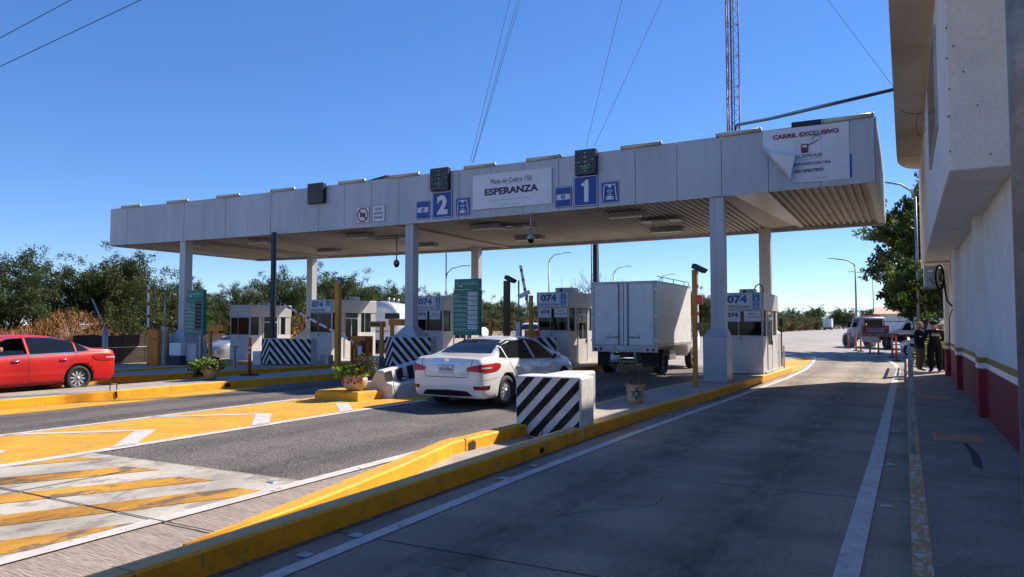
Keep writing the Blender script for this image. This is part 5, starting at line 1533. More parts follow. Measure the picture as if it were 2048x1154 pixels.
def sedan(name, label, cat, paint, loc, rz, L=4.62, W=1.76, H=1.49, wb=2.70, ro=.97, open_window=None, detail='rear', scale_top=1.0, spokes=10, tint='glass_car', group=None, suv=False):
    root = thing(name, label, cat, loc, rz, group)
    off = -L / 2
    k = H / 1.49
    if not suv:
        zt = [(0, .80), (.03, .98), (.08, 1.05), (.25, 1.085), (.62, 1.11), (.95, 1.25), (1.3, 1.385), (1.75, 1.47), (2.25, 1.49), (2.7, 1.455), (3.05, 1.34), (3.45, 1.13), (3.62, 1.05), (4.0, .97), (4.35, .86), (4.5, .76), (4.6, .62), (4.62, .56)]
        zbelt = [(0, .78), (.03, .94), (.08, 1.0), (.3, 1.03), (.7, 1.02), (1.3, .985), (2.3, .955), (3.2, .93), (3.6, .92), (4.1, .86), (4.4, .78), (4.55, .66), (4.62, .54)]
    else:
        zt = [(0, .80), (.03, 1.0), (.08, 1.15), (.2, 1.35), (.45, 1.47), (1.2, 1.49), (2.25, 1.49), (2.7, 1.44), (3.05, 1.30), (3.35, 1.12), (3.6, 1.05), (4.0, 1.0), (4.35, .9), (4.5, .8), (4.6, .66), (4.62, .56)]
        zbelt = [(0, .78), (.03, .9), (.08, .95), (.3, 1.0), (.7, 1.0), (2.3, .965), (3.2, .95), (3.6, .94), (4.1, .9), (4.4, .82), (4.55, .70), (4.62, .54)]
    sx = L / 4.62
    zt = [(x * sx, z * k) for x, z in zt]; zbelt = [(x * sx, z * k) for x, z in zbelt]
    zbot = [(0, .52), (.03, .36), (.1, .24), (.3, .20), (4.2, .19), (4.5, .22), (4.62, .32)]
    zbot = [(x * sx, z * k) for x, z in zbot]
    hw = W / 2
    ww = [(0, hw * .80), (.03, hw * .90), (.1, hw * .945), (.3, hw * .985), (.7, hw), (2.3, hw), (3.8, hw * .985), (4.2, hw * .93), (4.45, hw * .82), (4.58, hw * .68), (4.62, hw * .55)]
    ww = [(x * sx, z) for x, z in ww]

    def ring(x):
        t_, be, bo, w = hermite(zt, x), hermite(zbelt, x), hermite(zbot, x), hermite(ww, x)
        h = max(t_ - be, .012); wt = .93 * w - .52 * h - (.0 if h < .15 else .02); zc = be - bo
        P = [(0, bo), (.55 * w, bo), (.86 * w, bo), (.95 * w, bo + .05 * zc), (.985 * w, bo + .16 * zc), (1.0 * w, bo + .42 * zc), (1.0 * w, bo + .70 * zc), (.985 * w, bo + .88 * zc), (.955 * w, be - .01),
             (.93 * w, be + .04 * h), (.93 * w + (wt - .93 * w) * .5, be + .46 * h), (wt + .012, be + .84 * h), (wt - .03 * min(1, h * 3), be + .94 * h), (wt * .84, be + .985 * h), (wt * .5, be + h * 1.0 + .012), (0, be + h + .018)]
        pos = [(x + off, y, z) for y, z in P]; neg = [(x + off, -y, z) for y, z in P[1:-1]]
        return pos + neg[::-1]
    sxs = [0, .015, .035, .06, .1, .16, .25, .38, .5, .62, .75, .9, 1.05, 1.2, 1.35, 1.5, 1.75, 2.0, 2.25, 2.5, 2.7, 2.88, 3.05, 3.25, 3.45, 3.55, 3.7, 3.9, 4.1, 4.25, 4.38, 4.48, 4.55, 4.6, 4.62]
    mb = MB(); mb.use(paint, True); mb.loft([ring(x * sx) for x in sxs])
    body = mb.build('body', root, local=True, sub=1)
    body.data.materials.append(M['black'])
    apply_mods(body)
    me = body.data
    # shift so decals work in the 0..L frame
    bv = [Vector((v.co.x - off, v.co.y, v.co.z)) for v in me.vertices]
    bvh = BVHTree.FromPolygons(bv, [tuple(p.vertices) for p in me.polygons])
    D_ = Decal(bvh, L)
    # wheel arches and open window by boolean
    r = .335 * (k if not suv else 1.05); wxs = (ro, ro + wb)
    cm = MB(); cm.use('black')
    for wx in wxs:
        for s in (-1, 1):
            ya, yb = s * (hw - .30), s * (hw + .2)
            cm.lathe([(0, ya), (r + .045, ya), (r + .045, yb), (0, yb)] if s > 0 else [(0, yb), (r + .045, yb), (r + .045, ya), (0, ya)], wx + off, 0, r + .01, 28, 'Y')
    if open_window:
        pts, s = open_window
        a = [(x + off, s * .25, z) for x, z in pts]; b = [(x + off, s * 1.2, z) for x, z in pts]
        n = len(pts); cm.smooth = False
        cm.add(a + b, [list(range(n)), list(range(2 * n - 1, n - 1, -1))] + [(i, n + i, n + (i + 1) % n, (i + 1) % n) for i in range(n)])
    cut = cm.build('cutter', None)
    bm = bmesh.new(); bm.from_mesh(cut.data); bmesh.ops.remove_doubles(bm, verts=bm.verts, dist=.0005); bmesh.ops.recalc_face_normals(bm, faces=bm.faces); bm.to_mesh(cut.data); bm.free()
    body.location = (0, 0, 0)
    cut.parent = root
    bo_ = body.modifiers.new('b', 'BOOLEAN'); bo_.object = cut; bo_.operation = 'DIFFERENCE'; bo_.solver = 'EXACT'
    apply_mods(body)
    cm_ = cut.data; bpy.data.objects.remove(cut); bpy.data.meshes.remove(cm_)
    root['_off'] = off
    del root['_off']

    class Dd(Decal):
        pass
    # bake the offset into decals
    obuild = D_.build

    def dbuild(nm):
        D_.mb.v = [(x + off, y, z) for x, y, z in D_.mb.v]
        return obuild(nm, root)
    S = lambda pts: [(x * sx, z * k) for x, z in pts]
    # windows
    if not suv:
        rear_q = (S([(.74, 1.065), (.92, 1.045), (1.05, 1.035)]), S([(.86, 1.14), (.98, 1.24), (1.05, 1.275)]))
        rear_w = (S([(1.10, 1.035), (1.6, 1.02), (2.20, 1.005)]), S([(1.10, 1.30), (1.6, 1.395), (2.20, 1.415)]))
        front_w = (S([(2.30, 1.005), (2.7, .99), (3.24, .98)]), S([(2.30, 1.415), (2.6, 1.39), (2.90, 1.29)]))
        wind = (S([(3.46, 0)])[0][0], S([(2.86, 0)])[0][0]); back = (S([(.68, 0)])[0][0], S([(1.42, 0)])[0][0])
    else:
        rear_q = (S([(.30, 1.05), (.6, 1.05), (.8, 1.05)]), S([(.42, 1.36), (.6, 1.38), (.8, 1.39)]))
        rear_w = (S([(.88, 1.05), (1.35, 1.04), (1.75, 1.03)]), S([(.88, 1.39), (1.35, 1.405), (1.75, 1.41)]))
        front_w = (S([(1.86, 1.03), (2.4, 1.02), (3.02, 1.01)]), S([(1.86, 1.41), (2.4, 1.40), (2.72, 1.31)]))
        wind = (S([(3.32, 0)])[0][0], S([(2.78, 0)])[0][0]); back = (S([(.10, 0)])[0][0], S([(.24, 0)])[0][0])
    for s in (-1, 1):
        if detail != 'far':
            # surround
            D_.line('chrome' if detail == 'side' else 'black', 'side', S([(.70, 1.05), (1.05, 1.02), (2.25, .99), (3.26, .965)]) if not suv else S([(.3, 1.03), (1.8, 1.01), (3.0, .99)]), .022, .005, s)
            D_.line('chrome' if detail == 'side' else 'black', 'side', S([(.80, 1.12), (1.05, 1.30), (1.5, 1.405), (2.1, 1.43), (2.6, 1.405), (2.93, 1.31), (3.28, .985)]) if not suv else S([(.35, 1.39), (1.8, 1.43), (2.4, 1.42), (2.75, 1.33), (3.05, 1.0)]), .022, .005, s)
    dbuild('window_trim')
    for s in (-1, 1):
        for i, (lo, up) in enumerate((rear_q, rear_w, front_w)):
            if i == 2 and open_window and open_window[1] == s:
                D_.patch(tint, 'side', S([(2.32, 1.0), (2.7, .99), (3.15, .98)]), S([(2.32, 1.10), (2.7, 1.11), (3.1, 1.04)]), 3, .002, s); dbuild('window_glass'); continue
            D_.patch(tint, 'side', lo, up, 6, .007, s); dbuild('window_glass')
    # pillars (dark) on the sides
    yw = lambda x: hermite(ww, x)
    for nm_, (xa, xb), wa, wb_ in (('windscreen', wind, .66, .50), ('rear_window', back, .64, .46)):
        if suv and nm_ == 'rear_window':
            D_.patch(tint, 'rear', [(-.6, 1.08), (0, 1.08), (.6, 1.08)], [(-.52, 1.38), (0, 1.4), (.52, 1.38)], 5, .007)
        else:
            n = 8
            lo = [(xa + (.05 if abs(t) > .9 else 0) * (1 if xb > xa else -1), wa * t) for t in [-1, -.5, 0, .5, 1]]; up = [(xb, wb_ * t) for t in [-1, -.5, 0, .5, 1]]
            D_.patch(tint, 'top', lo, up, 10, .007)
        dbuild(nm_)
    if detail in ('rear', 'side'):
        for s in (-1, 1):
            for pl in (S([(2.25, .995), (2.26, .60), (2.23, .28)]), S([(1.07, 1.03), (1.16, .86), (1.32, .68), (1.40, .42), (1.42, .28)]), S([(3.30, .96), (3.34, .70), (3.28, .28)]), S([(1.42, .29), (2.2, .28), (3.26, .28)])):
                D_.line('gap', 'side', pl, .010, .003, s)
            D_.line('gap', 'side', S([(.52 + .085 * cos(a), .86 + .085 * sin(a)) for a in [i * pi / 8 for i in range(17)]]), .006, .003, s, 1) if s < 0 or detail == 'side' else None
        D_.line('gap', 'rear', [(-.62, 1.03), (-.60, .86), (-.50, .64), (.50, .64), (.60, .86), (.62, 1.03)], .012, .003)
        D_.line('gap', 'top', [(.62, -.66), (.60, 0), (.62, .66)], .012, .003)
        D_.line('gap', 'side', S([(.02, .62), (.3, .62), (.62, .66)]), .006, .003, -1)
        dbuild('panel_gaps')
        for s in (-1, 1):
            for xh in (1.42, 2.55):
                a = Decal(bvh, L)
                p = D_.cast('side', xh * sx, .845 * k, .0, s)
                if p:
                    mb = MB(); mb.use('chrome' if detail == 'side' else paint, True); q = Vector((p.x + off, p.y, p.z))
                    mb.tube([tuple(q + Vector((-.085, -s * .01, -.002))), tuple(q + Vector((-.07, s * .03, 0))), tuple(q + Vector((.06, s * .035, .004))), tuple(q + Vector((.085, -s * .01, .004)))], [.012, .016, .016, .010], 8)
                    mb.build('door_handle', root, local=True)
        # mirrors
        for s in (-1, 1):
            mb = MB(); mb.use(paint, True); mx, mz = 3.12 * sx + off, 1.03 * k
            mb.lathe([(0, -.10), (.05, -.09), (.075, -.03), (.078, .03), (.06, .08), (0, .09)], mx, s * (hw + .07), mz, 14, 'X')
            mb.use('black').tube([(mx + .02, s * (hw - .06), mz - .06), (mx + .02, s * (hw + .04), mz - .04)], .03, 8)
            mb.use('glass_car').lathe([(0, -.103), (.045, -.102)], mx, s * (hw + .07), mz, 12, 'X')
            mb.build('mirror', root, local=True)
    # rear end
    for s in (-1, 1):
        aa = [R(t) for t in (12, 30, 48, 64, 76, 84)]
        lo = [(a, z * k) for a, z in zip(aa, (.80, .78, .775, .79, .82, .87))]; up = [(a, z * k) for a, z in zip(aa, (.87, .93, .945, .955, .95, .93))]
        D_.patch('lamp_red', 'rcorner', lo, up, 5, .012, s); dbuild('tail_light')
        D_.patch('lamp_clear', 'rcorner', [(R(34), .845 * k), (R(52), .845 * k)], [(R(34), .875 * k), (R(52), .88 * k)], 2, .016, s)
        dbuild('reversing_light')
    if detail == 'rear':
        D_.patch('chrome', 'rear', [(-.40, .885), (0, .90), (.40, .885)], [(-.38, .925), (0, .94), (.38, .925)], 2, .015); dbuild('chrome_strip')
        D_.patch('black', 'rear', [(-.62, .27), (0, .26), (.62, .27)], [(-.50, .37), (0, .385), (.50, .37)], 3, .006)
        dbuild('bumper_insert')
        for s in (-1, 1):
            D_.patch('black', 'rcorner', [(R(24), .40), (R(48), .40)], [(R(22), .47), (R(50), .48)], 2, .006, s)
            D_.patch('lamp_red', 'rcorner', [(R(26), .415), (R(42), .415)], [(R(26), .445), (R(43), .45)], 2, .010, s); dbuild('bumper_reflector')
        p = D_.cast('rear', 0, .80, 0)
        mb = MB(); f = Face(mb, (p.x + off - .016, .175, .72), (0, -1, 0), (0, 0, 1))
        f.body('signwhite', 0, 0, .35, .16, .012); f.frame('grey_ink', .004, .004, .346, .156, .006); f.text('navy', 'WCW-320-A', .175, .078, .07, .29, bold=.02); f.text('navy', 'SINALOA', .175, .138, .018, .14)
        mb.build('licence_plate', root, local=True)
        p = D_.cast('rear', 0, .985, .004)
        mb = MB(); f = Face(mb, (p.x + off - .012, 0, .985), (0, -1, 0), (0, 0, 1)); f.disc('chrome', 0, 0, .045, d=.002, r2=.032, n=24); f.rect('chrome', -.05, -.008, .05, .008, d=.004)
        mb.build('round_emblem', root, local=True)
        mb = MB(); p = D_.cast('rear', .45, 1.0, .004); f = Face(mb, (p.x + off - .014, .45, 1.0), (0, -1, 0), (0, 0, 1)); f.text('chrome', 'SENTRA', 0, 0, .022, .16); p = D_.cast('rear', .48, .74, .004)
        f = Face(mb, (p.x + off - .02, .5, .74), (0, -1, 0), (0, 0, 1)); f.text('chrome', 'Exclusive', 0, 0, .022, .1); f = Face(mb, (p.x + off - .02, -.45, .70), (0, -1, 0), (0, 0, 1)); f.text('lightblue', 'PUREDRIVE', 0, 0, .02, .11)
        mb.build('badges', root, local=True)
        mb = MB(); mb.use('steel').tube([(.1 + off, -.45, .25), (.35 + off, -.45, .26)], .025, 8); mb.build('exhaust_pipe', root, local=True)
        # interior hints behind the rear glass: head rests
    # front lamps
    for s in (-1, 1):
        D_.patch('lamp_clear', 'fcorner', [(R(20), .62 * k), (R(45), .64 * k), (R(72), .72 * k)], [(R(22), .72 * k), (R(45), .78 * k), (R(74), .80 * k)], 4, .01, s); dbuild('headlight')
    D_.patch('black', 'front', [(-.42, .40), (0, .38), (.42, .40)], [(-.36, .62), (0, .64), (.36, .62)], 4, .006); dbuild('grille')
    for wx in wxs:
        for s in (-1, 1): wheel(root, wx + off, s * (hw - .12), r, .21, s, spokes)
    return root, off


ZL = hx(-8.2)
wc, _o = sedan('white_sedan', 'white sedan with its rear to the camera, driving up to the lane one booth', 'car', 'car_white', (-8.14, 14.66, hx(-8) + .005), R(90 - 1.5), H=1.43, W=1.78)
rc, _o = sedan('red_sedan', 'red sedan seen from its left side with an open driver window at the left edge', 'car', 'car_red', (-19.95, 10.12, hx(-19.5) + .003), R(-90), L=4.7, W=1.82, H=1.47, wb=2.7, ro=1.05,
               open_window=([(2.31, 1.0), (2.7, .99), (3.22, .97), (2.92, 1.28), (2.65, 1.365), (2.31, 1.39)], 1), detail='side')
sc_, _o = sedan('silver_car', 'silver grey car half hidden behind the leftmost booth', 'car', 'car_silver', (-32.4, 28.6, -.14), R(-90), L=4.9, W=1.85, H=1.45, detail='side')
sv, _o = sedan('white_suv', 'white utility car parked behind the lane one booth', 'car', 'car_white', (-20.6, 40.6, .05), R(-70), L=4.7, W=1.9, H=1.85, detail='side', suv=True)
bc, _o = sedan('blue_grey_car', 'blue grey car parked behind the pavement railing beside the tow truck', 'car', 'car_silver', (1.9, 45.6, .02), R(165), L=4.3, W=1.75, H=1.5, detail='side', suv=True)


# box truck
def box_truck(label, loc, rz, plate=True):
    t = thing('box_truck', label, 'truck', loc, rz)
    # local: x forward from the rear (0), y left
    w = 1.14; L = 4.35; z0, z1 = .98, 3.14
    mb = MB(); mb.use('white').box(0.02, L, -w, w, z0, z1); mb.build('cargo_box', t, local=True, bevel=.012)
    mb = MB(); mb.use('steel_light')
    for y in (-w - .004, w - .05): mb.box(-.01, .05, y, y + .054, z0 - .02, z1 + .01)
    mb.box(-.01, .05, -w, w, z1 - .06, z1 + .012); mb.box(-.01, .05, -w, w, z0 - .03, z0 + .03)
    for s in (-1, 1): mb.box(.05, L, s * w - .012 * (s < 0), s * w + .012 * (s > 0) + .0, z1 - .05, z1 + .012); mb.box(.05, L, s * w - .012 * (s < 0), s * w + .012 * (s > 0), z0, z0 + .08)
    mb.build('edge_trim', t, local=True)
    for s in (-1, 1):
        d = thing_part('rear_door', t)
        mb = MB(); ya, yb = sorted((s * .012, s * (w - .06))); mb.use('white').box(-.025, 0.02, ya, yb, z0 + .04, z1 - .07); mb.build('door_panel', d, local=True, bevel=.006)
        mb = MB(); mb.use('gap').box(-.005, .0195, ya - .012, yb + .012, z0 + .03, z1 - .06); mb.build('seal', d, local=True)
        mb = MB(); mb.use('panel_dark').tube([(-.05, s * .16, z0 + .02), (-.05, s * .16, z1 - .05)], .022, 6); mb.tube([(-.045, s * (w - .1), z0 + .02), (-.045, s * (w - .1), z1 - .05)], .006, 6)
        for z in (z0 + .05, z0 + .5, z0 + 1.0, z1 - .1): mb.box(-.055, -.025, s * .16 - .03, s * .16 + .03, z, z + .04)
        mb.build('lock_rod', d, local=True)
        mb = MB(); mb.use('white')
        for z in (z0 + .15, z0 + .95, z1 - .3): mb.box(-.04, -.025, s * (w - .24), s * (w + .02), z, z + .07)
        mb.build('hinge', d, local=True)
        mb = MB(); mb.use('black').box(-.06, -.03, *sorted((s * .2, s * .42)), z0 + .28, z0 + .31); mb.tube([(-.05, s * .48, z0 + .30), (-.05, s * .56, z0 + .36), (-.05, s * .56, z0 + .24), (-.05, s * .48, z0 + .30)], .01, 5); mb.build('latch', d, local=True)
    mb = MB(); mb.use('steel_light').box(.0, .1, -w, w, .78, .945); mb.use('signwhite').box(-.006, .0, -.1, .12, .83, .91); mb.build('rear_sill', t, local=True)
    for y in (-1.02, -.82, .82, 1.02):
        mb = MB(); mb.use('lamp_red').lathe([(0, -.015), (.045, -.012), (.05, 0)], 0, y, .87, 14, 'X'); mb.build('tail_light', t, local=True)
    mb = MB(); mb.use('lamp_red')
    for y in (-.75, .60): mb.box(-.008, -.002, y, y + .22, .945, .975)
    mb.build('reflector_strip', t, local=True)
    mb = MB(); mb.use('steel').box(-.05, .0, -.45, -.35, .5, .78).box(-.05, .0, .35, .45, .5, .78).box(-.08, .05, -.5, .5, .44, .5); mb.build('tow_bar', t, local=True)
    if plate:
        mb = MB(); mb.use('signwhite').box(-.09, -.082, .12, .45, .52, .68); mb.build('licence_plate', t, local=True)
    for s in (-1, 1):
        mb = MB(); mb.use('rubber').box(.35, .37, *sorted((s * .48, s * 1.08)), .28, .82); mb.build('mud_flap', t, local=True)
    mb = MB(); mb.use('blackmetal').box(.1, 6.2, -.42, -.32, .55, .75).box(.1, 6.2, .32, .42, .55, .75)
    for x in (.6, 1.8, 3, 4.2): mb.box(x, x + .1, -.32, .32, .58, .72)
    mb.use('blackmetal').lathe([(0, -.9), (.1, -.9), (.1, .9), (0, .9)], 1.1, 0, .42, 10, 'Y'); mb.use('steel').box(2.1, 2.9, -.95, -.5, .45, .8)
    mb.build('chassis', t, local=True)
    for s in (-1, 1):
        wheel(t, 1.1, s * .93, .42, .30, s, 0, 'steel', .55); wheel(t, 5.25, s * .86, .42, .24, s, 0, 'steel', .55)
    # cab
    mb = MB(); mb.use('white', True)
    prof = [(4.5, .55, 2.05, .92), (4.6, .5, 2.18, .94), (5.3, .5, 2.22, .93), (5.6, .5, 2.1, .92), (5.95, .5, 1.55, .92), (6.3, .5, 1.38, .9), (6.75, .5, 1.28, .86), (6.95, .52, 1.1, .8), (7.0, .6, .95, .72)]
    rings = []
    for x, a, b, hw in prof:
        be = min(b, 1.35)
        rings.append([(x, -hw * .9, a), (x, hw * .9, a), (x, hw, a + .15), (x, hw, be), (x, hw * .88 if b > 1.5 else hw * .95, b - .05), (x, hw * .75, b), (x, -hw * .75, b), (x, -hw * .88 if b > 1.5 else -hw * .95, b - .05), (x, -hw, be), (x, -hw, a + .15)])
    mb.loft(rings); mb.smooth = False; mb.build('cab', t, local=True)
    for s in (-1, 1):
        mb = MB(); mb.use('glass'); yy = s * .925
        mb.add([(4.75, yy, 1.4), (5.75, yy, 1.4), (5.5, s * .86, 1.98), (4.75, s * .86, 2.0)], [(0, 1, 2, 3)]); mb.build('side_window', t, local=True)
        mb = MB(); mb.use('black').box(5.55, 5.62, *sorted((s * 1.0, s * 1.28)), 1.45, 1.78); mb.tube([(5.58, s * .9, 1.5), (5.58, s * 1.05, 1.5)], .015, 5); mb.build('mirror', t, local=True)
    mb = MB(); mb.use('glass').add([(5.93, -.78, 1.58), (5.93, .78, 1.58), (5.66, .7, 2.05), (5.66, -.7, 2.05)], [(0, 1, 2, 3)]); mb.build('windscreen', t, local=True)
    # roof rack rail on the side
    mb = MB(); mb.use('steel')
    for x in (.8, 2.2, 3.6): mb.tube([(x, -w + .05, z1), (x, -w + .05, z1 + .16)], .015, 5)
    mb.tube([(.3, -w + .05, z1 + .16), (L - .1, -w + .05, z1 + .16)], .015, 5); mb.tube([(L - .1, -w + .05, z1 + .16), (L - .1, -w + .05, z1)], .015, 5); mb.build('roof_rail', t, local=True)
    return t


bt = box_truck('white box truck with double rear doors waiting in lane 1', (-8.33, 23.3, hx(-8)), R(90))
ft = copy_tree(bt); ft.location = (-22.0, 252, -.05); ft.scale = (1.3, 1.12, 1.18); ft['label'] = 'white box truck far away on the highway'; ft['group'] = 'box trucks'; bt['group'] = 'box trucks'

# tow truck, local x forward
t = thing('tow_truck', 'white flatbed tow truck with amber roof lights parked at the right roadside', 'truck', (-1.6, 62.8, 0), R(118))
mb = MB(); mb.use('blackmetal').box(-4.2, 3.6, -.4, .4, .6, .85); mb.build('chassis', t, local=True)
mb = MB(); mb.use('blackmetal').box(-4.6, 1.2, -1.2, 1.2, 1.0, 1.14); mb.use('blackmetal').box(-4.62, 1.2, -1.24, -1.2, .9, 1.18).box(-4.62, 1.2, 1.2, 1.24, .9, 1.18); mb.build('flatbed', t, local=True)
mb = MB(); mb.use('redink').box(.9, 1.15, -1.0, 1.0, 1.15, 1.72); mb.use('grey_ink').box(.885, .9, -.6, .6, 1.42, 1.5); mb.use('panel_dark').box(.88, .9, -.7, .7, 1.22, 1.36); mb.build('headboard', t, local=True)
mb = MB(); mb.use('truck_cab', True)
rings = []
for x, a, b, hw in [(1.35, .8, 2.25, 1.0), (1.45, .7, 2.38, 1.05), (2.5, .7, 2.42, 1.05), (2.8, .7, 2.3, 1.04), (3.15, .7, 1.75, 1.0), (3.3, .75, 1.62, .85), (4.0, .8, 1.5, .78), (4.35, .85, 1.4, .72), (4.42, .9, 1.2, .65)]:
    be = min(b, 1.55); rings.append([(x, -hw * .9, a), (x, hw * .9, a), (x, hw, a + .15), (x, hw, be), (x, hw * .9, b - .06), (x, hw * .76, b), (x, -hw * .76, b), (x, -hw * .9, b - .06), (x, -hw, be), (x, -hw, a + .15)])
mb.loft(rings); mb.smooth = False; mb.build('cab', t, local=True)
mb = MB(); mb.use('glass').box(1.34, 1.352, -.7, .7, 1.72, 2.2); mb.build('rear_window', t, local=True)
for s in (-1, 1):
    mb = MB(); mb.use('glass').add([(1.7, s * 1.052, 1.6), (2.75, s * 1.05, 1.6), (2.6, s * .98, 2.22), (1.7, s * .98, 2.25)], [(0, 1, 2, 3)]); mb.build('side_window', t, local=True)
    mb = MB(); mb.use('black').box(2.75, 2.85, *sorted((s * 1.15, s * 1.4)), 1.55, 2.0); mb.tube([(2.8, s * 1.0, 1.7), (2.8, s * 1.2, 1.7)], .02, 5); mb.build('mirror', t, local=True)
    mb = MB(); mb.use('truck_cab', True).lathe([(.62, -.28), (.64, 0), (.62, .28), (.5, .28), (.5, -.28)], 3.75, s * .85, .52, 18, 'Y'); mb.build('fender', t, local=True)
    mb = MB(); mb.use('orange' if s > 0 else 'red').tube([(1.0, s * .75, 1.2), (1.0, s * .75, 1.9)], [.16, .03], 10); mb.use('white').tube([(1.0, s * .75, 1.5), (1.0, s * .75, 1.62)], [.112, .085], 10); mb.build('traffic_cone', t, local=True)
mb = MB(); mb.use('orange').box(1.7, 1.95, -.75, .75, 2.44, 2.56); mb.use('lamp_clear').box(1.7, 1.95, -.1, .1, 2.565, 2.57); mb.build('light_bar', t, local=True)
for x in (-2.6, 3.75):
    for s in (-1, 1): wheel(t, x, s * .95, .5, .3, s, 0, 'steel', .55)
mb = MB(); mb.use('steel').box(-1.6, .8, -1.18, -.9, .45, .95).box(-1.6, .8, .9, 1.18, .45, .95); mb.build('tool_box', t, local=True)
mb = MB(); mb.use('lamp_red').box(-4.66, -4.62, -1.1, -.9, 1.02, 1.12).box(-4.66, -4.62, .9, 1.1, 1.02, 1.12); mb.build('tail_light', t, local=True)

# ambulance van, seen from its side, local x forward
t = thing('ambulance', 'white ambulance van with red lettering parked behind the tow truck', 'ambulance', (1.7, 75.5, 0), R(178))
mb = MB(); mb.use('ambulance', True)
rings = []
for x, b, hw in [(-2.7, 2.15, .95), (-2.62, 2.3, 1.0), (1.2, 2.34, 1.0), (1.5, 2.2, .98), (2.1, 1.5, .96), (2.7, 1.25, .92), (2.85, 1.0, .8)]:
    rings.append([(x, -hw * .92, .35), (x, hw * .92, .35), (x, hw, .55), (x, hw, 1.25), (x, hw * .9, b - .08), (x, hw * .8, b), (x, -hw * .8, b), (x, -hw * .9, b - .08), (x, -hw, 1.25), (x, -hw, .55)])
mb.loft(rings); mb.smooth = False; mb.build('body', t, local=True)
mb = MB(); mb.use('glass')
for s in (-1, 1): mb.add([(1.0, s * 1.002, 1.28), (2.0, s * .985, 1.28), (1.6, s * .91, 1.95), (1.0, s * .92, 2.05)], [(0, 1, 2, 3)])
mb.build('side_window', t, local=True)
mb = MB(); f = Face(mb, (1.2, 1.01, .3), (-1, 0, 0), (0, -.0, 1)); f.text('red', 'AMBULANCIA', 2.0, 1.72, .2, 2.2, bold=.03, d=.02); f.frame('red', 1.4, 1.0, 2.5, 1.35, .02, d=.02); f.text('navy', '234', 1.95, 1.17, .2, .6, d=.02); f.rect('red', 0, .75, 3.8, .82, d=.012); mb.build('lettering', t, local=True)
for x in (-1.75, 1.9):
    for s in (-1, 1): wheel(t, x, s * .88, .36, .24, s, 0, 'steel', .6)
mb = MB(); mb.use('lamp_red').box(1.0, 1.2, -.6, .6, 2.35, 2.46); mb.build('light_bar', t, local=True)

# tanker behind the lane three booth
t = thing('tanker_truck', 'polished steel tanker truck behind the lane three booth', 'truck', (-32.0, 41.6, -.1), R(115))
mb = MB(); mb.use('alloy').lathe([(0, -4.0), (.7, -3.97), (1.15, -3.85), (1.2, -3.7), (1.2, 3.7), (1.1, 3.9), (0, 4)], 0, 0, 2.25, 30, 'X'); mb.build('tank', t, local=True)
mb = MB(); mb.use('steel').tube([(-2, 0, 3.4), (-2, 0, 3.75)], .12, 8).tube([(-.5, 0, 3.4), (-.5, 0, 3.75)], .12, 8).tube([(1, 0, 3.4), (1, 0, 3.75)], .12, 8); mb.build('hatches', t, local=True)
mb = MB(); mb.use('blackmetal').box(-4, 6, -.5, .5, .7, 1.05); mb.build('chassis', t, local=True)
mb = MB(); mb.use('white').box(4.5, 6.5, -1.15, 1.15, .8, 3.2); mb.build('cab', t, local=True, bevel=.08)
mb = MB(); mb.use('white').box(-4.15, -4.05, -1.1, 1.1, .9, 1.4); mb.use('lamp_red').box(-4.17, -4.15, -1.0, -.8, 1.0, 1.2).box(-4.17, -4.15, .8, 1.0, 1.0, 1.2); mb.build('rear_bumper', t, local=True)
for x in (-3, -1.8, 4.9):
    for s in (-1, 1): wheel(t, x, s * .95, .5, .3, s, 0, 'steel', .55)


# ------------------------------------------------------------------ people
def figure(name, label, loc, rz, joints, zones, extras, height=1.72):
    """joints: dict name -> (x,y,z,rx,ry, parent); local frame: +x faces forward"""
    t = thing(name, label, 'person', loc, rz)
    names = list(joints); idx = {n: i for i, n in enumerate(names)}
    me = bpy.data.meshes.new('body'); me.from_pydata([joints[n][:3] for n in names], [(idx[n], idx[joints[n][5]]) for n in names if joints[n][5]], [])
    o = bpy.data.objects.new('body', me); COL.objects.link(o); o.parent = t
    sk = o.modifiers.new('skin', 'SKIN'); sk.use_smooth_shade = True; sk.branch_smoothing = .4
    if not me.skin_vertices: me.skin_vertices.new(name='')
    for n in names:
        v = me.skin_vertices[0].data[idx[n]]; v.radius = joints[n][3:5]
        v.use_root = (n == 'pelvis')
    s = o.modifiers.new('sub', 'SUBSURF'); s.levels = 2; s.render_levels = 2
    apply_mods(o); o.location = (0, 0, 0)
    me = o.data
    ms = ['skin'] + sorted({m for _, m in zones})
    for m in ms: me.materials.append(M[m])
    for p in me.polygons:
        p.use_smooth = True; c = p.center; k = 0
        for fn, m in zones:
            if fn(c): k = ms.index(m); break
        p.material_index = k
    extras(t)
    if height > 1: t.scale = (1.18, 1.22, 1.0)
    return t


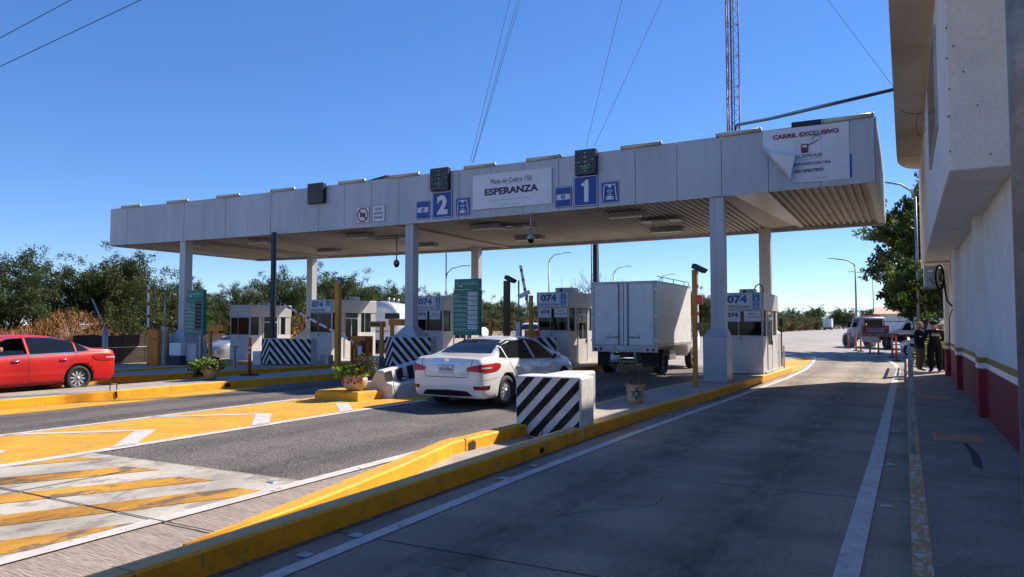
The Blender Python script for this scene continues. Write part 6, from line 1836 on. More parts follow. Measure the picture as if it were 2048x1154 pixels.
def std_joints(armL, armR, lean=0.0, feet=.10, head=(0.02, 0, 1.60)):
    J = {'pelvis': (0, 0, .95, .175, .14, None),
         'waist': (0.0 + lean * .3, 0, 1.08, .175, .145, 'pelvis'), 'chest': (lean * .7, 0, 1.28, .19, .15, 'waist'), 'neckb': (lean, 0, 1.44, .09, .075, 'chest'),
         'neck': (lean + .01, 0, 1.50, .055, .055, 'neckb'), 'head0': (head[0] + lean, head[1], head[2] - .04, .075, .08, 'neck'), 'head1': (head[0] + lean, head[1], head[2] + .07, .082, .092, 'head0')}
    for s, nm, arm in ((1, 'L', armL), (-1, 'R', armR)):
        J['hip' + nm] = (0, s * .10, .88, .125, .125, 'pelvis'); J['knee' + nm] = (.03, s * feet, .49, .095, .095, 'hip' + nm)
        J['shin' + nm] = (-.01, s * feet, .28, .08, .08, 'knee' + nm); J['ankle' + nm] = (-.03, s * feet, .09, .05, .05, 'shin' + nm); J['toe' + nm] = (.12, s * (feet + .03), .045, .042, .035, 'ankle' + nm)
        J['sh' + nm] = (lean, s * .19, 1.40, .085, .085, 'neckb')
        J['elbow' + nm] = (*arm[0], .065, .065, 'sh' + nm); J['wrist' + nm] = (*arm[1], .033, .033, 'elbow' + nm); 
        w = Vector(arm[1]); e = Vector(arm[0]); d = (w - e).normalized(); pl = w + d * .06
        J['palm' + nm] = (*pl, .034, .018, 'wrist' + nm)
        side = d.cross(Vector((0, 0, 1))); side = side.normalized() if side.length > .1 else Vector((0, 1, 0))
        for q, (o_, l) in enumerate(((-.026, .07), (-.009, .082), (.009, .078), (.026, .062))):
            b = pl + side * o_ + d * .02; J['fa%d' % q + nm] = (*b, .009, .009, 'palm' + nm); J['fb%d' % q + nm] = (*(b + d * l * .8 + Vector((0, 0, -.012))), .0075, .0075, 'fa%d' % q + nm)
        th = w + side * (.04) + d * .045; J['th' + nm] = (*th, .009, .009, 'palm' + nm)
    return J


def head_parts(t, lean, hair=None, cap=None, head=(0.02, 0, 1.60), vest=None):
    hx0, hy0, hz0 = head[0] + lean, head[1], head[2]
    mb = MB(); mb.use('skin', True).tube([(hx0 + .085, hy0, hz0 + .05), (hx0 + .115, hy0, hz0 + .01), (hx0 + .09, hy0, hz0 - .005)], [.01, .018, .012], 6); mb.build('nose', t, local=True)
    for s in (-1, 1):
        mb = MB(); mb.use('skin', True).lathe([(0, -.01), (.022, -.005), (.03, .005), (0, .01)], hx0 - .005, hy0 + s * .088, hz0 + .02, 10, 'Y'); mb.build('ear', t, local=True)
        mb = MB(); mb.use('black', True).lathe([(0, .008), (.01, 0), (0, -.008)], hx0 + .085, hy0 + s * .034, hz0 + .045, 8, 'X'); mb.build('eye', t, local=True)
    mb = MB(); mb.use('redink').box(hx0 + .082, hx0 + .09, hy0 - .025, hy0 + .025, hz0 - .045, hz0 - .038); mb.build('mouth', t, local=True)
    if hair:
        mb = MB(); mb.use(hair, True).lathe([(.088, .03), (.093, .06), (.088, .11), (.055, .15), (0, .162)], hx0 - .012, hy0, hz0 - .01, 16); mb.build('hair', t, local=True)
    if cap:
        mb = MB(); mb.use(cap, True).lathe([(.104, .055), (.108, .1), (.09, .15), (.05, .178), (0, .185)], hx0 - .005, hy0, hz0 - .005, 18); mb.smooth = False
        mb.add([(hx0 + .08, hy0 - .08, hz0 + .06), (hx0 + .2, hy0 - .05, hz0 + .045), (hx0 + .2, hy0 + .05, hz0 + .045), (hx0 + .08, hy0 + .08, hz0 + .06), (hx0 + .08, hy0 - .08, hz0 + .072), (hx0 + .2, hy0 - .05, hz0 + .052), (hx0 + .2, hy0 + .05, hz0 + .052), (hx0 + .08, hy0 + .08, hz0 + .072)],
               [(0, 3, 2, 1), (4, 5, 6, 7), (0, 1, 5, 4), (1, 2, 6, 5), (2, 3, 7, 6), (3, 0, 4, 7)]); mb.build('cap', t, local=True)


hand = lambda c: 0
arms_front = (((.05, .27, 1.14), (.24, .12, 1.10)), ((.05, -.27, 1.14), (.24, -.14, 1.08)))
arms_down = (((-.03, .27, 1.14), (.06, .25, .90)), ((-.02, -.27, 1.14), (.05, -.25, .90)))


def zones(jacket, pants, sleeve_end=.17):
    return [(lambda c: c.z < .11, 'black'), (lambda c: c.z < .82 and abs(c.y) < .24 and c.x < .2, pants),
            (lambda c: .82 <= c.z < 1.47 and not (c.x > .25), jacket)]



def _back_text(t):
    mb = MB(); f = Face(mb, (-.150, .14, 1.26), (0, -1, 0), (-.06, 0, 1)); f.text('signwhite', 'POLICIA', .14, .06, .035, .2, d=.01); f.text('signwhite', 'FEDERAL', .14, .01, .03, .2, d=.01); mb.build('back_print', t, local=True)


def _band(t):
    mb = MB(); mb.use('refl')
    for sy in (1, -1):
        c = Vector((.0, sy * .245, 1.22)); mb.tube([tuple(c + Vector((-.0, 0, -.018))), tuple(c + Vector((0.004, 0, .018)))], .066, 10)
    mb.build('sleeve_band', t, local=True)


figure('person', 'person in dark jacket and dark cap seen from behind, middle one of three talking', (0.86, 28.9, .155), R(100), std_joints(*arms_front), zones('cloth_dark', 'cloth_dark'),
       lambda t: (head_parts(t, 0, cap='cloth_navy'), _back_text(t)))
figure('person', 'person with short fair hair, navy jacket and olive trousers, left of three talking', (0.42, 29.6, .155), R(15), std_joints(*arms_front, feet=.12), zones('cloth_navy', 'cloth_olive'),
       lambda t: (head_parts(t, 0, hair='wallbrown'), _band(t)))




figure('person', 'person in a yellow green vest and pale cap, partly hidden by the white wall corner', (1.2, 29.9, .155), R(200), std_joints(*arms_down), zones('cloth_green', 'cloth_navy'),
       lambda t: head_parts(t, 0, cap='signwhite'))
# driver of the red sedan (seated, looking out of the open window)
Jd = {'pelvis': (0, 0, .55, .14, .12, None), 'chest': (-.08, 0, .88, .15, .11, 'pelvis'), 'neckb': (-.08, 0, 1.0, .08, .07, 'chest'), 'neck': (-.06, 0, 1.06, .05, .05, 'neckb'), 'h0': (-.04, 0, 1.13, .07, .075, 'neck'), 'h1': (-.04, 0, 1.22, .075, .085, 'h0'),
      'shL': (-.06, .17, .98, .06, .06, 'neckb'), 'elL': (.1, .26, .93, .045, .045, 'shL'), 'wrL': (.3, .2, 1.02, .03, .03, 'elL'), 'paL': (.37, .18, 1.06, .03, .02, 'wrL'),
      'shR': (-.06, -.17, .98, .06, .06, 'neckb'), 'elR': (.1, -.24, .85, .045, .045, 'shR'), 'wrR': (.3, -.15, .95, .03, .03, 'elR'), 'paR': (.37, -.12, 1.0, .03, .02, 'wrR')}
for q in range(4):
    Jd['f%d' % q] = (.42, .165 + q * .015, 1.09 - q * .006, .009, .009, 'paL'); Jd['g%d' % q] = (.455, .16 + q * .015, 1.06 - q * .008, .008, .008, 'f%d' % q)
Dx, Dy = rc.location.x, rc.location.y
figure('person', 'driver seated in the red sedan behind the open window', (Dx + .42, Dy - .42, .03), R(-90), Jd, [(lambda c: c.z < 1.0 and c.x < .2, 'cloth_navy')],
       lambda t: None, height=1)
# ------------------------------------------------------------------ vegetation
def np_mesh(name, V, nquads, mats, mi, parent, smooth=False, tri=False):
    me = bpy.data.meshes.new(name); n = 4
    me.vertices.add(len(V)); me.vertices.foreach_set('co', V.astype(np.float32).ravel())
    me.loops.add(nquads * n); me.loops.foreach_set('vertex_index', np.arange(nquads * n, dtype=np.int32))
    me.polygons.add(nquads); me.polygons.foreach_set('loop_start', np.arange(nquads, dtype=np.int32) * n); me.polygons.foreach_set('loop_total', np.full(nquads, n, dtype=np.int32))
    for m in mats: me.materials.append(m)
    me.polygons.foreach_set('material_index', mi.astype(np.int32)); me.update(calc_edges=True)
    o = bpy.data.objects.new(name, me); COL.objects.link(o); o.parent = parent
    return o


def leaf_quads(P, Dv, L, W, rng):
    """one pointed leaf per point: P base, Dv direction"""
    r = rng.normal(size=P.shape); S = np.cross(Dv, r); S /= np.linalg.norm(S, axis=1)[:, None] + 1e-9
    L = L[:, None]; W = W[:, None]
    V = np.empty((len(P), 4, 3)); V[:, 0] = P; V[:, 1] = P + Dv * L * .5 + S * W; V[:, 2] = P + Dv * L; V[:, 3] = P + Dv * L * .5 - S * W
    return V.reshape(-1, 3)


def tree(name, label, cat, loc, rad, hgt, seed, mats, weights, trunk_h=.25, n_limbs=9, sprays=230, leaves=60, leaf=(.16, .03), droop=.35, group=None, base=.12, spray_len=.7, bare=False, lean=0.0, spiky=.5):
    """tapered trunk, limbs, twigs that carry leaflets along drooping sprays"""
    rng = np.random.default_rng(seed); rnd = random.Random(seed)
    t = thing(name, label, cat, loc, rnd.uniform(0, 6.28), group)
    mb = MB(); mb.use('bark'); ends = []
    th = hgt * trunk_h
    mb.tube([(0, 0, -.2), (.05, 0, th * .5), (0, .05, th)], [hgt * .035, hgt * .028, hgt * .024], 8)
    for k in range(n_limbs):
        a = 2 * pi * k / n_limbs + rnd.uniform(-.4, .4); el = rnd.uniform(.25, 1.3); p = Vector((0, 0, th * rnd.uniform(.5, 1)))
        tgt = Vector((cos(a) * rad * cos(el) * rnd.uniform(.7, 1.05), sin(a) * rad * cos(el) * rnd.uniform(.7, 1.05), base * hgt + (hgt * (1 - base)) * (.25 + .65 * sin(el)) * rnd.uniform(.8, 1.05)))
        pts = [p]
        for s in range(1, 6):
            q = p.lerp(tgt, s / 5) + Vector((rnd.uniform(-.1, .1), rnd.uniform(-.1, .1), sin(s / 5 * pi) * .12)) * rad; pts.append(q)
        mb.tube([tuple(x) for x in pts], [hgt * .016 * (1 - .15 * i) for i in range(6)], 5); ends += pts[2:]
        for j in range(5):
            b = rnd.choice(pts[2:]); e = b + Vector((rnd.uniform(-1, 1), rnd.uniform(-1, 1), rnd.uniform(-.3, .9))).normalized() * rad * rnd.uniform(.25, .5)
            mb.tube([tuple(b), tuple(b.lerp(e, .5) + Vector((0, 0, .05 * rad))), tuple(e)], [hgt * .007, hgt * .005, hgt * .003], 4); ends += [e, b.lerp(e, .6)]
    mb.build('trunk', t, local=True)
    # clump centres through the crown, uneven
    C = []
    while len(C) < sprays:
        if rng.random() < .6:
            e = ends[rng.integers(len(ends))]; c = np.array(e) + rng.normal(size=3) * rad * .13
        else:
            v = rng.normal(size=3); v /= np.linalg.norm(v); r = rng.random() ** .33
            c = np.array([v[0] * rad * r, v[1] * rad * r, hgt * base + (hgt * (1 - base)) * (.45 + .5 * v[2] * r)])
            if math.sin(c[0] * 2.3 / rad * 2 + seed) * math.sin(c[1] * 2.9 / rad * 2) * math.sin(c[2] * 1.9 + seed * 2) < -.25: continue
        if c[2] < hgt * base * .6: continue
        C.append(c)
    C = np.array(C)
    ctr = np.array([0, 0, hgt * .45])
    out = C - ctr; out /= np.linalg.norm(out, axis=1)[:, None] + 1e-6
    Dv = out * .8 + rng.normal(size=C.shape) * .55 + np.array([0, 0, spiky * .6]); Dv /= np.linalg.norm(Dv, axis=1)[:, None]
    if bare:
        mb = MB(); mb.use('bark')
        for c, d in zip(C, Dv):
            c = Vector(c); d = Vector(d); L = spray_len * rnd.uniform(.6, 1.3)
            p1 = c + d * L * .5; p2 = c + d * L + Vector((0, 0, .1)); mb.tube([tuple(c), tuple(p1), tuple(p2)], [.018, .012, .006], 3)
            for s in range(3):
                q = c.lerp(p2, rnd.uniform(.2, .9)); e = q + (d + Vector((rnd.uniform(-1, 1), rnd.uniform(-1, 1), rnd.uniform(-.2, .8))) * .7).normalized() * L * .45; mb.tube([tuple(q), tuple(e)], [.009, .004], 3)
        mb.build('twigs', t, local=True)
        return t
    k = leaves
    u = rng.random((len(C), k)); L = spray_len * rng.uniform(.5, 1.35, size=(len(C), 1))
    P = C[:, None, :] + Dv[:, None, :] * (u * L)[:, :, None]
    P[:, :, 2] -= droop * (u ** 2) * L
    P += rng.normal(size=P.shape) * (.07 + .05 * leaf[0] / .16) * spray_len
    P = P.reshape(-1, 3)
    Dl = np.repeat(Dv, k, axis=0) * .7 + rng.normal(size=P.shape) * .6; Dl[:, 2] -= droop * .6; Dl /= np.linalg.norm(Dl, axis=1)[:, None]
    ll = leaf[0] * rng.uniform(.6, 1.4, size=len(P)); lw = leaf[1] * rng.uniform(.7, 1.3, size=len(P))
    V = leaf_quads(P, Dl, ll, lw, rng)
    cm = rng.choice(len(mats), size=len(C), p=weights); mi = np.repeat(cm, k); flip = rng.random(len(mi)) < .2; mi[flip] = rng.choice(len(mats), size=flip.sum(), p=weights)
    np_mesh('crown', V, len(P), [M[m] for m in mats], mi, t)
    return t


LO, LG, LD, LB = 'leaf_olive', 'leaf_green', 'leaf_dark', 'leaf_bright'
protos = []
for s in range(4):
    protos.append(tree('mesquite_tree', 'x', 'tree', (0, 0, 0), 3.3, 5.2, 21 + s, [LO, LG, LD], [.4, .35, .25] if s % 2 else [.2, .35, .45], sprays=620, leaves=95, leaf=(.15, .024), droop=.45, base=.04, spray_len=.95, trunk_h=.18, spiky=1.0))
spots = [  # x, y, scale, proto, label
    (-44.5, 12.5, .84, 0, 'dark feathery tree at the far left edge behind the red sedan roof'),
    (-42.5, 17.0, .88, 1, 'feathery green tree left of the leaning grey rod'),
    (-42.0, 21.6, 1.02, 2, 'tall feathery tree just left of the canopy corner'),
    (-41.0, 26.2, 1.08, 3, 'big feathery tree behind the left column'),
    (-42.5, 31.5, .88, 0, 'feathery tree between the left green board and the leftmost booth'),
    (-43.0, 37.0, .86, 2, 'brownish tree above the leftmost booth roof'),
    (-43.0, 42.5, 1.12, 1, 'tree right of the black conduit post, over the booths'),
    (-43.0, 48.5, 1.12, 3, 'tree behind the rear column over the lane three booth'),
    (-44.0, 54.0, 1.05, 0, 'tree behind the lane three booth roof, right side'),
    (-45.0, 60.5, 1.0, 2, 'tree above the steel tanker'),
    (-45.0, 67.5, 1.0, 1, 'tree seen left of the second column'),
    (-46.0, 75.5, 1.0, 3, 'tree behind the lane two booth roof'),
    (-46.0, 84.0, .95, 0, 'tree left of the big green fare board'),
    (-46.0, 93.0, .92, 1, 'tree just right of the big green fare board'),
    (-45.0, 101.0, .9, 2, 'tree right of the rear middle column'),
    (-43.0, 109.0, .85, 3, 'tree behind the dark brown camera post'),
    (-42.0, 118.0, .8, 0, 'tree between the camera posts and the lane one booth'),
    (-41.0, 128.0, .85, 1, 'tree directly left of the lane one booth'),
    (-33.0, 128.0, 1.25, 2, 'rounded dark tree over the lane six booth roof, left part'),
    (-29.5, 119.0, 1.3, 3, 'rounded dark tree just right of the last column'),
    (-30.0, 139.0, 1.0, 0, 'bushy tree right of the last column beside the highway'),
    (-31.0, 155.0, .95, 1, 'second bushy tree right of the last column along the highway'),
    (-32.0, 172.0, 1.0, 2, 'third bushy tree along the highway edge'),
    (-32.0, 190.0, .95, 3, 'fourth bushy tree along the highway edge'),
    (-33.0, 210.0, 1.05, 0, 'fifth bushy tree along the highway edge'),
    (-33.5, 232.0, 1.1, 1, 'sixth bushy tree along the highway edge'),
    (-34.0, 258.0, 1.3, 2, 'pale tree left of the far box truck'),
    (-30.0, 292.0, 1.5, 3, 'tree behind the far box truck'),
    (-22.0, 320.0, 1.6, 1, 'tree right of the far box truck'),
    (-12.0, 340.0, 1.6, 0, 'tree between the far box truck and the green lamp post'),
    (-2.0, 300.0, 1.3, 2, 'distant tree left of the tow truck cab'),
    (-36.0, 105.0, .7, 1, 'low bush seen between the box truck and the last column'),
    (-36.0, 88.0, .62, 3, 'low bush seen between the lane one booth and the box truck'),
]
used = set()
for x, y, s, k, lab in spots:
    o = protos[k] if k not in used else copy_tree(protos[k]); used.add(k)
    o.location = (x, y, -.15); o.scale = (s * 1.02, s * 1.02, s); o.rotation_euler = (0, 0, (x * 13 + y * 7) % 6.28)
    tag(o, lab, 'tree', 'feathery trees beyond the highway')
# low filler shrubs in front of the row so no gap shows the ground behind
b0 = tree('roadside_bush', 'low olive bush', 'bush', (-39, 33, -.15), 2.6, 2.6, 77, [LO, LG, LD, 'straw'], [.4, .25, .2, .15], sprays=300, leaves=60, leaf=(.16, .035), base=.0, spray_len=.7, trunk_h=.1, group='low bushes along the wall')
bs = [(-39.5, 34, 1), (-39.8, 38, 1.1), (-40, 44, 1.1), (-40, 51, 1.0), (-40, 58, 1.1), (-41, 66, 1.1), (-41, 73, 1.0), (-42, 81, 1.2), (-42, 90, 1.2), (-41, 98, 1.1), (-39, 107, 1.1), (-38, 116, 1.1), (-37, 125, 1.1),
      (-34, 134, 1.2), (-29, 147, 1.1), (-29, 163, 1.2), (-30, 181, 1.2), (-31, 200, 1.3), (-32, 221, 1.4), (-32, 245, 1.6), (-30, 270, 1.7)]
for i, (x, y, s) in enumerate(bs):
    o = b0 if i == 0 else copy_tree(b0)
    o.location = (x, y, -.15); o.scale = (s * 1.3, s * 1.3, s); o.rotation_euler = (0, 0, (x * 3 + y * 5) % 6.28)
    tag(o, 'low bushy shrub at the foot of the tree row behind the far wall', 'bush', 'low bushes along the wall')
# bare tree behind the lane one booth
tree('bare_tree', 'leafless pale tree standing behind the lane one booth roof', 'tree', (-33.5, 82.0, -.15), 4.2, 6.8, 55, [LO], [1], sprays=420, bare=True, spray_len=1.4, n_limbs=16, base=.2, spiky=1.2)
# big leafy trees at the right
tree('shade_tree', 'tall dense dark green tree between the building and the tow truck', 'tree', (2.6, 55.5, 0), 4.5, 11.4, 91, [LD, LG, LB], [.58, .32, .10], sprays=620, leaves=85, leaf=(.26, .075), droop=.15, base=.30, spray_len=.8, trunk_h=.3, n_limbs=14, spiky=.2)
tree('shade_tree', 'smaller yellow green tree below the tall dark one beside the building', 'tree', (0.9, 46.0, 0), 2.2, 5.2, 92, [LG, LO, LB, LD], [.35, .25, .15, .25], sprays=420, leaves=60, leaf=(.2, .05), droop=.2, base=.42, spray_len=.55, trunk_h=.42, n_limbs=10)
# palm-like tree and the plants by the pavement end
tree('ground_plant', 'low leafy green plant bed behind the standing people', 'plant', (1.5, 33.5, .1), 1.1, .7, 93, [LB, LG, LD], [.4, .4, .2], sprays=120, leaves=30, leaf=(.2, .04), base=0, spray_len=.35, trunk_h=.1, n_limbs=5)
t = thing('agave_plant', 'spiky agave with long grey green leaves beside the building corner', 'plant', (1.6, 36.0, .1))
mb = MB(); rnd = random.Random(4)
for k in range(60):
    a = rnd.uniform(0, 2 * pi); el = rnd.uniform(.3, 1.45); L = rnd.uniform(1.0, 1.7); d = Vector((cos(a) * cos(el), sin(a) * cos(el), sin(el))); s = d.cross(Vector((0, 0, 1))).normalized() * .045
    b = Vector((1.6, 36, .9)); m_ = b + d * L * .6; e = b + d * L + Vector((0, 0, -.25 * L)); mb.use(rnd.choice(['leaf_green', 'leaf_olive']))
    mb.add([tuple(b - s), tuple(b + s), tuple(m_ + s * .8), tuple(e), tuple(m_ - s * .8)], [(0, 1, 2, 3, 4)])
mb.build('leaves', t)
mb = MB(); mb.use('bark').tube([(1.6, 36, 0), (1.6, 36, .95)], [.14, .1], 8); mb.build('stem', t)
t = thing('palm_tree', 'small fan palm between the lamp posts right of the last column', 'palm tree', (-29, 150, -.1))
mb = MB(); rnd = random.Random(6)
for k in range(60):
    a = rnd.uniform(0, 2 * pi); el = rnd.uniform(-.3, 1.4); L = rnd.uniform(1.3, 2.1); d = Vector((cos(a) * cos(el), sin(a) * cos(el), sin(el))); s = d.cross(Vector((0, 0, 1))).normalized() * .16
    b = Vector((-29, 150, 5.4)); e = b + d * L + Vector((0, 0, -.4)); mb.use(rnd.choice(['leaf_green', 'leaf_dark'])); mb.add([tuple(b), tuple(b.lerp(e, .6) + s), tuple(e), tuple(b.lerp(e, .6) - s)], [(0, 1, 2, 3)])
mb.build('fronds', t); mb = MB(); mb.use('bark').tube([(-29, 150, -.2), (-29, 150, 5.4)], [.22, .15], 8); mb.build('trunk', t)

# dry orange weeds: nobody could count them
rng = np.random.default_rng(5); P = []; Dd_ = []
N = 34000
px = rng.uniform(0, 1, N); X = -38.6 + rng.normal(size=N) * .8 + .6; Y = 8 + px * 42
dens = (np.sin(Y * .9) * .5 + np.sin(Y * .37 + 1) * .5 + .9)
hh = 2.3 * np.clip(dens, .2, 1.7) * .75
keep = (Y < 24.5) | (Y > 33)
X, Y, hh = X[keep], Y[keep], hh[keep] * np.where(Y[keep] > 33, .8, 1.0)
Z = rng.random(len(X)) ** .8 * hh
P = np.stack([X, Y, Z - .1], 1); Dv = rng.normal(size=P.shape) * .5; Dv[:, 2] += 1; Dv /= np.linalg.norm(Dv, axis=1)[:, None]
V = leaf_quads(P, Dv, rng.uniform(.15, .4, len(P)), np.full(len(P), .011), rng)
o = np_mesh('dry_weeds', V, len(P), [M['drygrass'], M['straw']], rng.integers(0, 2, len(P)), None); tag(o, 'dry orange brown weeds standing behind the dark wooden fence', 'dry weeds', kind='stuff')

# ------------------------------------------------------------------ far walls and fences
t = thing('wooden_fence', 'dark weathered board fence behind the red sedan and left column', 'fence', (-35.5, 22, -.15))
mb = MB(); mb.use('wood')
for k in range(7):
    y0 = 21.0 + k * 1.25; mb.box(-35.6, -35.5, y0, y0 + 1.22, -.15, 1.28 - .04 * (k % 2))
mb.build('boards', t)
mb = MB(); mb.use('wood').box(-35.62, -35.4, 12.0, 20.2, -.15, 1.05); mb.use('dirt').box(-35.45, -35.4, 12, 20, .1, .14); mb.build('low_boards', t)
mb = MB(); mb.use('white').box(-35.498, -35.49, 21.2, 29.2, .62, .645); mb.build('pale_rail', t)
mb = MB(); mb.use('wallbrown'); mb.box(-36.6, -36.3, 29.6, 130, -.2, 1.12); tag(mb.build('block_wall'), 'long low peach coloured wall on the far side behind the booths', 'wall')

# ------------------------------------------------------------------ street lamps, poles
def lamp(x, y, h, label, arm=(2.2, 0), m='steel', r=.09, group='street lamps along the highway', double=False):
    t = thing('street_lamp', label, 'street lamp', (x, y, -.1), group=group)
    mb = MB(); mb.use(m, True).tube([(x, y, -.1), (x, y, h - .9)], [r, r * .6], 10); mb.build('pole', t)
    ax, ay = arm
    mb = MB(); mb.use(m, True).tube([(x, y, h - 1.0), (x + ax * .08, y + ay * .08, h - .62), (x + ax * .4, y + ay * .4, h - .22), (x + ax, y + ay, h - .05)], [r * .6, r * .55, r * .5, r * .4], 8); mb.build('arm', t)
    mb = MB(); mb.use('panel_dark'); a = Vector((ax, ay, 0)).normalized(); s = a.cross(Vector((0, 0, 1))) * .13; c = Vector((x + ax, y + ay, h - .04)); e = c + a * .75
    mb.add([tuple(c - s * .5), tuple(c + s * .5), tuple(e + s), tuple(e - s), tuple(c - s * .5 + Vector((0, 0, .08))), tuple(c + s * .5 + Vector((0, 0, .08))), tuple(e + s + Vector((0, 0, .05))), tuple(e - s + Vector((0, 0, .05)))],
           [(0, 3, 2, 1), (4, 5, 6, 7), (0, 1, 5, 4), (1, 2, 6, 5), (2, 3, 7, 6), (3, 0, 4, 7)]); mb.build('lamp_head', t)
    return t


lamp(-31.31, 65.7, 9.0, 'street lamp whose head shows above the lane one booth, left of the conduit bundle', (1.3, .7))
lamp(-31.5, 84.7, 9.0, 'street lamp rising just above the box truck, left of its middle', (1.3, .7))
lamp(-30.8, 101.2, 9.0, 'street lamp rising above the right half of the box truck', (1.3, .7))
lamp(-30.35, 152, 7.0, 'short street lamp just right of the last column above the bushes', (1.6, .4))
lamp(-30.35, 190, 7.9, 'short street lamp second right of the last column', (1.8, .4))
lamp(-30.35, 226.5, 9.0, 'distant street lamp left of the wooden utility pole', (1.8, .4))
lamp(-30.9, 266.6, 9.0, 'most distant street lamp beside the wooden utility pole', (1.8, .4))
lamp(-4.69, 87.6, 9.05, 'green grey street lamp behind the tow truck with its arm to the left', (-2.0, -.9), r=.13)
lamp(-3.78, 110.2, 9.0, 'street lamp between the green grey lamp and the dark tree', (-2.3, -1.0))
lamp(0.62, 44.7, 9.6, 'tall grey street lamp in front of the dark tree beside the building', (-1.7, -.8), r=.11)
lamp(-33.6, 50.6, 6.7, 'dark lamp post with a curled arm over the lane two booth', (1.1, .6), 'blackmetal', .07)
mb = MB(); mb.use('blackmetal').tube([(-33.6, 50.6, 5.6), (-33.6, 50.6, 8.6)], .05, 8); tag(mb.build('antenna_pole'), 'dark thin pole extending above the curled lamp arm', 'pole')
t = thing('utility_pole', 'wooden utility pole with a crossarm far along the highway', 'utility pole', (-27.3, 286, -.1)); mb = MB(); mb.use('bark').tube([(-27.3, 286, -.1), (-27.3, 286, 8.2)], .2, 8); mb.build('pole', t)
mb = MB(); mb.use('bark').box(-28.3, -26.3, 285.9, 286.1, 7.5, 7.7); mb.build('crossarm', t)
t = thing('slim_pole', 'slim grey pole between two short lamps right of the last column', 'pole', (-30.3, 168, -.1)); mb = MB(); mb.use('steel').tube([(-30.3, 168, -.1), (-30.3, 168, 7.6)], .09, 8); mb.build('pole', t)
t = thing('signal_post', 'slim post with a small dark red box seen left of the last column', 'signal post', (-7.4, 30.2, .1))
mb = MB(); mb.use('steel').tube([(-7.62, 30, .1), (-7.62, 30, 2.9)], .025, 6); mb.build('pole', t); mb = MB(); mb.use('redink').box(-7.62, -7.3, 29.9, 30.0, 2.62, 3.0); mb.build('signal_box', t)

# warehouse far right
t = thing('warehouse', 'low white warehouse with a peach metal roof behind the tow truck', 'building', (2, 104, 0))
mb = MB(); mb.use('white').box(-3.4, 14, 101, 112, -.1, 3.0); mb.build('wall', t)
mb = MB(); mb.use('panel_dark').box(-3.4, 14, 100.97, 100.99, 2.1, 2.25); mb.build('wall_stripe', t)
mb = MB(); mb.use('roof_peach').add([(-3.5, 100.4, 3.1), (14.4, 100.4, 3.1), (14.3, 106.5, 4.1), (-3.4, 106.5, 4.1), (14.4, 112.6, 3.1), (-3.5, 112.6, 3.1)], [(0, 1, 2, 3), (3, 2, 4, 5), (0, 3, 5), (1, 4, 2)])
for k in range(30): x = -3.4 + k * .6; mb.add([(x, 100.4, 3.12), (x + .08, 100.4, 3.12), (x + .08, 106.4, 4.11), (x, 106.4, 4.11)], [(0, 1, 2, 3)])
mb.build('roof', t)

# hill on the horizon
rnd = random.Random(2); nx, ny = 60, 8; vs = []; fs = []
for j in range(ny):
    for i in range(nx):
        x = -330 + i * 5.0; y = 2700 + j * 60
        u = (x + 204) / 34; h = 46 * math.exp(-u * u) * (1 - .0) + 16 * math.exp(-((x + 165) / 30) ** 2) + 8 * math.exp(-((x + 240) / 40) ** 2)
        h *= max(0, sin(pi * (j + .0) / (ny - 1))) if 0 < j < ny - 1 else 0
        vs.append((x, y, h * (1 + .1 * sin(i * 1.3 + j)) - 1))
for j in range(ny - 1):
    for i in range(nx - 1): fs.append((j * nx + i, j * nx + i + 1, (j + 1) * nx + i + 1, (j + 1) * nx + i))
M['hill'] = mat('hill', (0.16, 0.17, 0.16), 0.95)
mb = MB(); mb.use('hill', True).add(vs, fs); struct(mb.build('hill'))

# ------------------------------------------------------------------ lattice mast with stays, cables
MXc, MYc = -5.62, 28.0
t = thing('radio_mast', 'tall slim red and white lattice radio mast rising behind the canopy', 'radio mast', (MXc, MYc, 0))
hw = .255; legs = [(MXc + hw * cos(a) * 1.1, MYc + hw * sin(a) * 1.1) for a in (R(20), R(140), R(260))]
for band in range(12):
    za, zb = 6.85 + band * 4.0, 6.85 + band * 4.0 + 4.0
    mb = MB(); mb.use('mast_red' if band % 2 == 0 or band in (1, 3) else 'signwhite')
    for (x, y) in legs: mb.tube([(x, y, za), (x, y, zb)], .024, 6)
    z = za; k = 0
    while z < zb - .01:
        for i in range(3):
            a, b = legs[i], legs[(i + 1) % 3]
            mb.tube([(*a, z), (*b, z + .4)] if k % 2 == 0 else [(*b, z), (*a, z + .4)], .009, 3, caps=False); 
        if k % 3 == 0:
            for i in range(3): mb.tube([(*legs[i], z), (*legs[(i + 1) % 3], z)], .011, 3, caps=False)
        z += .4; k += 1
    mb.build('lattice_section', t)
mb = MB(); mb.use('black').tube([(MXc, MYc, 7), (MXc, MYc, 20)], .03, 6); mb.tube([(MXc + .09, MYc, 7), (MXc + .09, MYc, 15)], .018, 5); mb.build('feeder_cable', t)
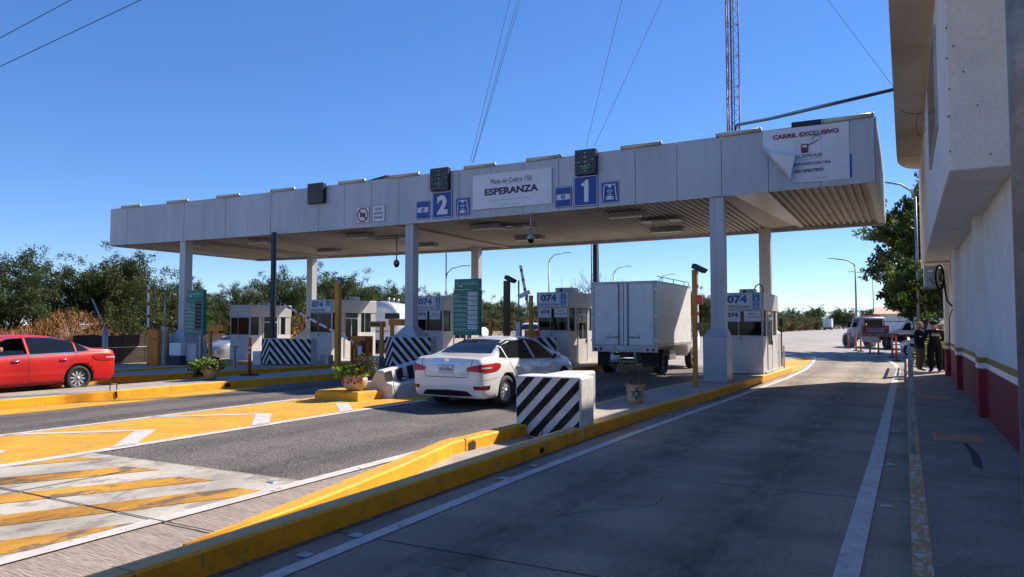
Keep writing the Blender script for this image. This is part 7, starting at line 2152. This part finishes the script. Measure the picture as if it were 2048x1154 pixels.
for i, (p, z, lab) in enumerate([((-13.3, 21.5, 7.45), 49.5, 'stay wire from the canopy roof near the plaza sign, steepest one'), ((-13.2, 21.5, 7.45), 44.3, 'stay wire from the canopy roof near the plaza sign, slightly lower one'), ((-13.24, 21.6, 7.45), 42.6, 'third stay wire from the canopy roof near the plaza sign'),
                                 ((-8.92, 21.5, 7.5), 31.2, 'stay wire from the canopy roof above the number one sign, steeper one'), ((-8.63, 21.5, 7.5), 19.9, 'stay wire from the canopy roof above the number one sign, flatter one')]):
    mb = MB(); mb.use('blackmetal').tube([p, (MXc, MYc, z)], .007, 4); tag(mb.build('stay_wire'), lab, 'stay wire')
mb = MB(); mb.use('blackmetal').tube([(MXc, MYc, 20.5), (-2.4, 23.5, 12.6), (-.1, 20.0, 7.6)], .006, 4); tag(mb.build('stay_wire'), 'thin stay wire running from the mast down to the building roof', 'stay wire')
mb = MB(); mb.use('black', True).tube([(MXc + .1, MYc, 9.0), (MXc + .18, MYc - .2, 9.28), (-3.8, 25.1, 8.62), (-1.95, 22.15, 7.98), (-.1, 19.2, 7.35)], .036, 8)
mb.use('steel').tube([(MXc + .18, MYc - .2, 9.34), (-3.8, 25.1, 8.68), (-1.95, 22.15, 8.04), (-.1, 19.3, 7.41)], .018, 6)
tag(mb.build('cable_conduit'), 'thick black cable conduit from the mast across to the building roof', 'conduit')
for (a, b, lab) in [((-45, 8, 13.2 - 2.2), (-10, 31, 20.0), 'upper power line crossing the top left corner of the sky'), ((-45, 8, 11.3), (-12, 31, 17.4), 'lower power line crossing the top left corner of the sky')]:
    pass
mb = MB(); mb.use('black').tube([(-38.3, 13.0, 11.35), (-33.2, 16.2, 13.87), (-30.65, 17.55, 15.46), (-24, 21, 19.6)], .018, 4); tag(mb.build('power_line'), 'upper power line crossing the top left corner of the sky', 'power line', 'power lines')
mb = MB(); mb.use('black').tube([(-38.3, 13.0, 10.2), (-33.16, 16.18, 12.61), (-28.06, 18.95, 15.46), (-22, 22.2, 18.8)], .018, 4); tag(mb.build('power_line'), 'lower power line crossing the top left corner of the sky', 'power line', 'power lines')
